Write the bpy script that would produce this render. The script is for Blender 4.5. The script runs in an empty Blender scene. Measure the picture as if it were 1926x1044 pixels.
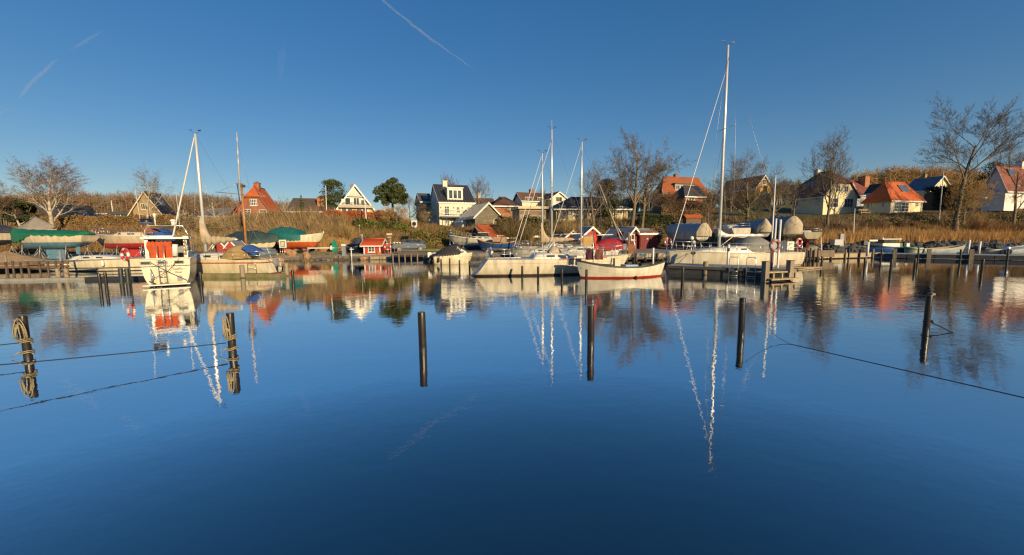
import bpy, math, random
import numpy as np
from mathutils import Vector, Matrix
C = bpy.context.scene
COL = C.collection
R = math.radians
rng = np.random.default_rng(11)
random.seed(5)
# ------------------------------------------------------------------ camera
FPX, PITCH, ROLL, CAMH = 730.0, R(5.956), R(-0.5546), 2.3      # focal length in photo pixels (1926 wide)
_c, _s = math.cos(ROLL), math.sin(ROLL)
_f = Vector((0, math.cos(PITCH), -math.sin(PITCH)))
_u0 = Vector((0, math.sin(PITCH), math.cos(PITCH)))
_r0 = Vector((1, 0, 0))
_rt = _r0*_c + _u0*_s
_up = -_r0*_s + _u0*_c
cam = bpy.data.objects.new('camera', bpy.data.cameras.new('camera'))
COL.objects.link(cam)
M4 = Matrix((( _rt.x, _up.x, -_f.x, 0), (_rt.y, _up.y, -_f.y, 0), (_rt.z, _up.z, -_f.z, CAMH), (0, 0, 0, 1)))
cam.matrix_world = M4
cam.data.sensor_width = 36.0
cam.data.lens = 36.0*FPX/1926
cam.data.clip_start = 0.1
cam.data.clip_end = 20000
C.camera = cam
C.render.resolution_x, C.render.resolution_y = 1024, 555
# ------------------------------------------------------------------ sky and sun
SUN_AZ, SUN_EL = R(35), R(13.5)       # behind the camera, to the right
S = Vector((math.sin(SUN_AZ)*math.cos(SUN_EL), -math.cos(SUN_AZ)*math.cos(SUN_EL), math.sin(SUN_EL)))
W = bpy.data.worlds.new('World'); C.world = W; W.use_nodes = True
nt = W.node_tree
bg = nt.nodes['Background']; SKYGAM = 0.6
sky = nt.nodes.new('ShaderNodeTexSky'); sky.sky_type = 'NISHITA'; sky.sun_disc = False
sky.sun_elevation = SUN_EL
sky.sun_rotation = math.pi - SUN_AZ
sky.air_density = 1.0; sky.dust_density = 0.05; sky.ozone_density = 3.0
hs = nt.nodes.new('ShaderNodeHueSaturation'); hs.inputs['Saturation'].default_value = 1.66
hs.inputs['Hue'].default_value = 0.512
gm = nt.nodes.new('ShaderNodeGamma'); gm.inputs[1].default_value = SKYGAM
nt.links.new(sky.outputs[0], gm.inputs[0]); nt.links.new(gm.outputs[0], hs.inputs['Color']); nt.links.new(hs.outputs[0], bg.inputs[0])
bg.inputs[1].default_value = 0.112
sl = bpy.data.lights.new('sun', 'SUN'); sl.energy = 3.5; sl.angle = R(0.5); sl.color = (1.0, 0.755, 0.43)
so = bpy.data.objects.new('sun', sl); COL.objects.link(so)
so.rotation_euler = (-S).to_track_quat('-Z', 'Y').to_euler()
C.view_settings.view_transform = 'Standard'; C.view_settings.look = 'None'
C.view_settings.exposure = 0.75; C.view_settings.gamma = 1.0
C.view_settings.use_curve_mapping = False
C.cycles.max_bounces = 6; C.cycles.caustics_reflective = False; C.cycles.caustics_refractive = False
C.cycles.use_denoising = True; C.cycles.pixel_filter_type = 'BLACKMAN_HARRIS'; C.cycles.filter_width = 1.3; C.cycles.denoising_prefilter = 'ACCURATE'
# ------------------------------------------------------------------ pixel <-> place (to survey the photo)
def ray(px, py):
    x = (px-963)/FPX; y = (522-py)/FPX
    return _f + _rt*x + _up*y
def at(px, py, Y):
    r = ray(px, py); k = Y/r.y
    return Vector((r.x*k, Y, r.z*k+CAMH))
def gz(px, py, z=0.0):
    r = ray(px, py); k = (z-CAMH)/r.z
    return Vector((r.x*k, r.y*k, z))
def mirror(px0, y0, y1, px1=None):          # top of a thing and the end of its mirror image -> place on the water, height
    a = ray(px0, y0); b = ray(px1 if px1 is not None else px0, y1)
    ta, tb = a.z/a.y, b.z/b.y
    k = -(ta+tb)/2; Y = CAMH/k
    return Vector((a.x/a.y*Y, Y, 0)), CAMH+ta*Y
# ------------------------------------------------------------------ materials
MATS = {}
def lin(c): return (c[0], c[1], c[2], 1)
def mat(name, col, rough=.6, var=.0, scale=3.0, bump=0.0, bscale=20.0, metal=0.0, spec=.5, col2=None, stretch=(1,1,1), coat=0.0, detail=5):
    if name in MATS: return MATS[name]
    m = bpy.data.materials.new(name); m.use_nodes = True; n = m.node_tree.nodes; l = m.node_tree.links
    p = n['Principled BSDF']
    p.inputs['Base Color'].default_value = lin(col); p.inputs['Roughness'].default_value = rough
    p.inputs['Metallic'].default_value = metal; p.inputs['Specular IOR Level'].default_value = spec
    if coat: p.inputs['Coat Weight'].default_value = coat
    tc = n.new('ShaderNodeTexCoord'); mp = n.new('ShaderNodeMapping'); mp.inputs['Scale'].default_value = stretch
    l.new(tc.outputs['Object'], mp.inputs[0])
    if var or col2:
        t = n.new('ShaderNodeTexNoise'); t.inputs['Scale'].default_value = scale; t.inputs['Detail'].default_value = detail
        t.inputs['Roughness'].default_value = .65
        l.new(mp.outputs[0], t.inputs['Vector'])
        r = n.new('ShaderNodeValToRGB')
        c2 = col2 if col2 else tuple(min(1, c*(1-var)) for c in col)
        c1 = col if col2 else tuple(min(1, c*(1+var*.6)) for c in col)
        r.color_ramp.elements[0].position = .32; r.color_ramp.elements[1].position = .68
        r.color_ramp.elements[0].color = lin(c2); r.color_ramp.elements[1].color = lin(c1)
        l.new(t.outputs['Fac'], r.inputs[0]); l.new(r.outputs[0], p.inputs['Base Color'])
    if bump:
        t2 = n.new('ShaderNodeTexNoise'); t2.inputs['Scale'].default_value = bscale; t2.inputs['Detail'].default_value = 4
        l.new(mp.outputs[0], t2.inputs['Vector'])
        b = n.new('ShaderNodeBump'); b.inputs['Strength'].default_value = bump; b.inputs['Distance'].default_value = .05
        l.new(t2.outputs['Fac'], b.inputs['Height']); l.new(b.outputs[0], p.inputs['Normal'])
    MATS[name] = m; return m
def hullmat(name, bands, rough=.3, var=.12):
    """gel-coat or paint in horizontal bands: [(from_z, colour), ...] from the keel up, faintly weathered"""
    m = bpy.data.materials.new(name); m.use_nodes = True; n = m.node_tree.nodes; l = m.node_tree.links
    p = n['Principled BSDF']; p.inputs['Roughness'].default_value = rough
    tc = n.new('ShaderNodeTexCoord'); sp = n.new('ShaderNodeSeparateXYZ'); l.new(tc.outputs['Object'], sp.inputs[0])
    mr = n.new('ShaderNodeMapRange'); mr.inputs[1].default_value = -2; mr.inputs[2].default_value = 3
    l.new(sp.outputs[2], mr.inputs[0])
    r = n.new('ShaderNodeValToRGB'); r.color_ramp.interpolation = 'CONSTANT'; bands = [(z, (c[0]*.99, c[1]*.97, c[2]*.92) if min(c) > .4 else c) for z, c in bands]
    els = r.color_ramp.elements
    while len(els) < len(bands): els.new(.5)
    for e, (z, c) in zip(els, sorted(bands)): e.position = max(0, (z+2)/5); e.color = lin(c)
    l.new(mr.outputs[0], r.inputs[0])
    t = n.new('ShaderNodeTexNoise'); t.inputs['Scale'].default_value = 1.6; t.inputs['Detail'].default_value = 6
    mp = n.new('ShaderNodeMapping'); mp.inputs['Scale'].default_value = (2.2, 2.2, .3)
    l.new(tc.outputs['Object'], mp.inputs[0]); l.new(mp.outputs[0], t.inputs['Vector'])
    mx = n.new('ShaderNodeMix'); mx.data_type = 'RGBA'; mx.blend_type = 'MULTIPLY'; mx.inputs[0].default_value = 1
    r2 = n.new('ShaderNodeValToRGB'); v = 1-var*2
    r2.color_ramp.elements[0].position = .3; r2.color_ramp.elements[1].position = .62
    r2.color_ramp.elements[0].color = (v*.96, v*.92, v*.84, 1); r2.color_ramp.elements[1].color = (1, 1, 1, 1)
    l.new(t.outputs['Fac'], r2.inputs[0]); l.new(r.outputs[0], mx.inputs[6]); l.new(r2.outputs[0], mx.inputs[7])
    l.new(mx.outputs[2], p.inputs['Base Color'])
    return m
def brickmat(name, c1, c2, mortar, sx=4.2, wave=False, rough=.8, bump=.35):
    if name in MATS: return MATS[name]
    m = bpy.data.materials.new(name); m.use_nodes = True; n = m.node_tree.nodes; l = m.node_tree.links
    p = n['Principled BSDF']; p.inputs['Roughness'].default_value = rough
    tc = n.new('ShaderNodeTexCoord')
    # walls run along x or y: use x+y as the horizontal axis
    sp = n.new('ShaderNodeSeparateXYZ'); l.new(tc.outputs['Object'], sp.inputs[0])
    ad = n.new('ShaderNodeMath'); l.new(sp.outputs[0], ad.inputs[0]); l.new(sp.outputs[1], ad.inputs[1])
    cb = n.new('ShaderNodeCombineXYZ'); l.new(ad.outputs[0], cb.inputs[0]); l.new(sp.outputs[2], cb.inputs[1])
    b = n.new('ShaderNodeTexBrick'); b.inputs['Scale'].default_value = sx
    b.inputs['Color1'].default_value = lin(c1); b.inputs['Color2'].default_value = lin(c2); b.inputs['Mortar'].default_value = lin(mortar)
    b.inputs['Mortar Size'].default_value = .02; b.inputs['Row Height'].default_value = .28; b.inputs['Brick Width'].default_value = .9
    l.new(cb.outputs[0], b.inputs['Vector'])
    t = n.new('ShaderNodeTexNoise'); t.inputs['Scale'].default_value = .9; t.inputs['Detail'].default_value = 6; l.new(tc.outputs['Object'], t.inputs['Vector'])
    r2 = n.new('ShaderNodeValToRGB'); r2.color_ramp.elements[0].color = (.72, .7, .68, 1); r2.color_ramp.elements[1].color = (1.12, 1.1, 1.05, 1)
    r2.color_ramp.elements[0].position = .3; r2.color_ramp.elements[1].position = .7
    l.new(t.outputs['Fac'], r2.inputs[0])
    mx = n.new('ShaderNodeMix'); mx.data_type = 'RGBA'; mx.blend_type = 'MULTIPLY'; mx.inputs[0].default_value = 1
    l.new(b.outputs['Color'], mx.inputs[6]); l.new(r2.outputs[0], mx.inputs[7]); l.new(mx.outputs[2], p.inputs['Base Color'])
    bp = n.new('ShaderNodeBump'); bp.inputs['Strength'].default_value = bump; bp.inputs['Distance'].default_value = .03; bp.invert = True
    l.new(b.outputs['Fac'], bp.inputs['Height']); l.new(bp.outputs[0], p.inputs['Normal'])
    MATS[name] = m; return m
def roofmat(name, c1, c2, rows=3.2, cols=4.0, rough=.75, bump=.8):
    """clay or cement tiles: rows follow z, columns follow x and y, lichen and soot in the noise"""
    if name in MATS: return MATS[name]
    m = bpy.data.materials.new(name); m.use_nodes = True; n = m.node_tree.nodes; l = m.node_tree.links
    p = n['Principled BSDF']; p.inputs['Roughness'].default_value = rough
    tc = n.new('ShaderNodeTexCoord')
    t = n.new('ShaderNodeTexNoise'); t.inputs['Scale'].default_value = 1.2; t.inputs['Detail'].default_value = 8; t.inputs['Roughness'].default_value = .7
    l.new(tc.outputs['Object'], t.inputs['Vector'])
    r = n.new('ShaderNodeValToRGB'); r.color_ramp.elements[0].color = lin(c2); r.color_ramp.elements[1].color = lin(c1)
    r.color_ramp.elements[0].position = .3; r.color_ramp.elements[1].position = .6
    l.new(t.outputs['Fac'], r.inputs[0]); l.new(r.outputs[0], p.inputs['Base Color'])
    w1 = n.new('ShaderNodeTexWave'); w1.bands_direction = 'Z'; w1.wave_profile = 'SAW'; w1.inputs['Scale'].default_value = rows/2
    w2 = n.new('ShaderNodeTexWave'); w2.bands_direction = 'X'; w2.inputs['Scale'].default_value = cols/2
    for w in (w1, w2): l.new(tc.outputs['Object'], w.inputs['Vector'])
    ad = n.new('ShaderNodeMath'); l.new(w1.outputs['Fac'], ad.inputs[0]); l.new(w2.outputs['Fac'], ad.inputs[1])
    b = n.new('ShaderNodeBump'); b.inputs['Strength'].default_value = bump; b.inputs['Distance'].default_value = .05
    l.new(ad.outputs[0], b.inputs['Height']); l.new(b.outputs[0], p.inputs['Normal'])
    MATS[name] = m; return m
WHITE = mat('white_paint', (.76, .745, .69), .45, var=.10, scale=2)
GEL = mat('gelcoat_cream', (.71, .68, .57), .3, var=.12, scale=1.4)
STEEL = mat('steel_tube', (.62, .62, .6), .3, metal=.85)
ALU = mat('mast_aluminium', (.74, .74, .72), .38, metal=.35, var=.08, scale=2)
WIRE = mat('rigging_wire', (.35, .35, .36), .4, metal=.6)
BLACK = mat('black_rubber', (.018, .018, .02), .5, var=.3)
DARK = mat('dark_paint', (.035, .035, .04), .55, var=.2)
GLASS = mat('window_glass', (.10, .105, .105), .06, spec=.9, col2=(.018, .022, .028), scale=1.1, detail=2)
GREYP = mat('grey_paint', (.25, .26, .27), .5, var=.2)
WOOD = mat('weathered_wood', (.30, .23, .15), .8, col2=(.17, .125, .08), scale=4, bump=.4, bscale=30, stretch=(1, 1, .2))
WOODL = mat('pale_timber', (.46, .36, .22), .75, col2=(.30, .22, .13), scale=5, bump=.3, bscale=30)
WOODD = mat('dark_timber', (.10, .07, .05), .8, var=.4, scale=5, bump=.3)
TEAK = mat('varnished_wood', (.42, .19, .06), .4, var=.25, scale=5)
ROPE = mat('pale_rope', (.46, .385, .23), .9, col2=(.26, .21, .12), scale=22, bump=.5, bscale=60)
ROPED = mat('dark_rope', (.02, .022, .028), .8)
RED = mat('red_paint', (.50, .045, .03), .5, var=.15)
ORANGE = mat('orange_cloth', (.48, .075, .012), .8, var=.2, scale=6, bump=.4, bscale=9)
CONC = mat('concrete', (.36, .34, .30), .85, var=.25, scale=3, bump=.3)
TAN = mat('tan_canvas', (.46, .37, .25), .85, var=.22, scale=3, bump=.5, bscale=7)
BLUEC = mat('blue_canvas', (.03, .10, .34), .8, var=.2, scale=4, bump=.4, bscale=8)
# ------------------------------------------------------------------ mesh builder
class MB:
    def __init__(s): s.v = []; s.f = []; s.m = []; s.sm = []; s.mats = []
    def mi(s, m):
        if m not in s.mats: s.mats.append(m)
        return s.mats.index(m)
    def add(s, V, F, m, smooth=False):
        o = len(s.v); s.v += [tuple(p) for p in V]; k = s.mi(m)
        for f in F: s.f.append([i+o for i in f]); s.m.append(k); s.sm.append(smooth)
        return s
    def box(s, c, d, m, rz=0.0, tilt=None):
        x, y, z = d[0]/2, d[1]/2, d[2]/2
        V = [Vector(p) for p in ((-x,-y,-z),(x,-y,-z),(x,y,-z),(-x,y,-z),(-x,-y,z),(x,-y,z),(x,y,z),(-x,y,z))]
        if tilt is not None: V = [tilt @ p for p in V]
        if rz: q = Matrix.Rotation(rz, 3, 'Z'); V = [q @ p for p in V]
        V = [p+Vector(c) for p in V]
        return s.add(V, [(0,3,2,1),(4,5,6,7),(0,1,5,4),(1,2,6,5),(2,3,7,6),(3,0,4,7)], m)
    def tube(s, pts, r, m, n=6, cap=True, smooth=True):
        pts = [Vector(p) for p in pts]; k = len(pts)
        rr = r if isinstance(r, (list, tuple)) else [r]*k
        V = []; u = None
        for i, p in enumerate(pts):
            d = (pts[min(i+1, k-1)]-pts[max(i-1, 0)])
            d = d.normalized() if d.length > 1e-9 else Vector((0, 0, 1))
            if u is None:
                u = d.cross(Vector((0, 0, 1)) if abs(d.z) < .9 else Vector((1, 0, 0)))
            u = (u-d*u.dot(d))
            u = u.normalized() if u.length > 1e-6 else d.orthogonal().normalized()
            w = d.cross(u)
            for j in range(n):
                a = 2*math.pi*j/n; V.append(p+(u*math.cos(a)+w*math.sin(a))*rr[i])
        F = [(i*n+j, i*n+(j+1) % n, (i+1)*n+(j+1) % n, (i+1)*n+j) for i in range(k-1) for j in range(n)]
        s.add(V, F, m, smooth)
        if cap:
            o = len(s.v)-len(V); q = s.mi(m)
            s.f += [[o+j for j in range(n)][::-1], [o+(k-1)*n+j for j in range(n)]]; s.m += [q, q]; s.sm += [False, False]
        return s
    def grid(s, rows, m, smooth=True, close=False):
        nr, ncol = len(rows), len(rows[0]); V = [p for r in rows for p in r]
        F = []
        for i in range(nr-1):
            for j in range(ncol if close else ncol-1):
                F.append((i*ncol+j, i*ncol+(j+1) % ncol, (i+1)*ncol+(j+1) % ncol, (i+1)*ncol+j))
        return s.add(V, F, m, smooth)
    def extrude(s, poly, d, m):
        """planar polygon (3-D points) pushed along d into a solid"""
        n = len(poly); V = [Vector(p) for p in poly]+[Vector(p)+Vector(d) for p in poly]
        F = [list(range(n))[::-1], list(range(n, 2*n))]+[[i, (i+1) % n, n+(i+1) % n, n+i] for i in range(n)]
        return s.add(V, F, m)
    def ball(s, c, r, m, n=10, k=7, sc=(1, 1, 1)):
        rows = []
        for i in range(k+1):
            a = math.pi*i/k
            rows.append([(c[0]+r*sc[0]*math.sin(a)*math.cos(2*math.pi*j/n), c[1]+r*sc[1]*math.sin(a)*math.sin(2*math.pi*j/n), c[2]+r*sc[2]*math.cos(a)) for j in range(n)])
        return s.grid(rows, m, True, True)
    def torus(s, c, R_, r, m, axis='y', n=24, k=8, m2=None, arc=None):
        for q in range(4 if m2 else 1):
            a0 = 0; a1 = 2*math.pi; mm = m
            if m2: a0 = q*math.pi/2+.35; a1 = a0+math.pi/2; 
            segs = [(a0, a1, m)] if not m2 else [(a0, a0+.95, m2), (a0+.95, a1, m)]
            for b0, b1, mm in segs:
                nn = max(3, int(n*(b1-b0)/(2*math.pi))+1); rows = []
                for i in range(nn+1):
                    a = b0+(b1-b0)*i/nn; row = []
                    for j in range(k):
                        b = 2*math.pi*j/k; rad = R_+r*math.cos(b); h = r*math.sin(b)
                        p = (rad*math.cos(a), h, rad*math.sin(a)) if axis == 'y' else (rad*math.cos(a), rad*math.sin(a), h)
                        row.append((c[0]+p[0], c[1]+p[1], c[2]+p[2]))
                    rows.append(row)
                s.grid(rows, mm, True, True)
        return s
    def mesh(s, name):
        me = bpy.data.meshes.new(name); me.from_pydata(s.v, [], s.f)
        for m in s.mats: me.materials.append(m)
        me.polygons.foreach_set('material_index', s.m); me.polygons.foreach_set('use_smooth', s.sm); me.update(); return me
    def build(s, name, parent=None, loc=(0, 0, 0), rz=0.0, label=None):
        o = bpy.data.objects.new(name, s.mesh(name)); COL.objects.link(o); o.location = loc; o.rotation_euler = (0, 0, rz)
        if parent: o.parent = parent
        if label: o['label'] = label
        return o
def thing(name, label, cat, loc=(0, 0, 0), rz=0.0, group=None):
    o = bpy.data.objects.new(name, None); COL.objects.link(o); o.location = loc; o.rotation_euler = (0, 0, rz)
    o.empty_display_size = .2
    return tag(o, label, cat, group)
def tag(o, label, cat, group=None):
    o['label'] = label; o['category'] = cat
    if group: o['group'] = group
    return o
def struct(o, kind='structure'): o['kind'] = kind; return o
def copy_tree(o, parent=None):
    c = o.copy(); COL.objects.link(c)
    if parent: c.parent = parent
    for ch in list(o.children): copy_tree(ch, c)
    return c
def fastmesh(name, V, quads=None, tris=None, mats=(), qm=None, tm=None, smooth=False):
    me = bpy.data.meshes.new(name); V = np.asarray(V, np.float32)
    nq = 0 if quads is None else len(quads); ntr = 0 if tris is None else len(tris)
    me.vertices.add(len(V)); me.vertices.foreach_set('co', V.ravel())
    loops = []; starts = []; mi = []
    if nq: loops.append(np.asarray(quads, np.int32).ravel()); starts.append(np.arange(nq)*4); mi.append(qm if qm is not None else np.zeros(nq, int))
    if ntr: loops.append(np.asarray(tris, np.int32).ravel()); starts.append(nq*4+np.arange(ntr)*3); mi.append(tm if tm is not None else np.zeros(ntr, int))
    L = np.concatenate(loops)
    me.loops.add(len(L)); me.loops.foreach_set('vertex_index', L)
    me.polygons.add(nq+ntr); me.polygons.foreach_set('loop_start', np.concatenate(starts).astype(np.int32))
    for m in mats: me.materials.append(m)
    me.polygons.foreach_set('material_index', np.concatenate(mi).astype(np.int32))
    if smooth: me.polygons.foreach_set('use_smooth', np.ones(nq+ntr, bool))
    me.update(calc_edges=True); return me
def link(name, me, parent=None, loc=(0, 0, 0)):
    o = bpy.data.objects.new(name, me); COL.objects.link(o); o.location = loc
    if parent: o.parent = parent
    return o
# ------------------------------------------------------------------ terrain
def U(px, py=440): r = ray(px, py); return r.x/r.y
_sh = [(-900,500),(-200,506),(0,507),(110,504),(270,500),(380,496),(500,491.5),(590,490),(600,489.5),(830,487.5),(900,487.5),(950,484),(1000,482),(1110,482),(1160,485),(1250,486),(1480,484),(1530,480),(1545,474.5),(1600,472.5),(1760,469.5),(1926,466.5),(2100,466),(2900,462)]
SH_U = [U(p) for p, y in _sh]; SH_Y = [gz(p, y).y for p, y in _sh]
def shore(u): return np.interp(u, SH_U, SH_Y)
#         px   Yfoot zfoot Ytop ztop  Y3   z3    Y4   z4
_tb = [(-900, 45, 1.0, 54, 4.2, 100, 6.5, 150, 9),
       (100, 45, 1.0, 54, 4.2, 100, 6.5, 150, 9),
       (300, 46, 1.0, 55, 4.3, 100, 6.5, 150, 9),
       (460, 48, 0.9, 57, 4.9, 100, 6.5, 150, 8),
       (600, 50, 0.8, 59, 5.6, 100, 6.5, 150, 7),
       (740, 50, 0.8, 59, 5.5, 100, 6.5, 150, 7),
       (790, 51, 0.9, 60, 4.2, 100, 6.5, 150, 7),
       (860, 51, 0.9, 60, 3.5, 85, 6.0, 150, 8),
       (960, 51, 0.9, 60, 3.8, 85, 7.0, 150, 8),
       (1100, 50, 0.9, 59, 4.2, 85, 7.0, 150, 8),
       (1280, 51, 0.9, 62, 4.6, 85, 8.0, 150, 9),
       (1480, 52, 1.0, 65, 4.6, 90, 9.0, 150, 14),
       (1620, 57, 1.3, 67, 5.6, 90, 8.5, 150, 17),
       (1740, 57, 1.4, 67, 5.8, 90, 9.0, 150, 18),
       (1830, 58, 1.4, 66, 5.6, 90, 9.0, 150, 17),
       (1926, 58, 1.4, 66, 6.2, 90, 8.5, 150, 14),
       (2900, 58, 1.4, 66, 6.2, 90, 8.5, 150, 14)]
TB = np.array(_tb, float); TU = np.array([U(p) for p in TB[:, 0]])
def ground(x, y):
    """height of the land at x, y"""
    x = np.asarray(x, float); y = np.asarray(y, float); u = np.clip(x/np.maximum(y, 1), -2.5, 2.6)
    sh = shore(u)
    c = [np.interp(u, TU, TB[:, k]) for k in range(1, 9)]
    z = np.where(y < sh, -1.2, 0)
    def seg(z, y0, z0, y1, z1):
        t = np.clip((y-y0)/np.maximum(y1-y0, .01), 0, 1); return np.where(y >= y0, z0+(z1-z0)*t, z)
    z = seg(z, sh-1.2, -1.2, sh, .12); z = seg(z, sh, .12, sh+.8, .55); z = seg(z, sh+.8, .55, c[0], c[1])
    t = np.clip((y-c[0])/(c[2]-c[0]), 0, 1); t = t*t*(3-2*t)
    z = np.where(y >= c[0], c[1]+(c[3]-c[1])*t, z)
    z = seg(z, c[2], c[3], c[4], c[5]); z = seg(z, c[4], c[5], c[6], c[7])
    return z
def g(x, y): return float(ground(x, y))
def on(px, Y):                          # the land under a photo column at depth Y
    x = at(px, 445, Y).x; return Vector((x, Y, g(x, Y)))
Ys = np.concatenate([np.arange(18, 70, .4), np.arange(70, 160, 2.5), [180, 230, 320, 500, 900, 2500, 6000]])
us = np.linspace(-2.45, 2.55, 420)
UU, YY = np.meshgrid(us, Ys); XX = UU*YY; ZZ = ground(XX, YY)
nz = (np.sin(XX*.9+YY*.7)*np.sin(YY*1.3-XX*.4)*.07+np.sin(XX*2.3+1)*np.sin(YY*2.1)*.03)
ZZ = ZZ+np.where(ZZ > .3, nz, 0)
V = np.stack([XX, YY, ZZ], -1).reshape(-1, 3); nc = len(us); nr = len(Ys)
I = (np.arange(nr-1)[:, None]*nc+np.arange(nc-1)).ravel()
Q = np.stack([I, I+1, I+nc+1, I+nc], -1)
def groundmat():
    m = bpy.data.materials.new('shore_ground'); m.use_nodes = True; n = m.node_tree.nodes; l = m.node_tree.links
    p = n['Principled BSDF']; p.inputs['Roughness'].default_value = .95; p.inputs['Specular IOR Level'].default_value = .2
    geo = n.new('ShaderNodeNewGeometry'); sp = n.new('ShaderNodeSeparateXYZ'); l.new(geo.outputs['Position'], sp.inputs[0])
    def noise(sc, d=6):
        t = n.new('ShaderNodeTexNoise'); t.inputs['Scale'].default_value = sc; t.inputs['Detail'].default_value = d; t.inputs['Roughness'].default_value = .65
        l.new(geo.outputs['Position'], t.inputs['Vector']); return t
    def ramp(src, e):
        r = n.new('ShaderNodeValToRGB'); els = r.color_ramp.elements
        while len(els) < len(e): els.new(.5)
        for q, (pp, c) in zip(els, e): q.position = pp; q.color = lin(c)
        l.new(src, r.inputs[0]); return r
    g1 = ramp(noise(.55).outputs['Fac'], [(.33, (.17, .125, .075)), (.47, (.13, .105, .055)), (.55, (.075, .10, .03)), (.7, (.16, .12, .06))])   # brown grass and soil
    g2 = ramp(noise(6).outputs['Fac'], [(.3, (.21, .18, .14)), (.7, (.35, .30, .235))])                                 # gravel of the yard
    g0 = ramp(noise(4).outputs['Fac'], [(.3, (.06, .055, .045)), (.7, (.14, .12, .09))])                                # wet edge
    # yard (low) to bank (high), with a ragged border
    ad = n.new('ShaderNodeMath'); ad.operation = 'MULTIPLY_ADD'; l.new(noise(.8).outputs['Fac'], ad.inputs[0]); ad.inputs[1].default_value = .5; l.new(sp.outputs[2], ad.inputs[2])
    f1 = n.new('ShaderNodeMapRange'); f1.inputs[1].default_value = 1.02; f1.inputs[2].default_value = 1.2; l.new(ad.outputs[0], f1.inputs[0])
    mx = n.new('ShaderNodeMix'); mx.data_type = 'RGBA'; l.new(f1.outputs[0], mx.inputs[0]); l.new(g2.outputs[0], mx.inputs[6]); l.new(g1.outputs[0], mx.inputs[7])
    f0 = n.new('ShaderNodeMapRange'); f0.inputs[1].default_value = .15; f0.inputs[2].default_value = .4; l.new(sp.outputs[2], f0.inputs[0])
    m2 = n.new('ShaderNodeMix'); m2.data_type = 'RGBA'; l.new(f0.outputs[0], m2.inputs[0]); l.new(g0.outputs[0], m2.inputs[6]); l.new(mx.outputs[2], m2.inputs[7])
    l.new(m2.outputs[2], p.inputs['Base Color'])
    b = n.new('ShaderNodeBump'); b.inputs['Strength'].default_value = .6; b.inputs['Distance'].default_value = .12; l.new(noise(5, 8).outputs['Fac'], b.inputs['Height']); l.new(b.outputs[0], p.inputs['Normal'])
    return m
struct(link('ground', fastmesh('ground', V, quads=Q, mats=[groundmat()], smooth=True)))
# ------------------------------------------------------------------ water
def watermat():
    m = bpy.data.materials.new('harbour_water'); m.use_nodes = True; n = m.node_tree.nodes; l = m.node_tree.links
    n.remove(n['Principled BSDF']); out = n['Material Output']
    geo = n.new('ShaderNodeNewGeometry')
    def noise(sx, sy, sc, d, rot=0.0):
        mp = n.new('ShaderNodeMapping'); mp.inputs['Scale'].default_value = (sx, sy, 1); mp.inputs['Rotation'].default_value = (0, 0, rot)
        t = n.new('ShaderNodeTexNoise'); t.inputs['Scale'].default_value = sc; t.inputs['Detail'].default_value = d; t.inputs['Roughness'].default_value = .5
        l.new(geo.outputs['Position'], mp.inputs[0]); l.new(mp.outputs[0], t.inputs['Vector']); return t.outputs['Fac']
    def ma(op, a, b):
        q = n.new('ShaderNodeMath'); q.operation = op
        for i, x in enumerate((a, b)):
            if isinstance(x, (int, float)): q.inputs[i].default_value = x
            else: l.new(x, q.inputs[i])
        return q.outputs[0]
    big = noise(.5, 1.0, .55, 2, .25)          # slow swell
    mid = noise(.7, 1.0, 3.3, 2, -.2)          # ripples
    fin = noise(.8, 1.0, 11.0, 2, .4)           # wind shiver
    pat = noise(.5, 1.0, .06, 2)               # where the breeze touches
    pr = n.new('ShaderNodeMapRange'); pr.inputs[1].default_value = .42; pr.inputs[2].default_value = .62; pr.inputs[3].default_value = .35; pr.inputs[4].default_value = 1.5
    l.new(pat, pr.inputs[0])
    h = ma('ADD', ma('MULTIPLY', big, WAVE[0]), ma('ADD', ma('MULTIPLY', mid, WAVE[1]), ma('MULTIPLY', fin, WAVE[2])))
    h = ma('MULTIPLY', h, pr.outputs[0])
    b = n.new('ShaderNodeBump'); b.inputs['Strength'].default_value = 1.0; b.inputs['Distance'].default_value = 1.0
    l.new(h, b.inputs['Height'])
    gl = n.new('ShaderNodeBsdfGlossy'); gl.inputs['Roughness'].default_value = .015; gl.inputs['Color'].default_value = (.93, .96, 1, 1)
    df = n.new('ShaderNodeBsdfDiffuse'); df.inputs['Color'].default_value = lin(WBODY)
    fr = n.new('ShaderNodeFresnel'); fr.inputs['IOR'].default_value = WIOR
    mx = n.new('ShaderNodeMixShader')
    l.new(b.outputs[0], gl.inputs['Normal']); l.new(b.outputs[0], fr.inputs['Normal'])
    l.new(ma('MINIMUM', ma('MULTIPLY', fr.outputs[0], WGAIN), .86), mx.inputs[0]); l.new(df.outputs[0], mx.inputs[1]); l.new(gl.outputs[0], mx.inputs[2]); l.new(mx.outputs[0], out.inputs[0])
    return m
WAVE = (.013, .0046, .0018); WIOR = 1.33; WGAIN = 6.1; WBODY = (.004, .022, .042)
wm = MB(); wm.add([(-700, -300, 0), (700, -300, 0), (700, 420, 0), (-700, 420, 0)], [(0, 1, 2, 3)], watermat())
struct(wm.build('water'))
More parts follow.
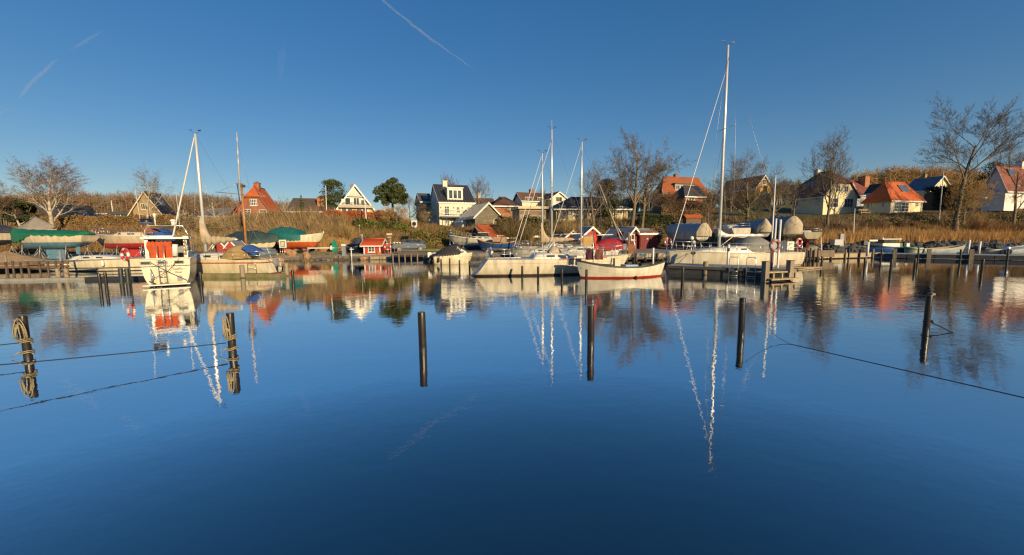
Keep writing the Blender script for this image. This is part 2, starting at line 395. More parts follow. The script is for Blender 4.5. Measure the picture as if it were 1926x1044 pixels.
# ------------------------------------------------------------------ vapour trails, thin real clouds high over the land
def vapour(pts, label, dens):
    """pts: (px, py, half width in px) at 3 km"""
    m = bpy.data.materials.new('vapour'); m.use_nodes = True; n = m.node_tree.nodes
    n.remove(n['Principled BSDF']); v = n.new('ShaderNodeVolumePrincipled'); v.inputs['Color'].default_value = (.95, .96, 1, 1)
    v.inputs['Density'].default_value = dens; v.inputs['Anisotropy'].default_value = .0
    m.node_tree.links.new(v.outputs[0], n['Material Output'].inputs['Volume'])
    Y = 3000.0; b = MB(); k = []
    for i in range(len(pts)-1):
        for t in np.linspace(0, 1, 7)[:-1]:
            k.append([pts[i][q]+(pts[i+1][q]-pts[i][q])*t for q in range(3)])
    k.append(list(pts[-1]))
    P = [at(a+random.uniform(-.6, .6), c+random.uniform(-.6, .6), Y) for a, c, w in k]
    b.tube(P, [max(1.0, w*Y/FPX*random.uniform(.88, 1.12)) for a, c, w in k], m, 12)
    tag(b.build('vapour_trail'), label, 'vapour trail', 'vapour trails in the blue sky')
vapour([(690, -22, 1.4), (726, 6, 1.9), (770, 42, 2.2), (812, 74, 2.4), (850, 101, 1.3), (874, 118, 1.6), (893, 132, .3)], 'long straight vapour trail slanting down from the top edge of the sky', .013)
vapour([(33, 188, .4), (45, 172, 2.6), (62, 152, 2.6), (84, 133, 2.6), (98, 119, 2.2), (110, 110, .3)], 'short bright feathery vapour trail high above the birch on the shore', .009)
vapour([(128, 96, .5), (150, 84, 2.6), (172, 70, 2.8), (195, 56, .4)], 'faint upper end of the broken vapour trail above the short bright piece', .0045)
vapour([(-40, 250, 1.2), (-10, 218, 3), (8, 208, 1.6), (16, 202, .3)], 'pale scrap of vapour trail touching the left edge of the sky', .005)
vapour([(522, 160, .8), (528, 128, 7), (531, 100, 7), (534, 80, .8)], 'faint upright wisp of vapour in the middle of the left sky', .0006)
# ------------------------------------------------------------------ houses
def clampy(x): return x
class House:
    """local frame: x along the front, y away from the viewer, z up; origin in the middle of the footprint"""
    def __init__(s, name, label, cat, corner, psi, w, d, base, eave, ridge, wall, roof, trim=WHITE, axis='x', hip=None, ov=.35, thick=.14, group=None, deep=2.0, rooflab=None):
        # corner: world xy of the front-left corner
        ca, sa = math.cos(psi), math.sin(psi)
        ctr = Vector((corner[0]+ca*w/2-sa*d/2, corner[1]+sa*w/2+ca*d/2, base))
        s.t = thing(name, label, cat, ctr, psi, group); s.w, s.d, s.e, s.r = w, d, eave-base, ridge-base
        s.axis = axis; s.trim = trim; s.roofm = roof
        W2, D2 = (w, d) if axis == 'x' else (d, w)      # extent along the ridge, across it
        k0, k1 = hip if hip else (1, 1)                 # 1 = gable, 0 = full hip, between = half hip
        s.k = (k0, k1)
        T = (lambda x, y, z: (x, y, z)) if axis == 'x' else (lambda x, y, z: (y, x, z) if False else (-y, x, z))
        s.T = T
        e, r = s.e, s.r; b = MB(); h = W2/2; q = D2/2
        # walls with gables
        def end(x, k):
            z1 = e+(r-e)*k-.02; y1 = q*(1-k)
            P = [(x, -q, -deep), (x, q, -deep), (x, q, e)]
            if k > 0: P += [(x, y1, z1), (x, -y1, z1)] if k < 1 else [(x, 0, z1)]
            P += [(x, -q, e)]
            return [T(*p) for p in P]
        P = end(-h, k0); b.add(P, [list(range(len(P)))], wall)
        P = end(h, k1); b.add(P, [list(range(len(P)))[::-1]], wall)
        for y in (-q, q): b.add([T(-h, y, -deep), T(h, y, -deep), T(h, y, e), T(-h, y, e)], [(0, 1, 2, 3)], wall)
        b.build('wall', s.t)
        # roof slopes as thick slabs
        b = MB(); sl = (r-e)/q; dz = ov*sl; X = h+ov
        in0 = (1-k0)*q*.95; in1 = (1-k1)*q*.95
        Yv = q+ov
        def slope(sg):
            P = [(-X, sg*Yv, e-dz), (X, sg*Yv, e-dz)]
            if k1 < 1:
                if k1 > 0: P.append((X, sg*Yv*(1-k1), e-dz+(r-e+dz)*k1))
                P.append((X-in1-(.3 if k1 > 0 else 0), 0, r))
            else: P.append((X, 0, r))
            if k0 < 1:
                P.append((-X+in0+(.3 if k0 > 0 else 0), 0, r))
                if k0 > 0: P.append((-X, sg*Yv*(1-k0), e-dz+(r-e+dz)*k0))
            else: P.append((-X, 0, r))
            return [T(*p) for p in P]
        for sg in (-1, 1): b.extrude(slope(sg), (0, 0, thick), roof)
        for sx, k, inn in ((-1, k0, in0), (1, k1, in1)):
            if k < 1:
                z0 = e-dz+(r-e+dz)*k; y0 = Yv*(1-k)
                b.extrude([T(sx*X, -y0, z0), T(sx*X, y0, z0), T(sx*(X-inn-(.3 if k > 0 else 0)), 0, r)], (0, 0, thick), roof)
        s.roof = b.build('roof', s.t, label=rooflab)
        b = MB(); b.tube([T(-X+(in0 if k0 < 1 else 0), 0, r+thick), T(X-(in1 if k1 < 1 else 0), 0, r+thick)], .09, roof, 6)
        b.build('ridge_cap', s.roof)
        # barge boards on gables, fascia on the eaves
        for sx, k in ((-1, k0), (1, k1)):
            if k > 0:
                for sg in (-1, 1):
                    z1 = e-dz+(r-e+dz)*k; y1 = Yv*(1-k)
                    b = MB(); A = (sx*X, sg*Yv, e-dz); B = (sx*X, sg*y1, z1); o = sx*.035
                    b.extrude([T(A[0], A[1], A[2]-.10), T(B[0], B[1], B[2]-.10), T(B[0], B[1], B[2]+thick+.03), T(A[0], A[1], A[2]+thick+.03)], T(o, 0, 0), trim); b.build('barge_board', s.t)
        for sg in (-1, 1):
            b = MB(); b.extrude([T(-X+.04, sg*(Yv+.01), e-dz-.08), T(X-.04, sg*(Yv+.01), e-dz-.08), T(X-.04, sg*(Yv+.01), e-dz+thick-.01), T(-X+.04, sg*(Yv+.01), e-dz+thick-.01)], T(0, sg*.05, 0), trim); b.build('gutter', s.t)
    def face(s, f, u, v, o=0.0):
        w, d = s.w/2, s.d/2
        return {'F': (u, -d-o, v), 'B': (-u, d+o, v), 'L': (-w-o, -u, v), 'R': (w+o, u, v)}[f]
    def quad(s, b, f, u, v, w, h, o, t, m):
        """box on a face: centre u, bottom v, size, starts o proud, thickness t"""
        P = [s.face(f, u-w/2, v, o), s.face(f, u+w/2, v, o), s.face(f, u+w/2, v+h, o), s.face(f, u-w/2, v+h, o)]
        n = Vector(s.face(f, u, v, o+t))-Vector(s.face(f, u, v, o)); b.extrude(P, n, m)
    def window(s, f, u, v, w, h, nx=2, ny=2, m=None, parent=None, bar=.055, name='window'):
        m = m or s.trim; b = MB(); fr = .07
        for du in (-w/2+fr/2, w/2-fr/2): s.quad(b, f, u+du, v, fr, h, .0, .07, m)
        for dv in (0, h-fr): s.quad(b, f, u, v+dv, w-2*fr, fr, .002, .068, m)
        for i in range(1, nx): s.quad(b, f, u-w/2+w*i/nx, v+fr, bar, h-2*fr, .004, .056, m)
        for j in range(1, ny): s.quad(b, f, u, v+h*j/ny-bar/2, w-2*fr, bar*.8, .005, .052, m)
        o = b.build(name, s.t)
        b = MB(); s.quad(b, f, u, v+.03, w-.06, h-.06, .001, .022, GLASS); b.build('pane', o)
        if name == 'window' and h < 1.7:
            b = MB(); s.quad(b, f, u, v-.06, w+.14, .06, .001, .12, m); b.build('sill', o)
        return o
    def roofpoint(s, side, a, t, o=.0):
        """point on the front ('F') or back slope of an x ridge (or the L/R slope of a y ridge): a along the ridge, t 0 eave..1 ridge"""
        q = (s.d if s.axis == 'x' else s.w)/2; n = Vector((0, -(s.r-s.e), q)).normalized() if side == -1 else Vector((0, s.r-s.e, q)).normalized()
        p = Vector((a, side*q*(1-t), s.e+(s.r-s.e)*t))+Vector((0, -abs(n.y) if side == -1 else abs(n.y), n.z))*(o+.13)
        return Vector(s.T(*p))
    def skylight(s, side, a, t, w, h):
        L = math.hypot((s.d if s.axis == 'x' else s.w)/2, s.r-s.e); dt = h/L
        fr = MB(); P = [s.roofpoint(side, a-w/2, t, 0), s.roofpoint(side, a+w/2, t, 0), s.roofpoint(side, a+w/2, t+dt, 0), s.roofpoint(side, a-w/2, t+dt, 0)]
        n = s.roofpoint(side, a, t, .09)-s.roofpoint(side, a, t, 0); fr.extrude(P, n, GREYP)
        o = fr.build('skylight', s.roof)
        g_ = MB(); w2 = w-.16; P = [s.roofpoint(side, a-w2/2, t+dt*.08, .092), s.roofpoint(side, a+w2/2, t+dt*.08, .092), s.roofpoint(side, a+w2/2, t+dt*.92, .092), s.roofpoint(side, a-w2/2, t+dt*.92, .092)]
        g_.extrude(P, n*.12, SKYG); g_.build('skylight_pane', s.roof)
    def chimney(s, x, y, w, z0, z1, m, cap=None):
        b = MB(); b.box((x, y, (z0+z1)/2), (w, w, z1-z0), m); b.box((x, y, z1+.04), (w+.14, w+.14, .10), cap or m)
        b.box((x, y, z1+.17), (w*.45, w*.45, .18), DARK)
        return b.build('chimney', s.roof)
    def door(s, f, u, v, w, h, m, fm=None):
        b = MB(); s.quad(b, f, u, v, w, h, .001, .05, m)
        for i in range(1, 4): s.quad(b, f, u-w/2+w*i/4, v+.05, .02, h-.1, .052, .012, m)
        o = b.build('door', s.t); b = MB(); s.quad(b, f, u+w*.38, v+h*.48, .05, .12, .052, .05, STEEL); b.build('handle', o); return o
SKYG = mat('skylight_glass', (.10, .13, .17), .08, spec=.8)
def corner_fit(px, Y, psi, pxr=None, pxl=None, pxrb=None):
    """front-left corner under photo column px at depth Y; width so that the right corner is at pxr; depth so that the back corner
    of the left side is at pxl, or the back corner of the right side at pxrb"""
    x0 = U(px, 390)*Y; ca, sa = math.cos(psi), math.sin(psi)
    def hit(x, y, dx, dy, q): k = U(q, 390); return (k*y-x)/(dx-k*dy)
    w = hit(x0, Y, ca, sa, pxr) if pxr is not None else 6
    d = 6
    if pxl is not None: d = hit(x0, Y, -sa, ca, pxl)
    elif pxrb is not None: d = hit(x0+ca*w, Y+sa*w, -sa, ca, pxrb)
    return (x0, Y), w, d
def zz(px, py, Y): return at(px, py, Y).z
YEL = mat('cream_render', (.76, .66, .42), .85, var=.10, scale=1.5, bump=.2, bscale=25)
CREAM = mat('white_render', (.72, .66, .52), .85, var=.08, scale=1.5, bump=.15, bscale=25)
WREN = mat('limewash_white', (.74, .73, .70), .85, var=.08, scale=1.5, bump=.15)
BRY = brickmat('yellow_brick', (.40, .28, .13), (.25, .17, .08), (.42, .36, .26))
BRR = brickmat('red_brick', (.36, .115, .06), (.27, .08, .045), (.36, .26, .2))
BRO = brickmat('orange_brick', (.46, .19, .08), (.36, .14, .06), (.40, .32, .24))
STONE = brickmat('pale_fieldstone', (.46, .40, .28), (.30, .26, .18), (.30, .26, .20), sx=2.0)
R_OR = roofmat('orange_tiles', (.60, .135, .03), (.46, .09, .022))
R_ORL = roofmat('lichened_orange_tiles', (.40, .09, .025), (.20, .10, .04))
R_DK = roofmat('dark_tiles', (.065, .058, .06), (.04, .038, .042))
R_GREY = roofmat('grey_slate', (.105, .098, .09), (.065, .062, .06), rows=5, cols=5)
R_BR = roofmat('brown_tiles', (.17, .085, .058), (.11, .058, .042))
R_MIX = roofmat('red_brown_tiles', (.30, .09, .055), (.12, .05, .045))
R_TAR = mat('tarred_felt', (.25, .265, .30), .6, var=.25, scale=1.5, bump=.2)
R_ZINC = mat('zinc_roof', (.20, .21, .23), .45, metal=.3, var=.15, scale=2)
MAROON_SHADE = mat('maroon_shade_boards', (.17, .022, .022), .7, var=.25, scale=3, bump=.3, bscale=20, stretch=(4, 4, .3))  # maroon paint; on one boathouse it stands for shade on red boards
REDB = mat('red_boards', (.42, .05, .028), .7, var=.25, scale=3, bump=.3, bscale=20, stretch=(4, 4, .3))
OCHRE = mat('ochre_render', (.62, .33, .08), .85, var=.15)
P20 = R(20)
# --- white house with standing-seam roof
c, w, d = corner_fit(826, 68, P20, 893.5, 808)
e, r, b0 = zz(826, 380.5, 68), zz(850, 345, 71), zz(826, 430, 68)
h = House('white_house', 'tall white house with black standing seam roof, wide dormer and curved balcony', 'house', c, P20, w, d, b0, e, r, CREAM, mat('black_sheet_roof', (.085, .088, .095), .45, metal=.4, var=.2), axis='x', ov=.12)
def seams(h, sides, n, m):
    q = h.d/2 if h.axis == 'x' else h.w/2; Wd = h.w if h.axis == 'x' else h.d
    for i in range(n+1):
        a = -Wd/2-.05+(Wd+.1)*i/n
        for sd in sides:
            b = MB(); A = h.roofpoint(sd, a, -.03, .0); B = h.roofpoint(sd, a, 1.0, .0); A2 = h.roofpoint(sd, a, -.03, .07); B2 = h.roofpoint(sd, a, 1, .07)
            ex = Vector(h.T(.05, 0, 0)); b.extrude([A, B, B2, A2], ex, m); b.build('roof_seam', h.roof)
seams(h, (-1,), 13, MATS['black_sheet_roof'])
sx = w/67.5                                # metres per photo pixel on this front
# dormer
b = MB(); dw, dh = 29.5*sx, 21*sx*1.06; dx = (857.5-859.7)*sx; p = h.roofpoint(-1, dx, .13, -.1); y0 = p.y-.05; z0 = p.z
b.box((dx, y0+1.5, z0+dh/2), (dw, 3.0, dh), CREAM); b.box((dx, y0+1.45, z0+dh+.06), (dw+.25, 3.2, .12), WHITE)
dm = b.build('dormer', h.t); b = MB()
for i in range(4): b.box((dx-dw*.42+dw*.84*i/3, y0-.03, z0+dh*.47), (.16, .06, dh*.72), WHITE)
for z in (.1, .84): b.box((dx, y0-.028, z0+dh*z), (dw*.88, .055, .14), WHITE)
b.build('dormer_window_frame', dm)
for i in range(3):
    b = MB(); b.box((dx-dw*.28+dw*.28*i, y0-.012, z0+dh*.47), (dw*.25, .02, dh*.66), GLASS); b.build('pane', dm)
h.chimney((848-860)*sx, -.2, .85, h.r-.8, h.r+.75, CREAM, CREAM)
ww = 9.0*sx
h.window('F', (840-859.7)*sx, h.e-24*sx, ww, 1.65, 2, 4); h.window('F', (861-859.7)*sx, h.e-19.5*sx, ww*.7, 1.15, 2, 2)
h.window('F', (881-859.7)*sx, h.e-19.5*sx, ww*.7, 1.15, 2, 2)
for q in (829, 853, 869): b = MB(); h.quad(b, 'F', (q-859.7)*sx, h.e-10.5*sx, .12, .22, 0, .14, DARK); b.build('wall_lamp', h.t)
h.window('F', (840-859.7)*sx, .2, ww*1.0, 1.5, 2, 4); h.window('F', (861.5-859.7)*sx, .75, ww*.8, 1.0, 2, 2); h.window('F', (880-859.7)*sx, .75, ww*.8, 1.0, 2, 2)
for u, v in ((-2.2, .9), (2.0, .9), (-2.1, 2.7), (2.1, 2.7), (0, 4.6)): h.window('L', u, v, .8, 1.1, 2, 2, m=WREN)
# balcony, a shallow curve
bx, bw, bz = (853.5-859.7)*sx, 52*sx, h.e-24.5*sx-.32; bd = 1.9; F_ = -h.d/2-.02
arc = [(bx-bw/2+bw*i/20, F_-.25-bd*math.sin(math.pi*(.06+.88*i/20))**.55) for i in range(21)]
b = MB(); b.extrude([(x, y, bz) for x, y in arc]+[(bx+bw/2, F_, bz), (bx-bw/2, F_, bz)], (0, 0, .22), mat('balcony_slab', (.33, .33, .32), .8, var=.2)); bal = b.build('balcony', h.t)
b = MB(); b.tube([(x, y, bz+1.1) for x, y in arc], .03, STEEL, 5)
for x, y in arc[::2]: b.tube([(x, y, bz+.2), (x, y, bz+1.1)], .022, STEEL, 4)
for zk in (.5, .8, 1.02): b.tube([(x, y, bz+zk) for x, y in arc], .012, STEEL, 4)
b.build('railing', bal)
for x, y in (arc[3], arc[10], arc[17]): b = MB(); b.tube([(x, y+.2, bz), (x, y+.2, -1)], .06, STEEL, 6); b.build('post', bal)
# --- low annex with swept gable, stone shed with zinc roof in front of it
ps = R(28); c, w, d = corner_fit(868, 64, ps, 900, None); z0 = zz(880, 428, 64)
t = thing('garden_annex', 'low white annex with a swept curved gable between the white house and the stone shed', 'annex', (c[0], c[1], z0-.5), ps)
b = MB(); P = [(0, 0, -1.5)]; top = zz(897, 391, 64)-z0+.5; lo = zz(868, 417, 64)-z0+.5
P += [(w, 0, -1.5), (w, 0, top)]+[(w-w*i/10, 0, lo+(top-lo)*(1-(i/10))**1.0+(.35*math.sin(math.pi*i/10))) for i in range(1, 11)]
b.extrude(P, (0, 4, 0), WREN); b.build('wall', t)
for u in (w*.47, w*.72):
    b = MB(); 
    for a in (-.32, .32, 0): b.box((u+a, -.03, 1.35), (.06, .06, 1.1), WHITE)
    for a in (.83, 1.35, 1.87): b.box((u, -.032, a), (.6, .055, .06), WHITE)
    o = b.build('window', t); b = MB(); b.box((u, -.012, 1.35), (.62, .02, 1.05), GLASS); b.build('pane', o)
c, w, d = corner_fit(893, 61, ps, 942, None); d = 6.0
z0 = zz(915, 425, 61)
h = House('stone_shed', 'grey stone shed with steep zinc roof edged in white beside the annex', 'shed', c, ps, w, d, z0, zz(893, 407, 61), zz(921, 383, 62.5), brickmat('dark_fieldstone', (.24, .205, .15), (.14, .12, .09), (.17, .15, .12), sx=1.6), R_ZINC, axis='y', ov=.35)
seams(h, (-1, 1), 9, R_ZINC)
# --- orange-brick bungalow with brown hipped roof
ps = R(14); c, w, d = corner_fit(928, 74, ps, 978, 905); d = 8
z0 = zz(940, 408, 74); e = zz(940, 386, 74); r = zz(945, 370.5, 77)
h = House('brick_bungalow', 'orange brick bungalow with brown hipped roof and white eaves', 'house', c, ps, w, d, z0, e, r, BRO, R_BR, axis='x', hip=(0, 0), ov=.5)
h.window('F', 1.2, .9, 1.2, 1.2, 2, 1)
c2, w2, d2 = corner_fit(880, 78, ps, 931, None)
h = House('brick_bungalow', 'brown roofed wing of brick behind the roof of the annex', 'house', c2, ps, w2, 8, z0, zz(900, 386, 78), zz(900, 373, 81), BRO, R_BR, axis='x', hip=(1, 1), ov=.4)
h.chimney(.2, .4, .7, h.r-.5, h.r+1.3, CREAM)
# --- house on the crest behind
ps = R(24); c, w, d = corner_fit(982, 88, ps, 1040, 967); z0 = zz(990, 388, 88)
h = House('crest_house', 'long brown roofed house with grey gable on the crest behind the masts', 'house', c, ps, w, d, z0, zz(990, 376, 88), zz(1000, 364, 91), CREAM, R_BR, trim=WREN, axis='x', ov=.4)
h.chimney(-w*.05, .3, .8, h.r-.3, h.r+.9, BRR); h.window('F', -w*.3, 1.0, 1.8, 1.1, 3, 1); h.window('F', w*.1, 1.0, 1.8, 1.1, 3, 1)
c, w, d = corner_fit(1036, 86, ps, 1066, None)
h = House('crest_house', 'pale gabled house on the crest, right of the tallest middle mast', 'house', c, ps, w, 8, zz(1040, 388, 86), zz(1040, 373, 86), zz(1050, 363, 88), CREAM, R_BR, axis='y', ov=.4)
h.window('F', 0, 1.0, 1.6, 1.1, 2, 1)
# --- flat roofed garage
ps = R(12); c, w, d = corner_fit(977, 58, ps, 1027, None); z0 = zz(980, 418, 58)
t = thing('flat_garage', 'flat roofed fieldstone garage with pale timber fascia behind the dark bushes', 'garage', (c[0], c[1], z0), ps)
e = zz(980, 393, 58)-z0; b = MB(); b.box((w/2, 2.5, e/2-.6), (w, 5, e+1.2), STONE); b.build('wall', t)
b = MB(); b.box((w/2, 2.3, e+.18), (w+.6, 5.6, .36), mat('pale_fascia', (.55, .45, .28), .6, var=.1)); b.build('roof', t)
b = MB(); b.box((w*.5, -.02, e*.72), (w*.96, .04, .5), mat('dark_brown_boards', (.20, .13, .09), .7, var=.2)); b.build('board_band', t)  # dark brown band of boards below the fascia
# --- long bungalow with verandah
ps = R(9); c, w, d = corner_fit(1046, 60, ps, 1181, 1030); z0 = zz(1080, 413, 60.5); e = zz(1080, 391.5, 60.5); r = zz(1070, 371, 63.5)
h = House('verandah_bungalow', 'long low bungalow with dark hipped roof and cream panelled front behind bare trees', 'house', c, ps, w, 9, z0, e, r, mat('cream_panels', (.60, .50, .32), .8, var=.15), R_DK, axis='x', hip=(0, 0), ov=.6)
for i in range(7):
    u = -w/2+w*(.10+.13*i)
    if i == 0: h.door('F', u, .1, .95, 2.1, DARK)
    else: h.window('F', u, .85, 1.05, 1.15, 2, 1)
for i in range(8): b = MB(); h.quad(b, 'F', -w/2+w*(.035+.132*i), 0, .13, h.e, .3, .13, mat('verandah_post', (.34, .28, .2), .7)); b.build('post', h.t)
# --- orange roofed house with long dormer
ps = R(16); c, w, d = corner_fit(1251, 86, ps, 1331, 1236); z0 = zz(1260, 385, 86); e = zz(1260, 370, 86); r = zz(1275, 333.5, 88.5)
h = House('orange_roof_house', 'big house with weathered orange tiled roof, half hips and a long grey dormer', 'house', c, ps, w, 4.2, z0, e, r, BRR, R_ORL, axis='x', hip=(.45, .45), ov=.4)
sx = w/80.0; dx = -w*.02; dw = 36*sx; p = h.roofpoint(-1, dx, .32, -.2); b = MB(); b.box((dx, p.y+1.6, p.z+.75), (dw, 3.4, 1.5), mat('dormer_boards', (.36, .34, .26), .7, var=.15)); b.box((dx, p.y+1.5, p.z+1.6), (dw+.5, 3.8, .22), DARK); dm = b.build('dormer', h.t)
for i in range(4):
    b = MB(); x = dx-dw*.36+dw*.24*i
    for a in (-.5, .5, 0): b.box((x+a, p.y-.13, p.z+.75), (.08, .06, 1.05), WHITE)
    for a in (.25, 1.25): b.box((x, p.y-.132, p.z+a), (1.0, .056, .08), WHITE)
    b.build('dormer_window', dm); b = MB(); b.box((x, p.y-.11, p.z+.75), (.98, .02, 1.0), GLASS); b.build('pane', dm)
h.chimney(-w*.12, .2, .7, h.r-.3, h.r+.7, BRR)
# dark roofed house in front of it
ps = R(20); c, w, d = corner_fit(1287, 72, ps, 1322, 1264); z0 = zz(1290, 384, 72); e = zz(1290, 366, 72); r = zz(1290, 352.5, 75.5)
h = House('dark_roof_house', 'low brick house with dark slate roof below the big orange roof', 'house', c, ps, w, d, z0, e, r, BRR, R_DK, axis='x', hip=(0, 1), ov=.4)
h.window('F', -.6, .75, 1.5, 1.0, 2, 1); 
# brown roofed ochre gable house
ps = R(17); c, w, d = corner_fit(1419, 82, ps, 1449, 1352); d = min(d, 16); z0 = zz(1420, 384, 82); e = zz(1420, 353, 82); r = zz(1434, 332.5, 84)
h = House('ochre_gable_house', 'brown roofed house with ochre yellow gable behind the bare tree', 'house', c, ps, w, d, z0, e, r, OCHRE, R_MIX, axis='y', ov=.3, hip=(1, 1))
h.window('F', 0, 4.0, 1.0, 1.1, 2, 1); h.window('F', 0, .8, 1.2, 1.2, 2, 1)
# --- yellow half-hipped house
ps = R(17); c, w, d = corner_fit(1548, 70, ps, 1611, 1489); z0 = zz(1570, 394, 71); e = zz(1549, 367, 70); r = zz(1580, 322.5, 73)
h = House('cream_gable_house', 'large cream house with red half hipped roof and two wide white windows', 'house', c, ps, w, d, z0, e, r, YEL, R_MIX, axis='y', hip=(.52, .6), ov=.35)
sx = w/63.0
h.window('F', -13*sx, .35, 19*sx*.9, 1.65, 3, 2); h.window('F', 15*sx, .35, 19*sx*.9, 1.65, 3, 2)
h.window('F', -6*sx, 3.15, 7*sx, 1.05, 2, 2); h.window('F', 9*sx, 3.15, 7*sx, 1.05, 2, 2)
h.skylight(1, 0, .42, .8, 1.3); h.skylight(1, 1.3, .42, .8, 1.3); h.chimney(0, d*.28, .8, h.r-.3, h.r+.6, CREAM)
h.window('L', 2, 1, 1, 1.2, 2, 2); h.window('L', -2, 1, 1, 1.2, 2, 2)
# --- red roofed house and dark gable between
ps = R(17); c, w, d = corner_fit(1604, 90, ps, 1662, None); z0 = zz(1610, 388, 90); e = zz(1610, 366, 90); r = zz(1620, 339, 94)
h = House('red_roof_house', 'red roofed house with tall chimney half hidden behind the cream houses', 'house', c, ps, w, 9, z0, e, r, WREN, R_MIX, axis='x', ov=.3)
h.chimney(w*.30, -1.2, 1.6, h.r-2.0, h.r+.9, BRO, BRO)
c, w, d = corner_fit(1646, 84, ps, 1662, 1627); z0 = zz(1650, 388, 84)
h = House('dark_roof_wing', 'small dark roofed gable wing below the tall brick chimney', 'house', c, ps, w, d, z0, zz(1650, 361, 84), zz(1656, 347.5, 85), WREN, R_DK, axis='y', ov=.3)
h.window('F', 0, 1.6, .8, 1.2, 2, 2)
# --- cream hipped cottage
ps = R(17); c, w, d = corner_fit(1673.5, 66, ps, 1735, 1624); z0 = zz(1690, 399, 66); e = zz(1674, 373.5, 66); r = zz(1685, 344, 69)
h = House('hipped_cottage', 'low cream cottage with bright orange hipped roof and a twelve light window', 'house', c, ps, w, d, z0, e, r, YEL, R_OR, axis='x', hip=(0, 0), ov=.3)
sx = w/61.5
h.window('F', (1694-1704)*sx, .12, 27*sx, 1.55, 4, 3); h.window('F', (1723-1704)*sx, 1.0, 5.5*sx, .7, 2, 2)
h.window('L', d*.26, .9, .5, .8, 2, 2); h.window('L', -d*.28, 0.2, .6, 1.5, 1, 2)
h.skylight(-1, .3, .42, .9, 1.5); h.skylight(-1, 1.35, .42, .9, 1.5)
b = MB(); b.tube([(-w/2+.05, -d/2-.06, 0), (-w/2+.05, -d/2-.06, h.e-.1)], .05, CREAM, 6); b.build('downpipe', h.t)
# --- long blue roof
c, w, d = corner_fit(1746, 92, ps, 1786, 1699); z0 = zz(1750, 392, 92)
h = House('slate_roof_hall', 'long house with blue grey slate roof and pale gable behind the ivy tree', 'house', c, ps, w, d, z0, zz(1746, 356, 92), zz(1772, 333, 94), YEL, mat('blue_slate', (.13, .14, .18), .6, var=.25, scale=2, bump=.3), axis='y', ov=.4)
h.chimney(0, d*.2, .7, h.r-.2, h.r+.9, BRY)
# --- white house on the right
ps = R(17); c, w, d = corner_fit(1888, 64, ps, 1990, 1845); z0 = zz(1880, 373, 64); e = zz(1888, 352, 64); r = zz(1868, 316, 67)
h = House('white_gable_house', 'white house with steep gable and red tiled roof on the green slope', 'house', c, ps, w, d, z0, e, r, WREN, R_MIX, axis='x', ov=.3)
h.window('L', -d*.24, .6, .5, .9, 2, 2); h.window('L', d*.14, .6, .5, .9, 2, 2); h.window('L', 0, 2.3, .5, .85, 2, 2)
h.window('F', -w*.3, .9, 1.0, 1.2, 2, 2); h.window('F', 0, .9, 1.0, 1.2, 2, 2); h.chimney(-w*.05, .3, .8, h.r-.3, h.r+1.0, WREN); h.skylight(-1, -w*.32, .55, 1.6, 1.3)
b = MB(); b.box((-w/2-.45, d*.36, .7), (.9, .9, 1.4), WREN); b.extrude([(-w/2-1.0, d*.36-.7, 1.4), (-w/2, d*.36-.7, 1.75), (-w/2, d*.36+.7, 1.75), (-w/2-1.0, d*.36+.7, 1.4)], (0, 0, .08), R_DK); b.build('porch', h.t)
# --- left side: dark A-frame
ps = R(72); c, w, d = corner_fit(101, 57, ps, 188, 49); z0 = zz(100, 426, 57); e = zz(101, 420, 57); r = zz(68, 385, 58.2)
h = House('dark_a_frame', 'long dark tent roofed house with open timber gable behind the birch', 'house', c, ps, w, d, z0, e, r, mat('grey_boards', (.22, .19, .14), .8, var=.3, scale=3, stretch=(4, 4, .4)), R_GREY, trim=WOODD, axis='x', ov=.5)
h.skylight(-1, w*.27, .35, .8, 1.2); b = MB()
for v, hw in ((e-z0+.1, d*.5), ((r-e)*.45+e-z0, d*.27)): h.quad(b, 'L', 0, v, hw*1.9, .16, .02, .12, WOODD)
h.quad(b, 'L', 0, 0, .14, r-z0-.3, .03, .1, WOODD); b.build('timber_frame', h.t)
h.window('L', -d*.12, e-z0+.4, 1.2, .9, 2, 1, m=WOODD); h.window('L', d*.14, e-z0+.4, 1.2, .9, 2, 1, m=WOODD)
# garden room and shed
ps = R(20); c, w, d = corner_fit(205, 60, ps, 246, None); z0 = zz(220, 420, 60)
t = thing('garden_room', 'flat roofed glazed garden room with dark fascia beside the yellow brick gable', 'garden room', (c[0], c[1], z0), ps)
e = zz(205, 403.5, 60)-z0; b = MB(); b.box((w/2, 2, e/2), (w-.1, 4, e), DARK); b.build('wall', t)
b = MB(); b.box((w/2, 1.9, e+.22), (w+.3, 4.4, .45), mat('anthracite', (.05, .055, .06), .5)); b.build('roof', t)
for i in range(4):
    b = MB(); b.box((w*(.14+.24*i), -.06, e*.5), (w*.21, .02, e*.92), GLASS); b.build('pane', t)
    b = MB(); b.box((w*(.02+.24*i), -.05, e*.5), (.1, .09, e), WHITE if i < 3 else DARK); b.build('glazing_bar', t)
b = MB(); b.box((w*.98, -.05, e*.5), (.1, .09, e), DARK); b.build('glazing_bar', t)
c, w, d = corner_fit(180, 61, ps, 207, None); z0 = zz(195, 424, 61)
t = thing('blue_shed', 'low dark blue boarded shed between the tent roofed house and the garden room', 'shed', (c[0], c[1], z0), ps)
e = zz(195, 403, 61)-z0; b = MB(); b.box((w/2, 2, e/2), (w, 4, e), mat('navy_boards', (.03, .035, .075), .7, var=.2)); b.build('wall', t)
b = MB(); b.box((w/2, 2, e+.1), (w+.3, 4.4, .2), WREN); b.build('roof', t)
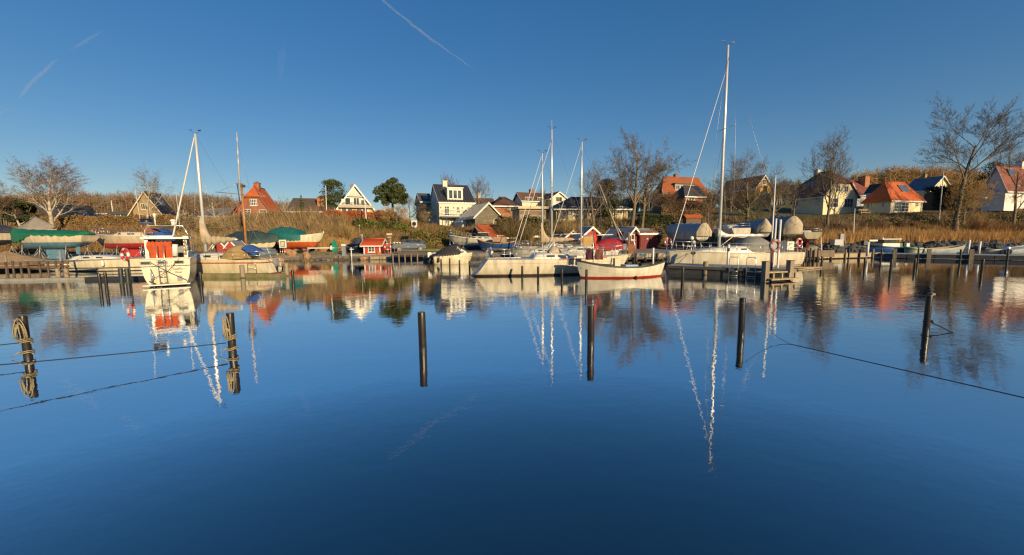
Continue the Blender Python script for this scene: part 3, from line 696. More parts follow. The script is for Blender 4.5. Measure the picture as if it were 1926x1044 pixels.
# yellow brick gable
ps = R(16); c, w, d = corner_fit(247, 61, ps, 303, None, 328); z0 = zz(270, 420, 61); e = zz(247, 399.5, 61); r = zz(268, 362.5, 62)
h = House('brick_gable_house', 'yellow brick house with white edged gable and dark slate roof behind a bare birch', 'house', c, ps, w, d, z0, e, r, BRY, R_DK, trim=mat('cream_boards', (.66, .58, .42), .6), axis='y', ov=.4)
sx = w/56.0
h.window('F', -15*sx, .5, 13*sx, .95, 3, 1); h.window('F', 13*sx, .5, 13*sx, .95, 3, 1); h.window('F', -2*sx, 2.15, 16*sx, .95, 4, 1)
h.skylight(1 if False else -1, 0, .36, .9, 1.5)
# grey-roofed cottage
c, w, d = corner_fit(376, 66, R(14), 430, None); z0 = zz(390, 414, 66)
h = House('grey_cottage', 'low grey roofed cottage partly behind the left white mast', 'house', c, R(14), w, 7, z0, zz(390, 406, 66), zz(390, 394, 69), WREN, mat('grey_eternit', (.21, .19, .17), .8, var=.2), axis='x', ov=.3)
# red brick house
ps = R(13); c, w, d = corner_fit(447, 61, ps, 506, None, 526); z0 = zz(480, 412, 61); e = zz(506, 394, 62); r = zz(479, 352.5, 63)
h = House('red_brick_house', 'red brick house with bright orange half hipped roof and white windows', 'house', c, ps, w, d, z0, e, r, BRR, R_OR, axis='y', hip=(.60, 1), ov=.35, trim=BRR)
sx = w/59.0
h.window('F', -12*sx, .45, 13.5*sx, 1.1, 2, 3, m=WHITE); h.window('F', 18*sx, .15, 13.5*sx, 1.35, 2, 3, m=WHITE); h.window('F', 1*sx, 2.1, 13.5*sx, 1.0, 4, 2, m=WHITE)
h.chimney(.1, -d*.12, .75, h.r-.5, h.r+.65, BRR)
h.window('R', -1, .2, .7, 1.3, 2, 2, m=WHITE); h.window('R', 1.5, .2, .7, 1.3, 2, 2, m=WHITE)
ov = MB(); q = -w/2; zr = (zz(447, 368, 63)-z0)
ov.extrude([(q+.2, .3, zr), (q-2.5, .3, e-z0-.9), (q-2.5, 5, e-z0-.9), (q+.2, 5, zr)], (0, 0, .14), R_MIX); ov.extrude([(q+.3, .5, -1), (q-2.1, .5, -1), (q-2.1, .5, e-z0-.8), (q+.2, .5, zr-.1)], (0, 4.2, 0), BRR)
ov.build('side_wing', h.t)
# brown bungalow
ps = R(14); c, w, d = corner_fit(543, 66, ps, 622, None); z0 = zz(560, 404, 66); e = zz(560, 396, 66); r = zz(560, 374.5, 70)
h = House('brown_bungalow', 'bungalow with broad dark brown roof and yellow brick chimney behind the thicket', 'house', c, ps, w, 9, z0, e, r, BRY, mat('brown_felt_tiles', (.115, .085, .06), .85, var=.25, scale=2, bump=.3), axis='x', hip=(1, .3), ov=.5)
h.chimney(w*.22, -2.5, 1.15, h.e+.2, h.r+.15, BRO, BRO)
# white A-frame
ps = R(27); c, w, d = corner_fit(633, 61, ps, 703, None); d = 10; z0 = zz(660, 403, 61.5); e = zz(633, 394.5, 61); r = zz(662, 350, 62.5)
h = House('white_a_frame', 'tent roofed white chalet with open balcony across its gable', 'house', c, ps, w, d, z0, e, r, WREN, R_TAR, axis='y', ov=.55, thick=.2)
sx = w/70.0; H_ = r-z0; ez = e-z0
bv = 1.0
b = MB(); h.quad(b, 'F', 0, bv, w*.93, .42, .05, .75, mat('balcony_boards', (.42, .38, .31), .7, var=.15)); bal = b.build('balcony', h.t)
for i, zk in enumerate((.55, .74)): b = MB(); h.quad(b, 'F', 0, bv+zk, w*(.74-.06*i), .07, .70, .06, WOODD); b.build('rail', bal)
for i in range(7): b = MB(); h.quad(b, 'F', -w*.34+w*.113*i, bv+.42, .06, .36, .66, .05, WOODD); b.build('baluster', bal)
b = MB(); h.quad(b, 'F', 0, 2.75, w*.40, .16, .1, .3, mat('tie_beam', (.5, .46, .4), .6)); b.build('tie_beam', h.t)
gm = mat('grey_gable_glass', (.10, .10, .11), .3); t0 = 2.95; hw0 = (w/2)*(H_-t0)/(H_-ez)-.28
b = MB(); b.extrude([h.face('F', -hw0, t0, .01), h.face('F', hw0, t0, .01), h.face('F', 0, t0+hw0*(H_-ez)/(w/2), .01)], Vector(h.face('F', 0, 0, .03))-Vector(h.face('F', 0, 0, 0)), gm); b.build('gable_glazing', h.t)
b = MB(); h.quad(b, 'F', 0, t0, .1, .8, .03, .05, WREN); b.build('gable_post', h.t)
h.window('F', -w*.20, 1.45, .85, 1.15, 1, 1); h.window('F', w*.03, 1.45, .9, 1.2, 2, 1, name='balcony_door'); h.window('F', w*.20, 1.45, .6, .9, 1, 1)
b = MB(); h.quad(b, 'F', -w*.32, 1.45, .5, .9, .0, .03, CREAM); b.build('cream_panel', h.t)
for u in (-w*.31, -w*.15, w*.09, w*.25): h.window('F', u, .1, w*.145, .82, 1, 1)
for u in (-w*.42, -w*.03, w*.42): b = MB(); h.quad(b, 'F', u, 0, w*.07, .85, .01, .04, OCHRE); b.build('ochre_panel', h.t)
h.chimney(.0, -.9, .5, h.r-.4, h.r+.45, BRO, BRO)
# small dark house
c, w, d = corner_fit(793, 76, R(22), 812, 788); z0 = zz(800, 394, 76)
h = House('slate_cottage', 'small slate roofed cottage behind the left wall of the tall white house', 'house', c, R(22), w, 7, z0, zz(800, 379, 76), zz(800, 365, 79), mat('grey_render', (.22, .22, .22), .8, var=.2), R_GREY, axis='x', ov=.3, deep=.2)
h.skylight(-1, 0, .3, .9, 1.0)
# --- boat houses on the quay
ps = R(20); c, w, d = corner_fit(909, 52, ps, 967, 885); z0 = zz(920, 470, 52); e = zz(920, 446.5, 52); r = zz(915, 425.5, 54)
h = House('tiled_boathouse', 'low boathouse with long orange tiled roof and white edged gables behind the boats', 'boathouse', c, ps, w, d, z0, e, r, REDB, R_OR, axis='x', ov=.3)
h.window('F', w*.33, .7, 1.1, 1.2, 2, 2); h.window('F', w*.05, .7, 1.1, 1.2, 2, 2); h.door('L', 0, 0, 1.4, 2.0, MAROON_SHADE)
c, w, d = corner_fit(996, 54, ps, 1085, None)
t = thing('boat_shelter', 'open shelter with grey felt roof and white fascia behind the sailing boats', 'shelter', (c[0], c[1], 1.0), ps)
ze = zz(1000, 446, 54)-1; zr = zz(1020, 432.5, 57)-1
b = MB(); b.extrude([(-.3, -.4, ze), (w+.3, -.4, ze), (w+.3, 3.2, zr), (-.3, 3.2, zr)], (0, 0, .15), R_TAR); b.extrude([(-.3, 3.2, zr), (w+.3, 3.2, zr), (w+.3, 6.8, ze), (-.3, 6.8, ze)], (0, 0, .15), R_TAR); b.build('roof', t)
b = MB(); b.box((w/2, -.45, ze+.08), (w+.6, .06, .26), WHITE); b.build('fascia', t)
for i in range(6): b = MB(); b.box((w*i/5, 0, ze/2), (.14, .14, ze), WHITE); b.build('post', t)
b = MB(); b.box((w/2, 6.3, ze/2), (w, .12, ze), MAROON_SHADE); b.build('back_wall', t)
c, w, d = corner_fit(1062, 52, ps, 1090, None); z0 = 1.0
h = House('gabled_shed', 'small shed with white framed gable between shelter and red boathouse', 'shed', c, ps, w, 4, z0, zz(1062, 447, 52), zz(1076, 435, 52.7), REDB, R_TAR, axis='y', ov=.35)
c, w, d = corner_fit(1093, 50, ps, 1132, None); d = 7
h = House('red_boathouse', 'bright red boathouse gable edged in white behind the orange flag', 'boathouse', c, ps, w, d, .9, zz(1093, 446, 50), zz(1110, 428.5, 50.7), REDB, R_TAR, axis='y', ov=.4, thick=.16)
h.door('F', 0, .05, 1.5, 1.9, REDB)
ps = R(30); c, w, d = corner_fit(1180, 46, ps, 1206, 1139)  # red boathouse in shade: the shade is put into its dark board colour
h = House('shaded_boathouse', 'red boathouse painted dark for shade, with blue grey roof and one white barge board', 'boathouse', c, ps, w, d, .9, zz(1180, 446, 46), zz(1193, 429, 46.5), MAROON_SHADE, R_TAR, axis='y', ov=.3)
h.window('F', -.2, .9, .6, .7, 1, 1); h.door('L', .8, .0, 1.1, 1.9, MAROON_SHADE)
ps = R(16); c, w, d = corner_fit(1205, 46.5, ps, 1239, None); d = 4
h = House('double_door_shed', 'flat gabled maroon shed with two doors beside the shaded boathouse', 'shed', c, ps, w, d, .9, zz(1205, 440, 46.5), zz(1205, 433, 48), MAROON_SHADE, R_TAR, axis='x', ov=.2)
for u in (-w*.24, w*.24):
    h.door('F', u, .05, w*.44, 1.9, MAROON_SHADE); b = MB()
    h.quad(b, 'F', u, 1.65, .12, .12, .07, .02, WHITE); h.quad(b, 'F', u*.5, .95, .1, .16, .07, .02, WHITE); b.build('white_mark', h.t)
# red harbour hut
ps = R(3); c, w, d = corner_fit(680, 43.2, ps, 712, None); d = 2.0; z0 = zz(690, 479.5, 43.2); e = zz(690, 460.2, 43.2); r = zz(690, 450.5, 44.2)
h = House('harbour_hut', 'tiny bright red hut with orange pantile roof and one white window on the quay', 'hut', c, ps, w, d, z0, e, r, mat('signal_red_boards', (.44, .05, .024), .6, var=.15, scale=3, bump=.3, stretch=(4, 4, .3)), mat('red_orange_paint', (.50, .085, .02), .55, var=.15), axis='x', ov=.28, deep=.0, thick=.07)
h.window('F', -.03*w, .30, w*.40, .68, 2, 2, bar=.045)
for u in (-w/2+.06, w/2-.06): b = MB(); h.quad(b, 'F', u, 0, .13, h.e, .0, .04, WHITE); b.build('corner_board', h.t)
b = MB()
for i in range(15):
    a = -w/2-.22+(w+.44)*i/14
    for sd in (-1, 1): A = h.roofpoint(sd, a, -.22, -.06); B = h.roofpoint(sd, a, 1.0, -.06); b.tube([A, B], .045, MATS['red_orange_paint'], 6)
b.build('pantile_roll', h.roof)
# two little red lockers behind the cream sailing boat
for px, lab in ((398, 'left one of two small red lockers with white gable edges behind the cream sailing boat'), (419, 'right one of two small red lockers with white gable edges behind the cream sailing boat')):
    ps = R(10); c, w, d = corner_fit(px, 38, ps, px+18.5, None)
    h = House('red_locker', lab, 'locker', c, ps, w, 1.8, .8, zz(px, 463, 38), zz(px+9, 453, 38), REDB, R_TAR, axis='y', ov=.16, thick=.06, group='red lockers on the quay', deep=.3)
    h.door('F', 0, .05, .6, .8, REDB)
# ------------------------------------------------------------------ vegetation
def leafmat(name, col, var=.35, scale=.5, rough=.8):
    return mat(name, col, rough, var=var, scale=scale, spec=.25, detail=8)
BARK = mat('grey_brown_bark', (.20, .155, .105), .9, var=.35, scale=3, bump=.5, spec=.2)
BARKB = mat('birch_bark', (.62, .55, .44), .8, col2=(.16, .13, .10), scale=3.2, spec=.2, stretch=(.5, .5, 1.6))
TWIG = leafmat('brown_twigs', (0.282, 0.192, 0.106)); TWIGR = leafmat('reddish_twigs', (0.3, 0.156, 0.0864)); TWIGG = leafmat('grey_twigs', (0.3, 0.24, 0.168))
GOLD = leafmat('golden_twigs', (0.504, 0.312, 0.12)); OLIVE = leafmat('olive_twigs', (0.228, 0.192, 0.06)); STRAW = leafmat('straw_reed', (0.6, 0.36, 0.138)); RUSTL = leafmat('rust_leaves', (0.504, 0.156, 0.066))
DKBR = leafmat('dark_twigs', (0.144, 0.102, 0.066))
TRT = leafmat('tree_twigs', (.17, .14, .105)); TRR = leafmat('reddish_tree_twigs', (.18, .105, .068))
IVY = leafmat('ivy_green', (0.054, 0.072, 0.0216)); PINE = leafmat('pine_green', (0.054, 0.0816, 0.0288)); PINE2 = leafmat('pine_light', (0.102, 0.126, 0.042)); CYP = leafmat('dark_fir', (0.0264, 0.042, 0.0216))
HEDG = leafmat('beech_hedge', (0.312, 0.186, 0.078)); HEDG2 = leafmat('green_hedge', (0.072, 0.09, 0.024)); YGRN = leafmat('yellow_green_leaves', (0.204, 0.204, 0.042)); GRASS = leafmat('grass_green', (0.102, 0.156, 0.03))
RLEAF = leafmat('copper_hedge', (0.48, 0.12, 0.06))
def blades(P, D, L, Wd, curl=.25, kinds=None):
    """thin bent ribbons: 5 vertices, one quad and one tip triangle each"""
    n = len(P); D = D/np.linalg.norm(D, axis=1, keepdims=True)
    sd = np.cross(D, rng.normal(size=(n, 3))); sd /= np.linalg.norm(sd, axis=1, keepdims=True)+1e-9
    b = rng.normal(size=(n, 3))*curl; L = np.asarray(L)[:, None]*np.ones((n, 1)); w = np.asarray(Wd)[:, None]*np.ones((n, 1)) if np.ndim(Wd) else np.full((n, 1), Wd)
    mid = P+D*L*.5+b*L*.15; tip = P+D*L+b*L*.45
    V = np.stack([P-sd*w/2, P+sd*w/2, mid+sd*w*.36, mid-sd*w*.36, tip], 1).reshape(-1, 3)
    o = np.arange(n)[:, None]*5
    return V, o+np.array([0, 1, 2, 3]), o+np.array([3, 2, 4])
def leafquads(P, size, aspect=.6, N=None, flat=.0):
    n = len(P); a = rng.normal(size=(n, 3)); a[:, 2] *= (1-flat); a /= np.linalg.norm(a, axis=1, keepdims=True)
    c = np.cross(a, rng.normal(size=(n, 3))); c /= np.linalg.norm(c, axis=1, keepdims=True)
    s = (np.asarray(size)*np.ones(n))[:, None]
    V = np.stack([P-a*s/2, P+c*s*aspect/2, P+a*s/2, P-c*s*aspect/2], 1).reshape(-1, 3)
    return V, np.arange(n)[:, None]*4+np.array([0, 1, 2, 3])
def tubes(S, n=4):
    """S: rows x0 y0 z0 r0 x1 y1 z1 r1 -> open tapered prisms"""
    S = np.asarray(S, float); A, ra, B, rb = S[:, :3], S[:, 3:4], S[:, 4:7], S[:, 7:8]
    d = B-A; d /= np.linalg.norm(d, axis=1, keepdims=True)+1e-9
    ref = np.where(np.abs(d[:, 2:3]) > .95, np.array([[1., 0, 0]]), np.array([[0, 0, 1.]]))
    u = np.cross(d, ref); u /= np.linalg.norm(u, axis=1, keepdims=True)+1e-9; w = np.cross(d, u)
    V = []
    for P, r in ((A-d*ra*.3, ra), (B, rb)):
        for j in range(n): a = 2*math.pi*j/n; V.append(P+(u*math.cos(a)+w*math.sin(a))*r)
    V = np.stack(V, 1).reshape(-1, 3); o = np.arange(len(S))[:, None]*2*n
    Q = np.concatenate([o+np.array([j, (j+1) % n, n+(j+1) % n, n+j]) for j in range(n)])
    return V, Q
def bare_tree(name, label, base, H, spread=.5, trunk=.16, levels=5, kids=(4, 5, 5, 5, 4), up=.18, droop=0.0, first=.3, bark=None, twig=None, seed=1, limbs=None, group=None, lean=(0, 0), twigw=.022, ivy=0.0, ratio=.62, col=False, angle=(.45, .95), W=None, extra=1):
    rd = random.Random(seed); bark = bark or BARK; twig = twig or TWIG
    seg = []; fine = []
    def grow(p, d, L, r, lv):
        n = 5 if lv == 0 else (4 if lv < 3 else 3); pts = [p.copy()]; q = p.copy(); dd = d.copy()
        nk = kids[min(lv, len(kids)-1)]
        for i in range(n):
            j = .05 if lv == 0 else .13
            dd = (dd+Vector((rd.gauss(0, j), rd.gauss(0, j), rd.gauss(0, j*.7)))+Vector((0, 0, up if not (droop and lv >= 3) else -droop))*(.6 if lv else .3)).normalized()
            q2 = q+dd*L/n; r0 = r*(1-.72*i/n); r1 = r*(1-.72*(i+1)/n)
            if lv >= levels-1: fine.append((q.copy(), q2.copy(), max(r0*2, twigw)))
            else: seg.append((*q, r0, *q2, r1, lv))
            q = q2; pts.append(q.copy())
        if lv >= levels-1: return
        f0 = first if lv == 0 else .25
        for k in range(nk):
            t = f0+(1-f0)*(k+rd.uniform(.2, .9))/nk; t = min(t, 1.0); x = t*n; i = min(int(x), n-1); pp = pts[i].lerp(pts[i+1], x-i)
            base_d = (pts[i+1]-pts[i]).normalized(); az = (k*2.4+rd.uniform(-.6, .6)); o = base_d.orthogonal().normalized()
            side = Matrix.Rotation(az, 3, base_d) @ o
            ang = rd.uniform(*angle)*(1.05 if lv else spread*2)
            nd = (base_d*math.cos(ang)+side*math.sin(ang)).normalized()
            ll = L*ratio*(1.1-.45*t)*rd.uniform(.75, 1.2) if lv else L*ratio*(1.15-.55*t)*rd.uniform(.85, 1.15)
            grow(pp, nd, ll, r*(1-.72*t)*.52+.004, lv+1)
        if lv: grow(pts[-1], dd, L*.5, r*.28, lv+1)
    b0 = Vector((0, 0, 0))
    if limbs:
        for (p0, p1, ll, rr) in limbs: grow(Vector(p0), (Vector(p1)-Vector(p0)).normalized(), ll, rr, 0 if len(limbs) > 2 and ll > H*.4 else 0)
    else: grow(b0, Vector((lean[0], lean[1], 1)).normalized(), H*.78, trunk, 0)
    t = thing(name, label, 'tree', base, 0, group)
    S = np.array([s[:8] for s in seg]); lv = np.array([s[8] for s in seg])
    A = np.array([[*a] for a, b, w in fine]); B = np.array([[*b] for a, b, w in fine])
    kz = H/np.percentile(B[:, 2], 99.7); kx = kz if W is None else min(1.5*kz, max(.66*kz, W/(np.percentile(B[:, 0], 99)-np.percentile(B[:, 0], 1))))
    sc_ = np.array([kx, kx, kz])
    for c_ in (0, 4): S[:, c_:c_+3] *= sc_
    A *= sc_; B *= sc_; rt = np.random.default_rng(seed)
    if extra:
        i_ = np.repeat(np.arange(len(A)), extra); t_ = rt.random(len(i_))[:, None]; A2 = A[i_]*(1-t_)+B[i_]*t_; d_ = B[i_]-A[i_]; l_ = np.linalg.norm(d_, axis=1, keepdims=True)
        d2 = d_/l_+rt.normal(size=d_.shape)*.36; d2[:, 2] += (-.9*droop*4 if droop else .15); d2 /= np.linalg.norm(d2, axis=1, keepdims=True); B2 = A2+d2*(l_*rt.uniform(.8, 1.9, len(i_))[:, None]); A = np.concatenate([A, A2]); B = np.concatenate([B, B2])
    if not limbs: S[0, 2] -= .6; S[0, 3] *= 1.35
    Vt, Qt = tubes(S[lv <= 1], 7); link('trunk', fastmesh('trunk', Vt, quads=Qt, mats=[bark], smooth=True), t)
    V2, Q2 = tubes(S[lv >= 2], 4)
    Vb, Qb, Tb = blades(A, B-A+1e-6, np.linalg.norm(B-A, axis=1)*1.12, twigw*.78, .14)
    m2 = np.zeros(len(Q2), int); mb = np.ones(len(Qb), int); mtt = np.ones(len(Tb), int)
    cr = link('crown', fastmesh('crown', np.concatenate([V2, Vb]), quads=np.concatenate([Q2, Qb+len(V2)]), tris=Tb+len(V2), mats=[bark, twig], qm=np.concatenate([m2, mb]), tm=mtt), t)
    if ivy > 0:
        pts = []
        for s in [list(a)+[c] for a, c in zip(S, lv)]:
            if s[8] <= (1 if ivy > .5 else 0) and s[6] < H*ivy:
                k = int(60*np.hypot(np.hypot(s[4]-s[0], s[5]-s[1]), s[6]-s[2])*(1.5 if s[8] == 0 else .6))
                tt = rng.random(k)[:, None]; P = np.array(s[:3])*(1-tt)+np.array(s[4:7])*tt
                pts.append(P+rng.normal(size=(k, 3))*(.10+1.4*s[3]))
        P = np.concatenate(pts); Vl, Ql = leafquads(P, rng.uniform(.14, .3, len(P))); link('ivy', fastmesh('ivy', Vl, quads=Ql, mats=[IVY, OLIVE], qm=(rng.random(len(Ql)) < .3).astype(int)), t)
    return t
def evergreen(name, label, base, H, Wd, kind='pine', mats=(None, None), n=9000, seed=1, trunk=.2, bark=None, cat='tree', leaf=.28, group=None):
    r = np.random.default_rng(seed); t = thing(name, label, cat, base, 0, group); m0 = mats[0] or PINE; m1 = mats[1] or PINE2
    b = MB(); b.tube([(0, 0, -.4), (0, 0, H*.4), (.1, 0, H*.9)], [trunk, trunk*.7, .03], bark or BARK, 7); b.build('trunk', t)
    if kind == 'pine':           # rounded crown of separate tufts
        k = 64; c = r.normal(size=(k, 3)); c /= np.linalg.norm(c, axis=1, keepdims=True); rad = r.uniform(.35, 1.08, k)[:, None]
        c = c*rad*np.array([Wd/2, Wd/2, H*.36])+np.array([0, 0, H*.63]); c[:, :2] *= np.clip(1.15-(c[:, 2:3]-H*.4)/(H*.9), .5, 1.1)
        rr = r.uniform(.06, .15, k)*Wd; idx = r.integers(0, k, n); P = r.normal(size=(n, 3)); P /= np.linalg.norm(P, axis=1, keepdims=True)
        P = c[idx]+P*(r.random(n)**.4)[:, None]*rr[idx][:, None]*np.array([1, 1, .7])
    elif kind == 'fir':          # whorls narrowing to a tip
        z = r.random(n)**1.25; lay = (np.floor(z*11)+r.random(n)*.45)/11; rad = (1-lay)*Wd/2*np.sqrt(r.random(n))*(.75+.35*np.sin(np.floor(lay*11)*7.3+1))
        a = r.random(n)*2*math.pi; a = np.round(a/(.52))*.52+r.normal(size=n)*.16
        P = np.stack([rad*np.cos(a), rad*np.sin(a), H*(.06+.94*lay)-rad*.25], -1)
    else:                        # loose cedar
        k = 70; zz_ = r.random(k)**.9; a = r.random(k)*6.28; rad = Wd/2*np.sin(np.clip(.15+zz_*2.6, 0, 3.0))*r.uniform(.4, 1, k); c = np.stack([rad*np.cos(a), rad*np.sin(a), H*(.12+.86*zz_)], -1)
        idx = r.integers(0, k, n); P = c[idx]+r.normal(size=(n, 3))*np.array([.12, .12, .05])*Wd*np.array([1, 1, 1])
        P[:, 2] -= np.hypot(P[:, 0]-0, P[:, 1])*.08
    V, Q = leafquads(P, r.uniform(leaf*.6, leaf*1.3, len(P)), .5)
    link('crown', fastmesh('crown', V, quads=Q, mats=[m0, m1, DKBR], qm=np.searchsorted([.6, .93], r.random(len(Q)))), t)
    return t
def hedge(name, label, p0, p1, h, th, mats, n=4500, leaf=.16, cat='hedge', inner=None, wob=.12, group=None, rough=.1):
    p0 = Vector(p0); p1 = Vector(p1); L = (p1-p0).length; a = math.atan2(p1.y-p0.y, p1.x-p0.x)
    t = thing(name, label, cat, p0, a, group); r = rng
    dz = (p1.z-p0.z)
    b = MB(); q = [(0, -th*.36, -.6), (0, th*.36, -.6), (0, th*.3, h*.86), (0, -th*.3, h*.86)]
    rows = [[(x, y+random.uniform(-1, 1)*wob*.4, z+dz*x/L+(random.uniform(-1, 1)*wob if z > 0 else 0)) for _, y, z in q] for x in np.linspace(.08, L-.08, max(4, int(L/1.2)))]
    b.grid(rows, inner or DKBR, False, True); 
    k = len(rows)*4; o = len(b.v)-k; b.f += [[o, o+1, o+2, o+3], [o+k-4, o+k-3, o+k-2, o+k-1]]; b.m += [0, 0]; b.sm += [False]*2
    b.build('branches', t)
    s = r.random(n); x = r.random(n)*L; face = r.integers(0, 3, n); y = np.where(face == 0, -th/2, np.where(face == 1, (r.random(n)-.5)*th, (r.random(n)-.5)*th)); z = np.where(face == 0, r.random(n)*h, np.where(face == 1, h, h*r.random(n)**.5))
    bump = wob*(np.sin(x*1.7)+np.sin(x*3.1+2)*.6)
    P = np.stack([x, y+r.normal(size=n)*rough, np.maximum(0, z+bump*(z/h)+r.normal(size=n)*rough)+dz*x/L], -1)
    V, Q = leafquads(P, r.uniform(leaf*.6, leaf*1.4, n)); mm = [m for m in mats]
    link('foliage', fastmesh('foliage', V, quads=Q, mats=mm, qm=r.integers(0, len(mm), n)), t); return t
def shrub(name, label, base, H, Wd, mats, n=900, kind='twig', group=None, depth=None, cat='shrub', w=.03, leaf=.16, seed=0):
    r = np.random.default_rng(seed+int(abs(base[0])*100)); t = thing(name, label, cat, base, 0, group); D = depth or Wd*.8
    if kind == 'twig':
        k = max(5, int(Wd*3)); c = np.stack([r.uniform(-.36, .36, k)*Wd, r.uniform(-.36, .36, k)*D, np.zeros(k)-.15], -1); idx = r.integers(0, k, n)
        d = np.stack([r.normal(size=n)*.42, r.normal(size=n)*.42, np.ones(n)], -1); d[:, :2] += c[idx][:, :2]/Wd*1.1
        L = H*r.uniform(.55, 1.15, n)*(1-.35*np.abs(c[idx][:, 0])/(Wd*.5))
        V, Q, T = blades(c[idx]+r.normal(size=(n, 3))*.06, d, L, w, .35)
        P2 = c[idx]+d/np.linalg.norm(d, axis=1, keepdims=True)*(L*r.uniform(.35, .8, n))[:, None]; d2 = d+r.normal(size=(n, 3))*.8
        V2, Q2, T2 = blades(P2, d2, L*.35, w*.8, .4); o = len(V)
        mm = r.integers(0, len(mats), n)
        link('branches', fastmesh('branches', np.concatenate([V, V2]), quads=np.concatenate([Q, Q2+o]), tris=np.concatenate([T, T2+o]), mats=mats, qm=np.concatenate([mm, mm]), tm=np.concatenate([mm, mm])), t)
    else:
        P = r.normal(size=(n, 3)); P /= np.linalg.norm(P, axis=1, keepdims=True); lump = 1+.22*np.sin(P[:, 0]*5+seed)*np.sin(P[:, 1]*6+1)+.15*np.sin(P[:, 2]*9+seed)
        P = P*(r.uniform(.62, 1.0, n)*lump)[:, None]*np.array([Wd/2, D/2, H*.55])+np.array([0, 0, H*.45]); P = P[P[:, 2] > -.1]
        b = MB(); b.ball((0, 0, H*.4), 1, DKBR, 8, 6, (Wd*.3, D*.3, H*.36)); b.build('branches', t)
        V, Q = leafquads(P, r.uniform(leaf*.6, leaf*1.4, len(P))); link('foliage', fastmesh('foliage', V, quads=Q, mats=mats, qm=r.integers(0, len(mats), len(Q))), t)
    return t
def thicket(name, label, cat, xs, n, H, mats, w=.035, probs=None, spread=.35, kind='stuff', clump=.45, stems=9, curl=.35, lean0=(0, 0)):
    """scattered ground cover; xs() gives n base points"""
    P = xs(max(1, n//stems)); k = len(P); idx = np.repeat(np.arange(k), stems); m = len(idx)
    hh = H(P) if callable(H) else np.full(k, H); hs_ = hh*rng.uniform(.7, 1.2, k)
    base = P[idx]+rng.normal(size=(m, 3))*np.array([clump*.3, clump*.3, .02])
    lean = rng.normal(size=(k, 2))*spread*.6+np.array(lean0)
    d = np.concatenate([rng.normal(size=(m, 2))*spread+lean[idx], np.ones((m, 1))], 1)
    V, Q, T = blades(base, d, hs_[idx]*rng.uniform(.5, 1.1, m), w*rng.uniform(.6, 1.4, m), curl)
    km = rng.choice(len(mats), k, p=probs); mm = np.where(rng.random(m) < .75, km[idx], rng.choice(len(mats), m, p=probs))
    o = link(name, fastmesh(name, V, quads=Q, tris=T, mats=mats, qm=mm, tm=mm)); o['kind'] = kind; o['label'] = label; o['category'] = cat; return o
def band(pxa, pxb, ya, yb):
    def f(n):
        u = rng.uniform(U(pxa), U(pxb), n); t = rng.random(n); a = ya(u) if callable(ya) else ya; b = yb(u) if callable(yb) else yb
        Y = a+(b-a)*t; X = u*Y; return np.stack([X, Y, ground(X, Y)-.05], -1)
    return f
foot = lambda u: np.interp(u, TU, TB[:, 1]); top = lambda u: np.interp(u, TU, TB[:, 3])
# --- ground cover on the bank
thicket('brushwood', 'tangled brown brushwood covering the bank from the birches to the white chalet', 'brushwood', band(316, 655, lambda u: foot(u)-1.0, lambda u: top(u)-1.2), 46000, lambda P: np.interp(P[:, 0]/P[:, 1], [U(316), U(400), U(520), U(600), U(650)], [.9, 1.5, 2.1, 1.9, 1.3]), [TWIG, TWIGG, OLIVE, GOLD, DKBR], .06, [.34, .24, .12, .18, .12], .22, stems=12, clump=.3, lean0=(-.32, -.1), curl=.22)
thicket('dry_undergrowth', 'low rust brown undergrowth along the left bank behind the boats ashore', 'undergrowth', band(-120, 330, lambda u: foot(u)-1, lambda u: top(u)-1), 24000, .75, [TWIGR, HEDG, OLIVE, DKBR], .05, [.35, .3, .2, .15], .5)
thicket('dry_undergrowth', 'brown and rusty undergrowth at the foot of the bank behind the harbour hut', 'undergrowth', band(640, 900, lambda u: foot(u)-.6, lambda u: top(u)), 20000, .8, [TWIGR, HEDG, OLIVE, TWIG], .05, [.3, .25, .25, .2], .45)
thicket('dry_undergrowth', 'dark scrub on the slope behind the sailing boats and red boathouses', 'undergrowth', band(890, 1480, lambda u: foot(u)-.5, lambda u: top(u)+2), 40000, 1.05, [TWIG, OLIVE, DKBR, TWIGG], .045, [.35, .25, .22, .18], .4)
thicket('dry_undergrowth', 'brown scrub covering the right slope below the cream houses', 'undergrowth', band(1440, 2150, lambda u: foot(u)+2, lambda u: top(u)-.2), 46000, lambda P: np.where(P[:, 1] > top(P[:, 0]/P[:, 1])-4.2, .35, 1.35), [TWIG, DKBR, TWIGR, OLIVE], .045, [.4, .2, .25, .15], .4)
thicket('reeds', 'straw coloured reeds standing along the right shore above the rocks', 'reeds', band(1528, 2200, lambda u: foot(u)-1.5, lambda u: foot(u)+2.8), 52000, 1.45, [STRAW, GOLD, HEDG], .03, [.55, .3, .15], .12, curl=.2)
thicket('reeds', 'small patch of pale reeds at the foot of the bank left of the hut', 'reeds', band(602, 652, 48.3, 50.8), 5000, 1.55, [STRAW, GOLD], .03, None, .12, curl=.2)
thicket('reeds', 'thin rusty reeds behind the harbour hut and the lifebuoy', 'reeds', band(655, 790, 48.6, 50.6), 5200, 1.05, [GOLD, TWIGR, STRAW], .03, None, .2, curl=.25)
thicket('grass', 'green grass strip along the top of the rocks on the right', 'grass', band(1560, 2200, lambda u: foot(u)-4.5, lambda u: foot(u)-1.2), 14000, .22, [GRASS, YGRN], .03, [.6, .4], .5, stems=6)
thicket('grass', 'green grass by the car park behind the blue car', 'grass', band(782, 870, 46.5, 51), 9000, .22, [GRASS, YGRN], .03, [.65, .35], .5, stems=6)
thicket('grass', 'thin rough grass at the water edge left of the hut', 'grass', band(380, 640, lambda u: shore(u)+1.0, lambda u: shore(u)+4), 6000, .2, [GRASS, OLIVE, STRAW], .025, [.4, .35, .25], .5, stems=6)
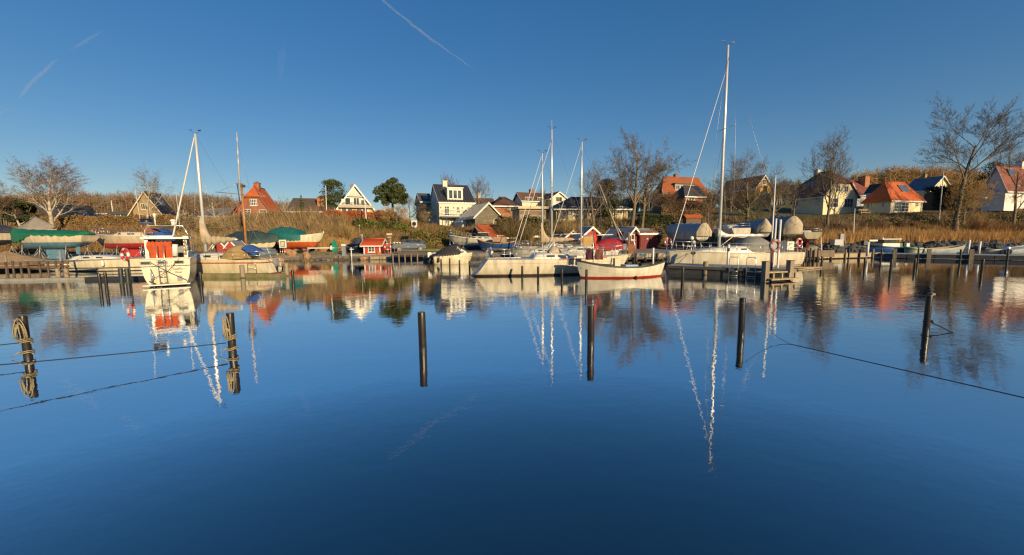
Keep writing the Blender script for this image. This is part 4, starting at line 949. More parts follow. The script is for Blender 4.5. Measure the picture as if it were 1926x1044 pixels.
thicket('grass', 'lawn on the slope in front of the white gable house', 'grass', band(1855, 2080, 62, 66), 9000, .18, [GRASS, YGRN], .04, [.7, .3], .5, stems=6)
# --- far woods, read as one mass
def wood(name, label, pxa, pxb, Ya, Yb, n, H, mats, trunkm, seed):
    P = band(pxa, pxb, Ya, Yb)(n); hh = (H(P) if callable(H) else np.full(n, H))*rng.uniform(.85, 1.1, n)
    S = np.concatenate([P, np.full((n, 1), .11), P+np.stack([rng.normal(size=n)*.4, rng.normal(size=n)*.4, hh*.85], -1), np.full((n, 1), .03)], 1)
    Vt, Qt = tubes(S, 3); k = 46; idx = np.repeat(np.arange(n), k); m = len(idx); t = rng.uniform(.22, .92, m)
    t = .3+.62*(t-.22)/.7; base = P[idx]+(S[:, 4:7]-P)[idx]*t[:, None]; a = rng.random(m)*6.28
    d = np.stack([np.cos(a)*.9, np.sin(a)*.9, rng.uniform(.1, 1.1, m)], -1)
    V, Q, T = blades(base, d, hh[idx]*rng.uniform(.12, .30, m)*(1.05-.45*t), .075, .4); o = len(Vt)
    km = rng.integers(1, len(mats)+1, n)[idx]
    ob = link(name, fastmesh(name, np.concatenate([Vt, V]), quads=np.concatenate([Qt, Q+o]), tris=T+o, mats=[trunkm]+list(mats), qm=np.concatenate([np.zeros(len(Qt), int), km]), tm=km))
    ob['kind'] = 'stuff'; ob['label'] = label; ob['category'] = 'wood'
def zt(pts, Ym):
    us_ = [U(p) for p, y in pts]; zs = [at(p, y, Ym).z for p, y in pts]
    return lambda P: np.maximum(2.5, np.interp(P[:, 0]/P[:, 1], us_, zs)-P[:, 2])
wood('distant_wood', 'leafless brown wood along the skyline on the left', -150, 560, 104, 124, 1700, zt([(-150, 358), (0, 366), (60, 360), (140, 356), (220, 360), (270, 358), (330, 362), (400, 361), (460, 372), (560, 378)], 114), [TWIGR, TWIG, TWIGG], TWIGG, 3)
wood('distant_wood', 'golden brown wood on the hill top behind the cream houses', 1490, 1860, 120, 140, 1000, zt([(1490, 345), (1560, 336), (1610, 322), (1660, 312), (1740, 311), (1800, 313), (1840, 322)], 130), [GOLD, TWIG, GOLD], TWIG, 4)
wood('distant_wood', 'thin brown trees along the skyline at the far right', 1850, 2250, 100, 116, 420, zt([(1850, 330), (1926, 335), (2000, 330), (2200, 330)], 108), [TWIG, TWIGR], TWIG, 5)
wood('distant_wood', 'grey brown scrub trees behind the orange roofs', 1080, 1500, 100, 112, 520, zt([(1080, 372), (1180, 362), (1260, 350), (1350, 352), (1440, 340), (1500, 334)], 106), [TWIG, TWIGG, OLIVE], TWIGG, 6)
# --- single bare trees
def th(px, Y, ytop): b = on(px, Y); return b, zz(px, ytop, Y)-b.z
b, H = th(104, 50, 291)
bare_tree('birch_tree', 'large white stemmed weeping birch on the left bank', b, H, .36, .26, 5, (9, 7, 6, 6, 5), .30, .05, .18, BARKB, TRR, seed=27, twigw=.020, ratio=.54, extra=2, angle=(.35, .7), W=7.6)
b, H = th(280, 53, 316)
bare_tree('birch_tree', 'slim birch in front of the yellow brick gable', b, H, .32, .17, 5, (8, 6, 5, 5, 4), .26, .10, .35, BARKB, TRT, seed=32, twigw=.018, ratio=.48, W=4.2)
b, H = th(1187, 53, 246)
bare_tree('ash_tree', 'tallest bare tree with wide rounded crown, left one of the pair above the shaded boathouse', b, H, .66, .30, 5, (10, 7, 6, 6, 5), .03, 0, .32, BARK, TRT, seed=43, extra=3, twigw=.021, ratio=.50, W=8.2)
b, H = th(1204, 54, 258)
bare_tree('ash_tree', 'bare tree with a leaning bent trunk, right one of the pair above the shaded boathouse', b, H, .66, .24, 5, (10, 7, 6, 6, 5), .03, 0, .38, BARK, TRT, seed=54, extra=3, twigw=.021, ratio=.48, lean=(.10, 0), W=9.0)
b, H = th(1118, 52, 298)
bare_tree('bare_tree', 'many stemmed bare tree with moss green bark behind the right middle mast', b, H, .50, .22, 5, (6, 6, 5, 5, 5), .2, 0, .16, BARK, TRT, seed=65, twigw=.024, ratio=.62, ivy=.35, W=6.6)
b, H = th(1152, 55, 318)
bare_tree('bare_tree', 'smaller ivy grown bare tree between the masts and the tall ash', b, H, .40, .18, 5, (5, 6, 5, 5, 4), .2, 0, .3, BARK, TRT, seed=76, twigw=.024, ivy=.6, W=5.4)
b, H = th(1404, 58, 284)
bare_tree('bare_tree', 'dense dark bare tree with fan of branches right of the tallest mast', b, H, .55, .30, 5, (7, 6, 6, 6, 5), .16, 0, .12, BARK, TRT, seed=87, twigw=.026, ratio=.64, ivy=.45, W=8.4)
b, H = th(1333, 57, 352)
bare_tree('bare_tree', 'thin young tree just left of the tallest mast', b, H, .32, .10, 4, (5, 5, 5, 4), .2, 0, .4, BARK, TRT, seed=98, twigw=.022, W=3.0)
b, H = th(1556, 60, 250)
bare_tree('bare_tree', 'airy bare tree with upright branches in front of the cream gable house', b, H, .34, .20, 5, (10, 7, 6, 5, 4), .34, 0, .16, BARK, TRT, seed=109, extra=2, twigw=.022, ratio=.50, W=8.0)
b, H = th(1796, 59, 182)
bare_tree('poplar_tree', 'huge spreading bare tree with ivy covered trunk on the right slope', b, H, .52, .36, 5, (7, 7, 7, 6, 5), .12, 0, .50, BARK, TRT, seed=120, twigw=.021, ratio=.56, ivy=.45, lean=(.0, 0), W=12.0, angle=(.35, .75), extra=3)
b, H = th(1808, 60, 326); bare_tree('bare_tree', 'golden twiggy tree crowding round the ivy covered trunk', b, H, .55, .16, 5, (9, 7, 6, 5, 4), .2, 0, .08, BARK, GOLD, seed=125, twigw=.026, W=6.0)
b, H = th(1905, 60, 276)
bare_tree('apple_tree', 'dark gnarled tree in front of the white gable house', b, H, .7, .22, 5, (6, 6, 5, 5, 4), .12, 0, .28, BARK, TRR, seed=131, twigw=.026, ratio=.62, W=6.5)
b, H = th(1948, 70, 265); bare_tree('bare_tree', 'bare tree cut by the right edge of the picture', b, H, .5, .2, 5, (6, 6, 5, 5, 4), .2, 0, .25, BARK, TRR, seed=142, twigw=.03, W=9)
b, H = th(1880, 84, 262); bare_tree('lombardy_poplar', 'slender upright poplar behind the white gable house', b, H, .16, .16, 5, (12, 6, 5, 4, 3), .7, 0, .15, BARK, TRT, seed=153, twigw=.03, ratio=.26, W=2.6)
b, H = th(-6, 52, 340); bare_tree('bare_tree', 'bare tree cut by the left edge of the picture', b, H, .55, .22, 5, (6, 6, 5, 5, 4), .2, 0, .2, BARK, TRR, seed=164, twigw=.024, W=5)
b, H = th(40, 53, 388); bare_tree('pollard_tree', 'stubby pale barked tree below the left pine', b, H, .6, .16, 4, (6, 5, 4, 4), .2, 0, .2, BARKB, TRR, seed=175, twigw=.03, W=3.4)
b, H = th(843, 78, 325); bare_tree('bare_tree', 'rounded reddish bare tree behind the white house chimney', b, H, .5, .2, 5, (7, 6, 5, 5, 4), .2, 0, .25, BARK, TRR, seed=186, twigw=.03, ratio=.6, W=4.6)
b, H = th(903, 76, 330); bare_tree('bare_tree', 'ivy clad bare tree right of the black seam roof', b, H, .5, .2, 5, (6, 6, 5, 5, 4), .2, 0, .3, BARK, TRT, seed=197, twigw=.028, ivy=.5, W=4.4)
b, H = th(772, 72, 366); bare_tree('bare_tree', 'broad fine twigged tree left of the small slate cottage', b, H, .6, .14, 5, (6, 6, 5, 5, 4), .22, 0, .15, BARK, TRT, seed=208, twigw=.03, W=5)
b, H = th(748, 55, 384); bare_tree('bare_tree', 'golden brown bushy tree in front of the round pine', b, H, .55, .14, 5, (8, 6, 6, 5, 4), .25, 0, .08, BARK, GOLD, seed=219, twigw=.03, ratio=.6, W=4.6)
b, H = th(541, 56, 366); bare_tree('pruned_tree', 'pale pruned tree right of the red brick house', b, H, .5, .13, 4, (5, 4, 4, 4), .2, 0, .3, BARKB, TRR, seed=230, twigw=.022, W=2.6)
b, H = th(408, 60, 362); bare_tree('bare_tree', 'bushy bare tree close right of the left white mast', b, H, .5, .16, 5, (7, 6, 5, 5, 4), .2, 0, .2, BARKB, TRT, seed=241, twigw=.028, W=5)
b, H = th(352, 62, 375); bare_tree('bare_tree', 'low bare tree left of the left white mast', b, H, .5, .14, 5, (6, 5, 5, 5, 4), .2, 0, .2, BARKB, TRR, seed=252, twigw=.03, W=5)
b, H = th(1250, 64, 362); bare_tree('bare_tree', 'reddish leafless fruit tree below the orange roofed house', b, H, .5, .12, 5, (6, 5, 5, 4, 4), .2, 0, .2, BARK, TRR, seed=263, twigw=.028, W=5)
b, H = th(1490, 63, 335); bare_tree('bare_tree', 'brown scrubby tree left of the cream gable house', b, H, .5, .16, 5, (7, 6, 5, 5, 4), .2, 0, .12, BARK, TRT, seed=274, twigw=.028, W=5.5)
b, H = th(1455, 60, 330); bare_tree('bare_tree', 'tangled tree behind the big dark covered boat', b, H, .55, .18, 5, (7, 6, 6, 5, 4), .18, 0, .12, BARK, TRT, seed=285, twigw=.028, ivy=.3, W=6)
b, H = th(1012, 92, 352); bare_tree('bare_tree', 'small bare tree poking over the brown roof on the crest', b, H, .4, .14, 4, (6, 5, 5, 4), .25, 0, .3, BARK, TRT, seed=296, twigw=.03, W=4)
b, H = th(1372, 78, 318); bare_tree('bare_tree', 'fine twigged tree on the skyline right of the orange roofed house', b, H, .5, .16, 5, (7, 6, 5, 5, 4), .2, 0, .2, BARK, TRT, seed=307, twigw=.03, W=6)
# --- evergreens
b, H = th(741, 62, 338); evergreen('pine_tree', 'round dense dark green pine right of the white chalet', b, H, 5.6, 'pine', (PINE, PINE2), 15000, 3, .25)
b, H = th(631, 70, 338); evergreen('cedar_tree', 'loose grey green conifer behind the left slope of the white chalet', b, H, 3.6, 'cedar', (PINE, PINE2), 6500, 4)
b, H = th(571, 60, 366); evergreen('fir_tree', 'small pointed fir in front of the dark brown bungalow roof', b, H, 1.6, 'fir', (PINE, PINE2), 3000, 5, .1, leaf=.2)
b, H = th(33, 56, 372); evergreen('pine_tree', 'low spreading pine at the left behind the covered boats', b, H, 4.6, 'pine', (PINE2, PINE), 7000, 6, .18)
b, H = th(47, 54, 400); evergreen('holly_tree', 'dark green holly bush beside the tent roofed house', b, H, 3.0, 'pine', (CYP, PINE), 4200, 7, .12)
b, H = th(1857, 82, 304); evergreen('pine_tree', 'dark flat topped pine behind the white gable house', b, H, 4.6, 'cedar', (CYP, PINE), 6000, 8, .2)
b, H = th(1141, 60, 338); evergreen('fir_tree', 'dark green conifer among the bare trees above the red boathouses', b, H, 3.2, 'cedar', (IVY, OLIVE), 4500, 9, .15)
b, H = th(1030, 75, 367); evergreen('cypress_tree', 'olive green cypress in front of the house on the crest', b, H, 2.0, 'fir', (OLIVE, IVY), 3500, 10, .1, leaf=.22)
# --- hedges and shrubs
hedge('beech_hedge', 'long clipped brown hedge on the left bank below the houses', on(92, 53.5), on(330, 54), 1.35, 1.2, [HEDG, OLIVE, TWIGR], 9000, .2)
hedge('copper_hedge', 'clipped copper red hedge below the white chalet', on(612, 57.2), on(748, 57.4), 1.15, 1.0, [RLEAF, RUSTL, HEDG], 7000, .17)
hedge('laurel_hedge', 'dark green laurel hedge under the copper red one', on(672, 55.2), on(768, 55.4), 1.2, 1.2, [HEDG2, YGRN, IVY], 5000, .2)
hedge('clipped_hedge', 'tall dark green clipped hedge right of the tall ash trees', on(1200, 57), on(1258, 57), 1.9, 1.4, [CYP, IVY, HEDG2], 5000, .18, wob=.04)
hedge('bramble_hedge', 'sprawling green brown hedge along the car park below the white house', on(770, 51.2), on(862, 52), 1.9, 1.7, [OLIVE, YGRN, HEDG2, TWIGR], 7000, .2, wob=.3, rough=.2)
hedge('dark_hedge', 'dark green hedge under the sprawling bushes left of the verandah bungalow', on(935, 55), on(1030, 55), 2.3, 1.6, [IVY, DKBR, OLIVE], 6500, .22, wob=.35, rough=.22)
hedge('garden_hedge', 'tall brown hedge against the wall of the orange roofed house', on(1238, 81), on(1340, 81), zz(1290, 368, 81)-on(1290, 81).z, 1.4, [TWIG, HEDG, OLIVE], 5000, .25, wob=.4, rough=.25)
hedge('garden_hedge', 'rust brown hedge in front of the dark roofed house', on(1240, 66), on(1338, 66), zz(1290, 379, 66)-on(1290, 66).z, 1.2, [TWIGR, HEDG, RUSTL, OLIVE], 3500, .2, wob=.2)
hedge('cypress_hedge', 'tall dark hedge between the hipped cottage and the ivy covered trunk', on(1738, 72), on(1800, 73), zz(1760, 358, 72)-on(1765, 72).z, 2.0, [CYP, IVY, CYP], 6000, .25, wob=.5, rough=.2)
hedge('slope_hedge', 'dark hedge below the white gable house on the right', on(1822, 61.5), on(1990, 62), 1.1, 1.5, [DKBR, IVY, OLIVE], 5000, .2, wob=.3, rough=.2)
hedge('slope_hedge', 'dark tangled hedge right under the cream hipped cottage', on(1628, 62), on(1756, 62), .6, 1.6, [DKBR, IVY, OLIVE, TWIG], 5500, .2, wob=.35, rough=.25)
for q, (px, Y, yt, wd, mats, kind, lab) in enumerate([
    (795, 54.5, 441, 3.2, [RUSTL, HEDG, TWIGR], 'leaf', 'rust coloured bush left of the white house corner'),
    (845, 54, 440, 3.4, [OLIVE, HEDG, TWIGR], 'leaf', 'olive brown bush in front of the white house door'),
    (872, 55, 437, 3.0, [HEDG, OLIVE, TWIG], 'leaf', 'brown bush right of the white house front'),
    (640, 53, 414, 4.2, [GOLD, OLIVE, TWIG], 'twig', 'golden twiggy bush right end of the thicket below the copper hedge'),
    (1862, 60, 412, 3.6, [TWIGR, HEDG, TWIG], 'twig', 'round reddish bush on the right slope under the hedge'),
    (1905, 60, 414, 4.4, [TWIGR, TWIG, HEDG], 'twig', 'large round red brown bush at the right edge of the slope'),
    (1770, 61, 410, 5.0, [TWIG, GOLD, OLIVE], 'twig', 'straggly golden brown bush left of the ivy covered trunk'),
    (1826, 60.5, 402, 4.6, [GOLD, TWIG, TWIGR], 'twig', 'big golden bush leaning against the ivy covered trunk'),
    (1575, 60, 412, 5.0, [TWIG, TWIGR, TWIGG], 'twig', 'spreading brown bush under the airy bare tree'),
    (1640, 61, 412, 4.0, [TWIG, DKBR, TWIGR], 'twig', 'dark brown bush between airy tree and hipped cottage'),
    (1500, 58, 416, 4.6, [TWIG, OLIVE, DKBR], 'twig', 'dense brown bush behind the big covered boats'),
    (970, 54, 404, 5.0, [DKBR, OLIVE, TWIG], 'twig', 'dark bushes left of the flat garage'),
    (1235, 50, 424, 2.6, [HEDG, TWIG, OLIVE], 'leaf', 'brown leafy bush between shed and grey tarpaulin'),
    (1060, 53.5, 410, 4.0, [TWIG, OLIVE, GOLD], 'twig', 'yellowish shrubs behind the tallest middle mast'),
    (350, 52, 404, 4.2, [OLIVE, HEDG, DKBR], 'leaf', 'dark green shrub behind the left white mast'),
    (1290, 60, 391, 4.0, [HEDG, OLIVE, GOLD], 'leaf', 'sunlit bushes right of the clipped dark hedge'),
    (740, 50.2, 452, 3.0, [TWIGR, HEDG, OLIVE], 'twig', 'low rusty bush behind the information post'),
    (470, 55, 397, 5.0, [DKBR, TWIG, OLIVE], 'twig', 'dark bush below the red brick house windows'),
    (395, 51, 418, 3.4, [OLIVE, HEDG2, HEDG], 'leaf', 'green brown bush right of the tan sail cover'),
    (322, 52, 420, 3.0, [HEDG2, OLIVE, DKBR], 'leaf', 'dark green bush above the radar arch of the cruiser'),
    (560, 52, 424, 3.6, [DKBR, TWIG, OLIVE], 'twig', 'dark twiggy bush above the teal tarpaulin'),
    (610, 51.5, 428, 2.6, [GOLD, STRAW, TWIG], 'twig', 'straw yellow bush above the barrier'),
    (705, 50.8, 450, 2.4, [OLIVE, YGRN, HEDG], 'leaf', 'small olive bush behind the red hut roof'),
    (1110, 52.5, 425, 3.0, [OLIVE, HEDG2, DKBR], 'leaf', 'green bush behind the red boathouse gable'),
    (1420, 55, 402, 3.6, [OLIVE, DKBR, HEDG2], 'leaf', 'green brown bush above the slate tarpaulin'),
    (1695, 61.5, 410, 3.2, [TWIGR, HEDG, DKBR], 'twig', 'reddish bush under the hipped cottage'),
    (1545, 57, 424, 3.0, [TWIGG, TWIG, GOLD], 'twig', 'pale twiggy bush left of the flagpole in the reeds'),
    (797, 70, 386, 4.2, [CYP, IVY, DKBR], 'leaf', 'dark evergreen bush below the small slate cottage'),
    (1740, 60, 418, 3.4, [OLIVE, TWIG, GOLD], 'twig', 'olive bush left of the big poplar')]):
    b = on(px, Y); shrub('bush', lab, b, max(.8, zz(px, yt, Y)-b.z), wd, mats, 1500, kind, seed=q)
# ------------------------------------------------------------------ boats
NAVY = (.02, .035, .10); ANTI_R = (.42, .05, .035); ANTI_B = (.10, .22, .30)
class Boat:
    """x from stern to bow, y to port, z up from the waterline"""
    def __init__(s, name, label, cat, bow, stern, B, fb, draft, hm, over=.6, sr=.75, tr=.1, zw=0.0, group=None, full=.6, bowpow=.8, tmax=.45, keelz=-.05):
        bow = Vector((bow[0], bow[1], 0)); stern = Vector((stern[0], stern[1], 0)); d = bow-stern
        s.L = d.length; s.B = B; s.fb = fb; s.draft = draft; s.over = over; s.sr = sr; s.tr = tr; s.full = full; s.bp = bowpow; s.tm = tmax; s.kz = keelz
        c = (bow+stern)/2; s.loc = Vector((c.x, c.y, zw)); s.rz = math.atan2(d.y, d.x)
        s.t = thing(name, label, cat, s.loc, s.rz, group); s.hm = hm
    def beam(s, t):
        if t < s.tm: return s.B/2*(s.sr+(1-s.sr)*math.sin(math.pi/2*t/s.tm))
        return s.B/2*max(0, math.cos(math.pi/2*(t-s.tm)/(1-s.tm)))**s.bp
    def sheer(s, t):
        a, b, c = s.fb      # bow, mid, stern
        return c+(4*b-3*c-a)*t+(2*a+2*c-4*b)*t*t
    def X(s, t, v=0.0):
        x = -s.L/2+s.L*t; w = max(0, (t-.6)/.4)**2; x -= s.over*w*v**1.3; w2 = max(0, 1-t/.25)**1.5; return x+s.tr*w2*v
    def keel(s, t):
        if t > .8: return -s.draft+(s.draft+s.kz)*((t-.8)/.2)**2
        if t < .3: return -s.draft+(s.draft-.05)*((.3-t)/.3)**1.6
        return -s.draft
    def P(s, t, v, side=1):
        a = v*math.pi/2; sh = s.sheer(t); kz = s.keel(t); b = s.beam(t)
        fl = 1-.22*max(0, (t-.6)/.4)*math.sin(a*2)          # flare at the bow
        return Vector((s.X(t, v), side*b*(math.cos(a)**s.full)*fl, sh-(sh-kz)*math.sin(a)**1.15))
    def hull(s, n=22, m=9, name='hull', transom=True):
        b = MB(); ts = [1-(1-i/n)**1.0 for i in range(n+1)]
        vs = [-(1-j/m) for j in range(m)]+[j/m for j in range(m+1)]
        rows = []
        for t in ts:
            row = [s.P(t, 1-abs(1-j/m) if False else j/m, 1) for j in range(m+1)]+[s.P(t, j/m, -1) for j in range(m-1, -1, -1)]
            rows.append(row)
        b.grid(rows, s.hm, True)
        if transom: k = len(rows[0]); b.add(rows[0], [list(range(k))], s.hm)
        s.h = b.build(name, s.t); return s
    def deck(s, m, z=-.04, inset=.03, t0=0.0, t1=.985, camber=.05, name='deck'):
        b = MB(); rows = []
        for i in range(21):
            t = t0+(t1-t0)*i/20; w = max(.01, s.beam(t)-inset); x = s.X(t); h = s.sheer(t)+z
            rows.append([(x, w, h), (x, w*.5, h+camber*.8), (x, 0, h+camber), (x, -w*.5, h+camber*.8), (x, -w, h)])
        b.grid(rows, m, True); b.build(name, s.t); return s
    def strake(s, m, r=.03, dz=-.02, name='rubbing_strake', out=.01):
        b = MB()
        for sd in (1, -1): b.tube([Vector((s.X(i/24), sd*(s.beam(i/24)+out), s.sheer(i/24)+dz)) for i in range(25)], r, m, 5)
        if s.sr > .15: b.tube([Vector((s.X(0), (s.beam(0)+out)*(1-k/4), s.sheer(0)+dz)) for k in range(9)], r, m, 5)
        b.build(name, s.t); return s
    def band(s, m, z0, z1, name='cove_line', t0=0.02, t1=.97):
        """a raised painted rail following the sheer"""
        b = MB()
        for sd in (1, -1):
            r1 = []; 
            for i in range(25):
                t = t0+(t1-t0)*i/24; sh = s.sheer(t); kz = s.keel(t); pr = []
                for z in (z0, z1):
                    v = (max(0., -z/(sh-kz)))**(1/1.15); v = math.asin(min(1, v))*2/math.pi; p = s.P(t, v, sd); p.y += sd*.008; pr.append(p)
                r1.append(pr)
            b.grid(r1, m, True)
        b.build(name, s.t); return s
    def inner(s, m, depth, wall=.05, name='inner_hull'):
        b = MB(); rows = []
        for i in range(21):
            t = .03+.93*i/20; x = s.X(t); w = max(.01, s.beam(t)-wall); sh = s.sheer(t); f = sh-depth
            rows.append([(x, w, sh-.01), (x, w*.9, sh-.25), (x, w*.72, f), (x, -w*.72, f), (x, -w*.9, sh-.25), (x, -w, sh-.01)])
        b.grid(rows, m, True); b.build(name, s.t); return s
    def gunwale(s, m, w=.09, th=.05, name='gunwale'):
        b = MB()
        for sd in (1, -1):
            A = [Vector((s.X(i/24)+(.03 if i == 24 else 0), sd*(s.beam(i/24)+.02), s.sheer(i/24))) for i in range(25)]
            rows = [[p+Vector((0, 0, -th)), p+Vector((0, 0, th*.5)), p+Vector((0, -sd*w, th*.5)), p+Vector((0, -sd*w, -th))] for p in A]
            b.grid(rows, m, False)
        b.build(name, s.t); return s
    def cabin(s, t0, t1, f, h, m, wins=(), win=(.45, .13), name='cabin', slope=(.12, .3), top=None, z=-.03, wz=.55):
        """coach roof between t0 (aft) and t1 (forward); f = share of the beam; wins = positions 0..1 of side windows"""
        b = MB(); rows = []; n = 14
        def sec(q):
            t = t0+(t1-t0)*q; w = s.beam(t)*f; k = 1.0
            if q > 1-slope[1]: k = max(.02, (1-q)/slope[1])**.6
            if q < slope[0]: k = min(k, max(.05, q/slope[0])**.5)
            return s.X(t), w, s.sheer(t)+z, h*k
        for i in range(n+1):
            x, w, dz, k = sec(i/n)
            rows.append([(x, w, dz), (x, w*.96, dz+k*.55), (x, w*.88, dz+k*.92), (x, w*.5, dz+k*1.04), (x, 0, dz+k*1.08), (x, -w*.5, dz+k*1.04), (x, -w*.88, dz+k*.92), (x, -w*.96, dz+k*.55), (x, -w, dz)])
        b.grid(rows, m, True)
        b.add(rows[0], [list(range(9))], m); b.add(rows[-1], [list(range(9))], m); o = b.build(name, s.t)
        for q in wins:
            for sd in (1, -1):
                xa, wa, dz, k = sec(q-win[0]/2/max(.1, abs(s.L*(t1-t0)))); xb, wb, dz2, k2 = sec(q+win[0]/2/max(.1, abs(s.L*(t1-t0))))
                g_ = MB(); yo = .012
                A = [(xa, sd*(wa*.975+yo), dz+k*wz-win[1]/2), (xb, sd*(wb*.975+yo), dz2+k2*wz-win[1]/2), (xb, sd*(wb*.945+yo), dz2+k2*wz+win[1]/2), (xa, sd*(wa*.945+yo), dz+k*wz+win[1]/2)]
                g_.extrude(A, (0, sd*.012, 0), GLASS); g_.build('cabin_window', o)
        return o
    def rail(s, t0, t1, n=7, h=.6, inset=.06, name='guard_rail', wires=(1.0, .5), r=.013):
        b = MB()
        for sd in (1, -1):
            ps = []
            for i in range(n):
                t = t0+(t1-t0)*i/(n-1); p = Vector((s.X(t), sd*max(.02, s.beam(t)-inset), s.sheer(t))); ps.append(p); b.tube([p, p+Vector((0, 0, h))], r, STEEL, 5)
            for k in wires: b.tube([p+Vector((0, 0, h*k)) for p in ps], .007, WIRE, 4)
        b.build(name, s.t); return s
    def pulpit(s, t0=.86, h=.62, name='pulpit', r=.016, t1=.99):
        b = MB(); top = []; mid = []
        for sd in (1, -1):
            for t in (t0, (t0+t1)/2):
                p = Vector((s.X(t), sd*max(.03, s.beam(t)-.05), s.sheer(t))); b.tube([p, p+Vector((.08, 0, h))], r, STEEL, 5)
        for k in (1, .52): b.tube([Vector((s.X(t)+.1*k, sd*max(.06, s.beam(t)-.05), s.sheer(t)+h*k)) for sd, t in ((1, t0), (1, (t0+t1)/2), (1, t1), (-1, t1), (-1, (t0+t1)/2), (-1, t0))], r, STEEL, 5)
        p = Vector((s.X(t1)-.1, 0, s.sheer(t1))); b.tube([p, p+Vector((.12, 0, h))], r, STEEL, 5)
        b.build(name, s.t); return s
    def pushpit(s, h=.62, name='pushpit', r=.016, t0=.14):
        b = MB()
        for k in (1, .52): b.tube([Vector((s.X(t), sd*(s.beam(t)-.06), s.sheer(t)+h*k)) for sd, t in ((1, t0), (1, .02), (-1, .02), (-1, t0))], r, STEEL, 5)
        for sd in (1, -1):
            for t in (t0, .02): p = Vector((s.X(t), sd*(s.beam(t)-.06), s.sheer(t))); b.tube([p, p+Vector((0, 0, h))], r, STEEL, 5)
        b.build(name, s.t); return s
    def mast(s, t, top, r=.075, z0=None, m=None, spreaders=((.45, .7),), fore=None, furl=.035, back=None, shrouds=True, vane=True, foreh=.97, lean=0.0, foretop=None):
        m = m or ALU; x = s.X(t); z0 = s.sheer(t)+.25 if z0 is None else z0
        q = lambda z: x+lean*(z-z0)
        b = MB(); b.tube([(q(z0), 0, z0), (q(z0+(top-z0)*.7), 0, z0+(top-z0)*.7), (q(top), 0, top)], [r, r*.95, r*.7], m, 8); o = b.build('mast', s.t)
        if vane:
            b = MB(); b.tube([(q(top), 0, top), (q(top)-.3, 0, top+.12)], .012, DARK, 4); b.tube([(q(top)+.05, 0, top), (q(top)+.3, 0, top+.22)], .01, DARK, 4); b.box((q(top)-.34, 0, top+.2), (.22, .02, .08), DARK); b.box((q(top)+.32, 0, top+.26), (.26, .02, .03), DARK); b.build('wind_vane', o)
        b = MB()
        for f_, w in spreaders:
            z = z0+(top-z0)*f_
            for sd in (1, -1): b.tube([(q(z), 0, z), (q(z)-.12, sd*w, z+.04)], .022, m, 5)
        if spreaders: b.build('spreader', o)
        b = MB(); cp = Vector((x-.1, s.beam(t), s.sheer(t)))
        if shrouds:
            for sd in (1, -1):
                pts = [Vector((q(top*.97), 0, top*.97))]
                for f_, w in sorted(spreaders, reverse=True): pts.append(Vector((q(z0+(top-z0)*f_)-.12, sd*w, z0+(top-z0)*f_+.04)))
                pts.append(Vector((cp.x, sd*(cp.y-.05), cp.z))); b.tube(pts, .009, WIRE, 4)
                if spreaders: z = z0+(top-z0)*spreaders[0][0]; b.tube([Vector((q(z), 0, z-.1)), Vector((cp.x+.5, sd*(cp.y-.08), cp.z))], .008, WIRE, 4)
        if back is not None: b.tube([(q(top), 0, top), (s.X(back), 0, s.sheer(max(0, back))+.1)], .009, WIRE, 4)
        if b.v: b.build('rigging', s.t)
        if fore is not None:
            zt_ = z0+(top-z0)*foreh; A = Vector((q(zt_)+.06, 0, zt_)); Bq = Vector((s.X(fore), 0, s.sheer(min(1, fore))+.12)); b = MB()
            n = 10; b.tube([A.lerp(Bq, i/n) for i in range(n+1)], [furl*.35]+[furl*(.55+.45*math.sin(math.pi*min(1, i/n*1.1)*.55)) for i in range(1, n)]+[furl*1.3], WHITE, 6); b.build('furled_sail', s.t)
        return o
    def boom(s, t, z, L, m=None, cover=None, r=.05, cr=.16, tail=.4, up=0.03, aft=-1, vang=True, name='boom'):
        x = s.X(t); b = MB(); b.tube([(x+aft*.08, 0, z), (x+aft*L, 0, z+up*L)], r, m or ALU, 7); o = b.build(name, s.t)
        if vang: b = MB(); b.tube([(x+aft*.08, 0, z-.75), (x+aft*L*.32, 0, z-.04)], .025, WHITE, 5); b.build('boom_vang', o)
        if cover:
            b = MB(); n = 22; rows = []
            for i in range(n+1):
                q = i/n; k = cr*((1-q)**.8*(1-tail)+tail)*(1+.12*math.sin(i*1.9)); sag = .12*cr*math.sin(i*1.3)
                zc = z+up*L*q+k*.45+(.75*cr*max(0, 1-q*5)**1.2*4 if q < .2 else 0)
                xx = x+aft*(-.10+L*.99*q); hgt = k*(1.5 if q > .2 else 1.5+3.0*(1-q*5)**1.3)
                rows.append([(xx, k*.75*math.cos(a), zc-.25*hgt+hgt*.75*math.sin(a)+sag*(math.sin(a) < 0)+.02*math.sin(3*a+i)) for a in [2*math.pi*j/10 for j in range(10)]])
            b.grid(rows, cover, True, True); b.add(rows[0], [list(range(10))], cover); b.add(rows[-1], [list(range(10))], cover); b.build('sail_cover', s.t)
        return o
    def hood(s, t0, t1, w, h, m, name='spray_hood', z=None, back=.6):
        """canvas hood: low in front, open aft"""
        b = MB(); rows = []; x0, x1 = s.X(t0), s.X(t1); zd = s.sheer((t0+t1)/2) if z is None else z
        for i in range(9):
            q = i/8; x = x0+(x1-x0)*q; k = h*(1-max(0, (q-.35)/.65)**2.2*.93)*(back+(1-back)*min(1, q/.2)); ww = w*(1-.25*q*q)
            rows.append([(x+.03*math.sin(j*2.1+i), ww*math.cos(a)*(1+.03*math.sin(j*3+i*2)), zd+k*math.sin(a)**.7) for j, a in enumerate([math.pi*j/10 for j in range(11)])])
        b.grid(rows, m, True); b.add(rows[0], [list(range(11))], m)
        return b.build(name, s.t)
    def world(s, p): return Matrix.Translation(s.loc) @ Matrix.Rotation(s.rz, 4, 'Z') @ Vector(p)
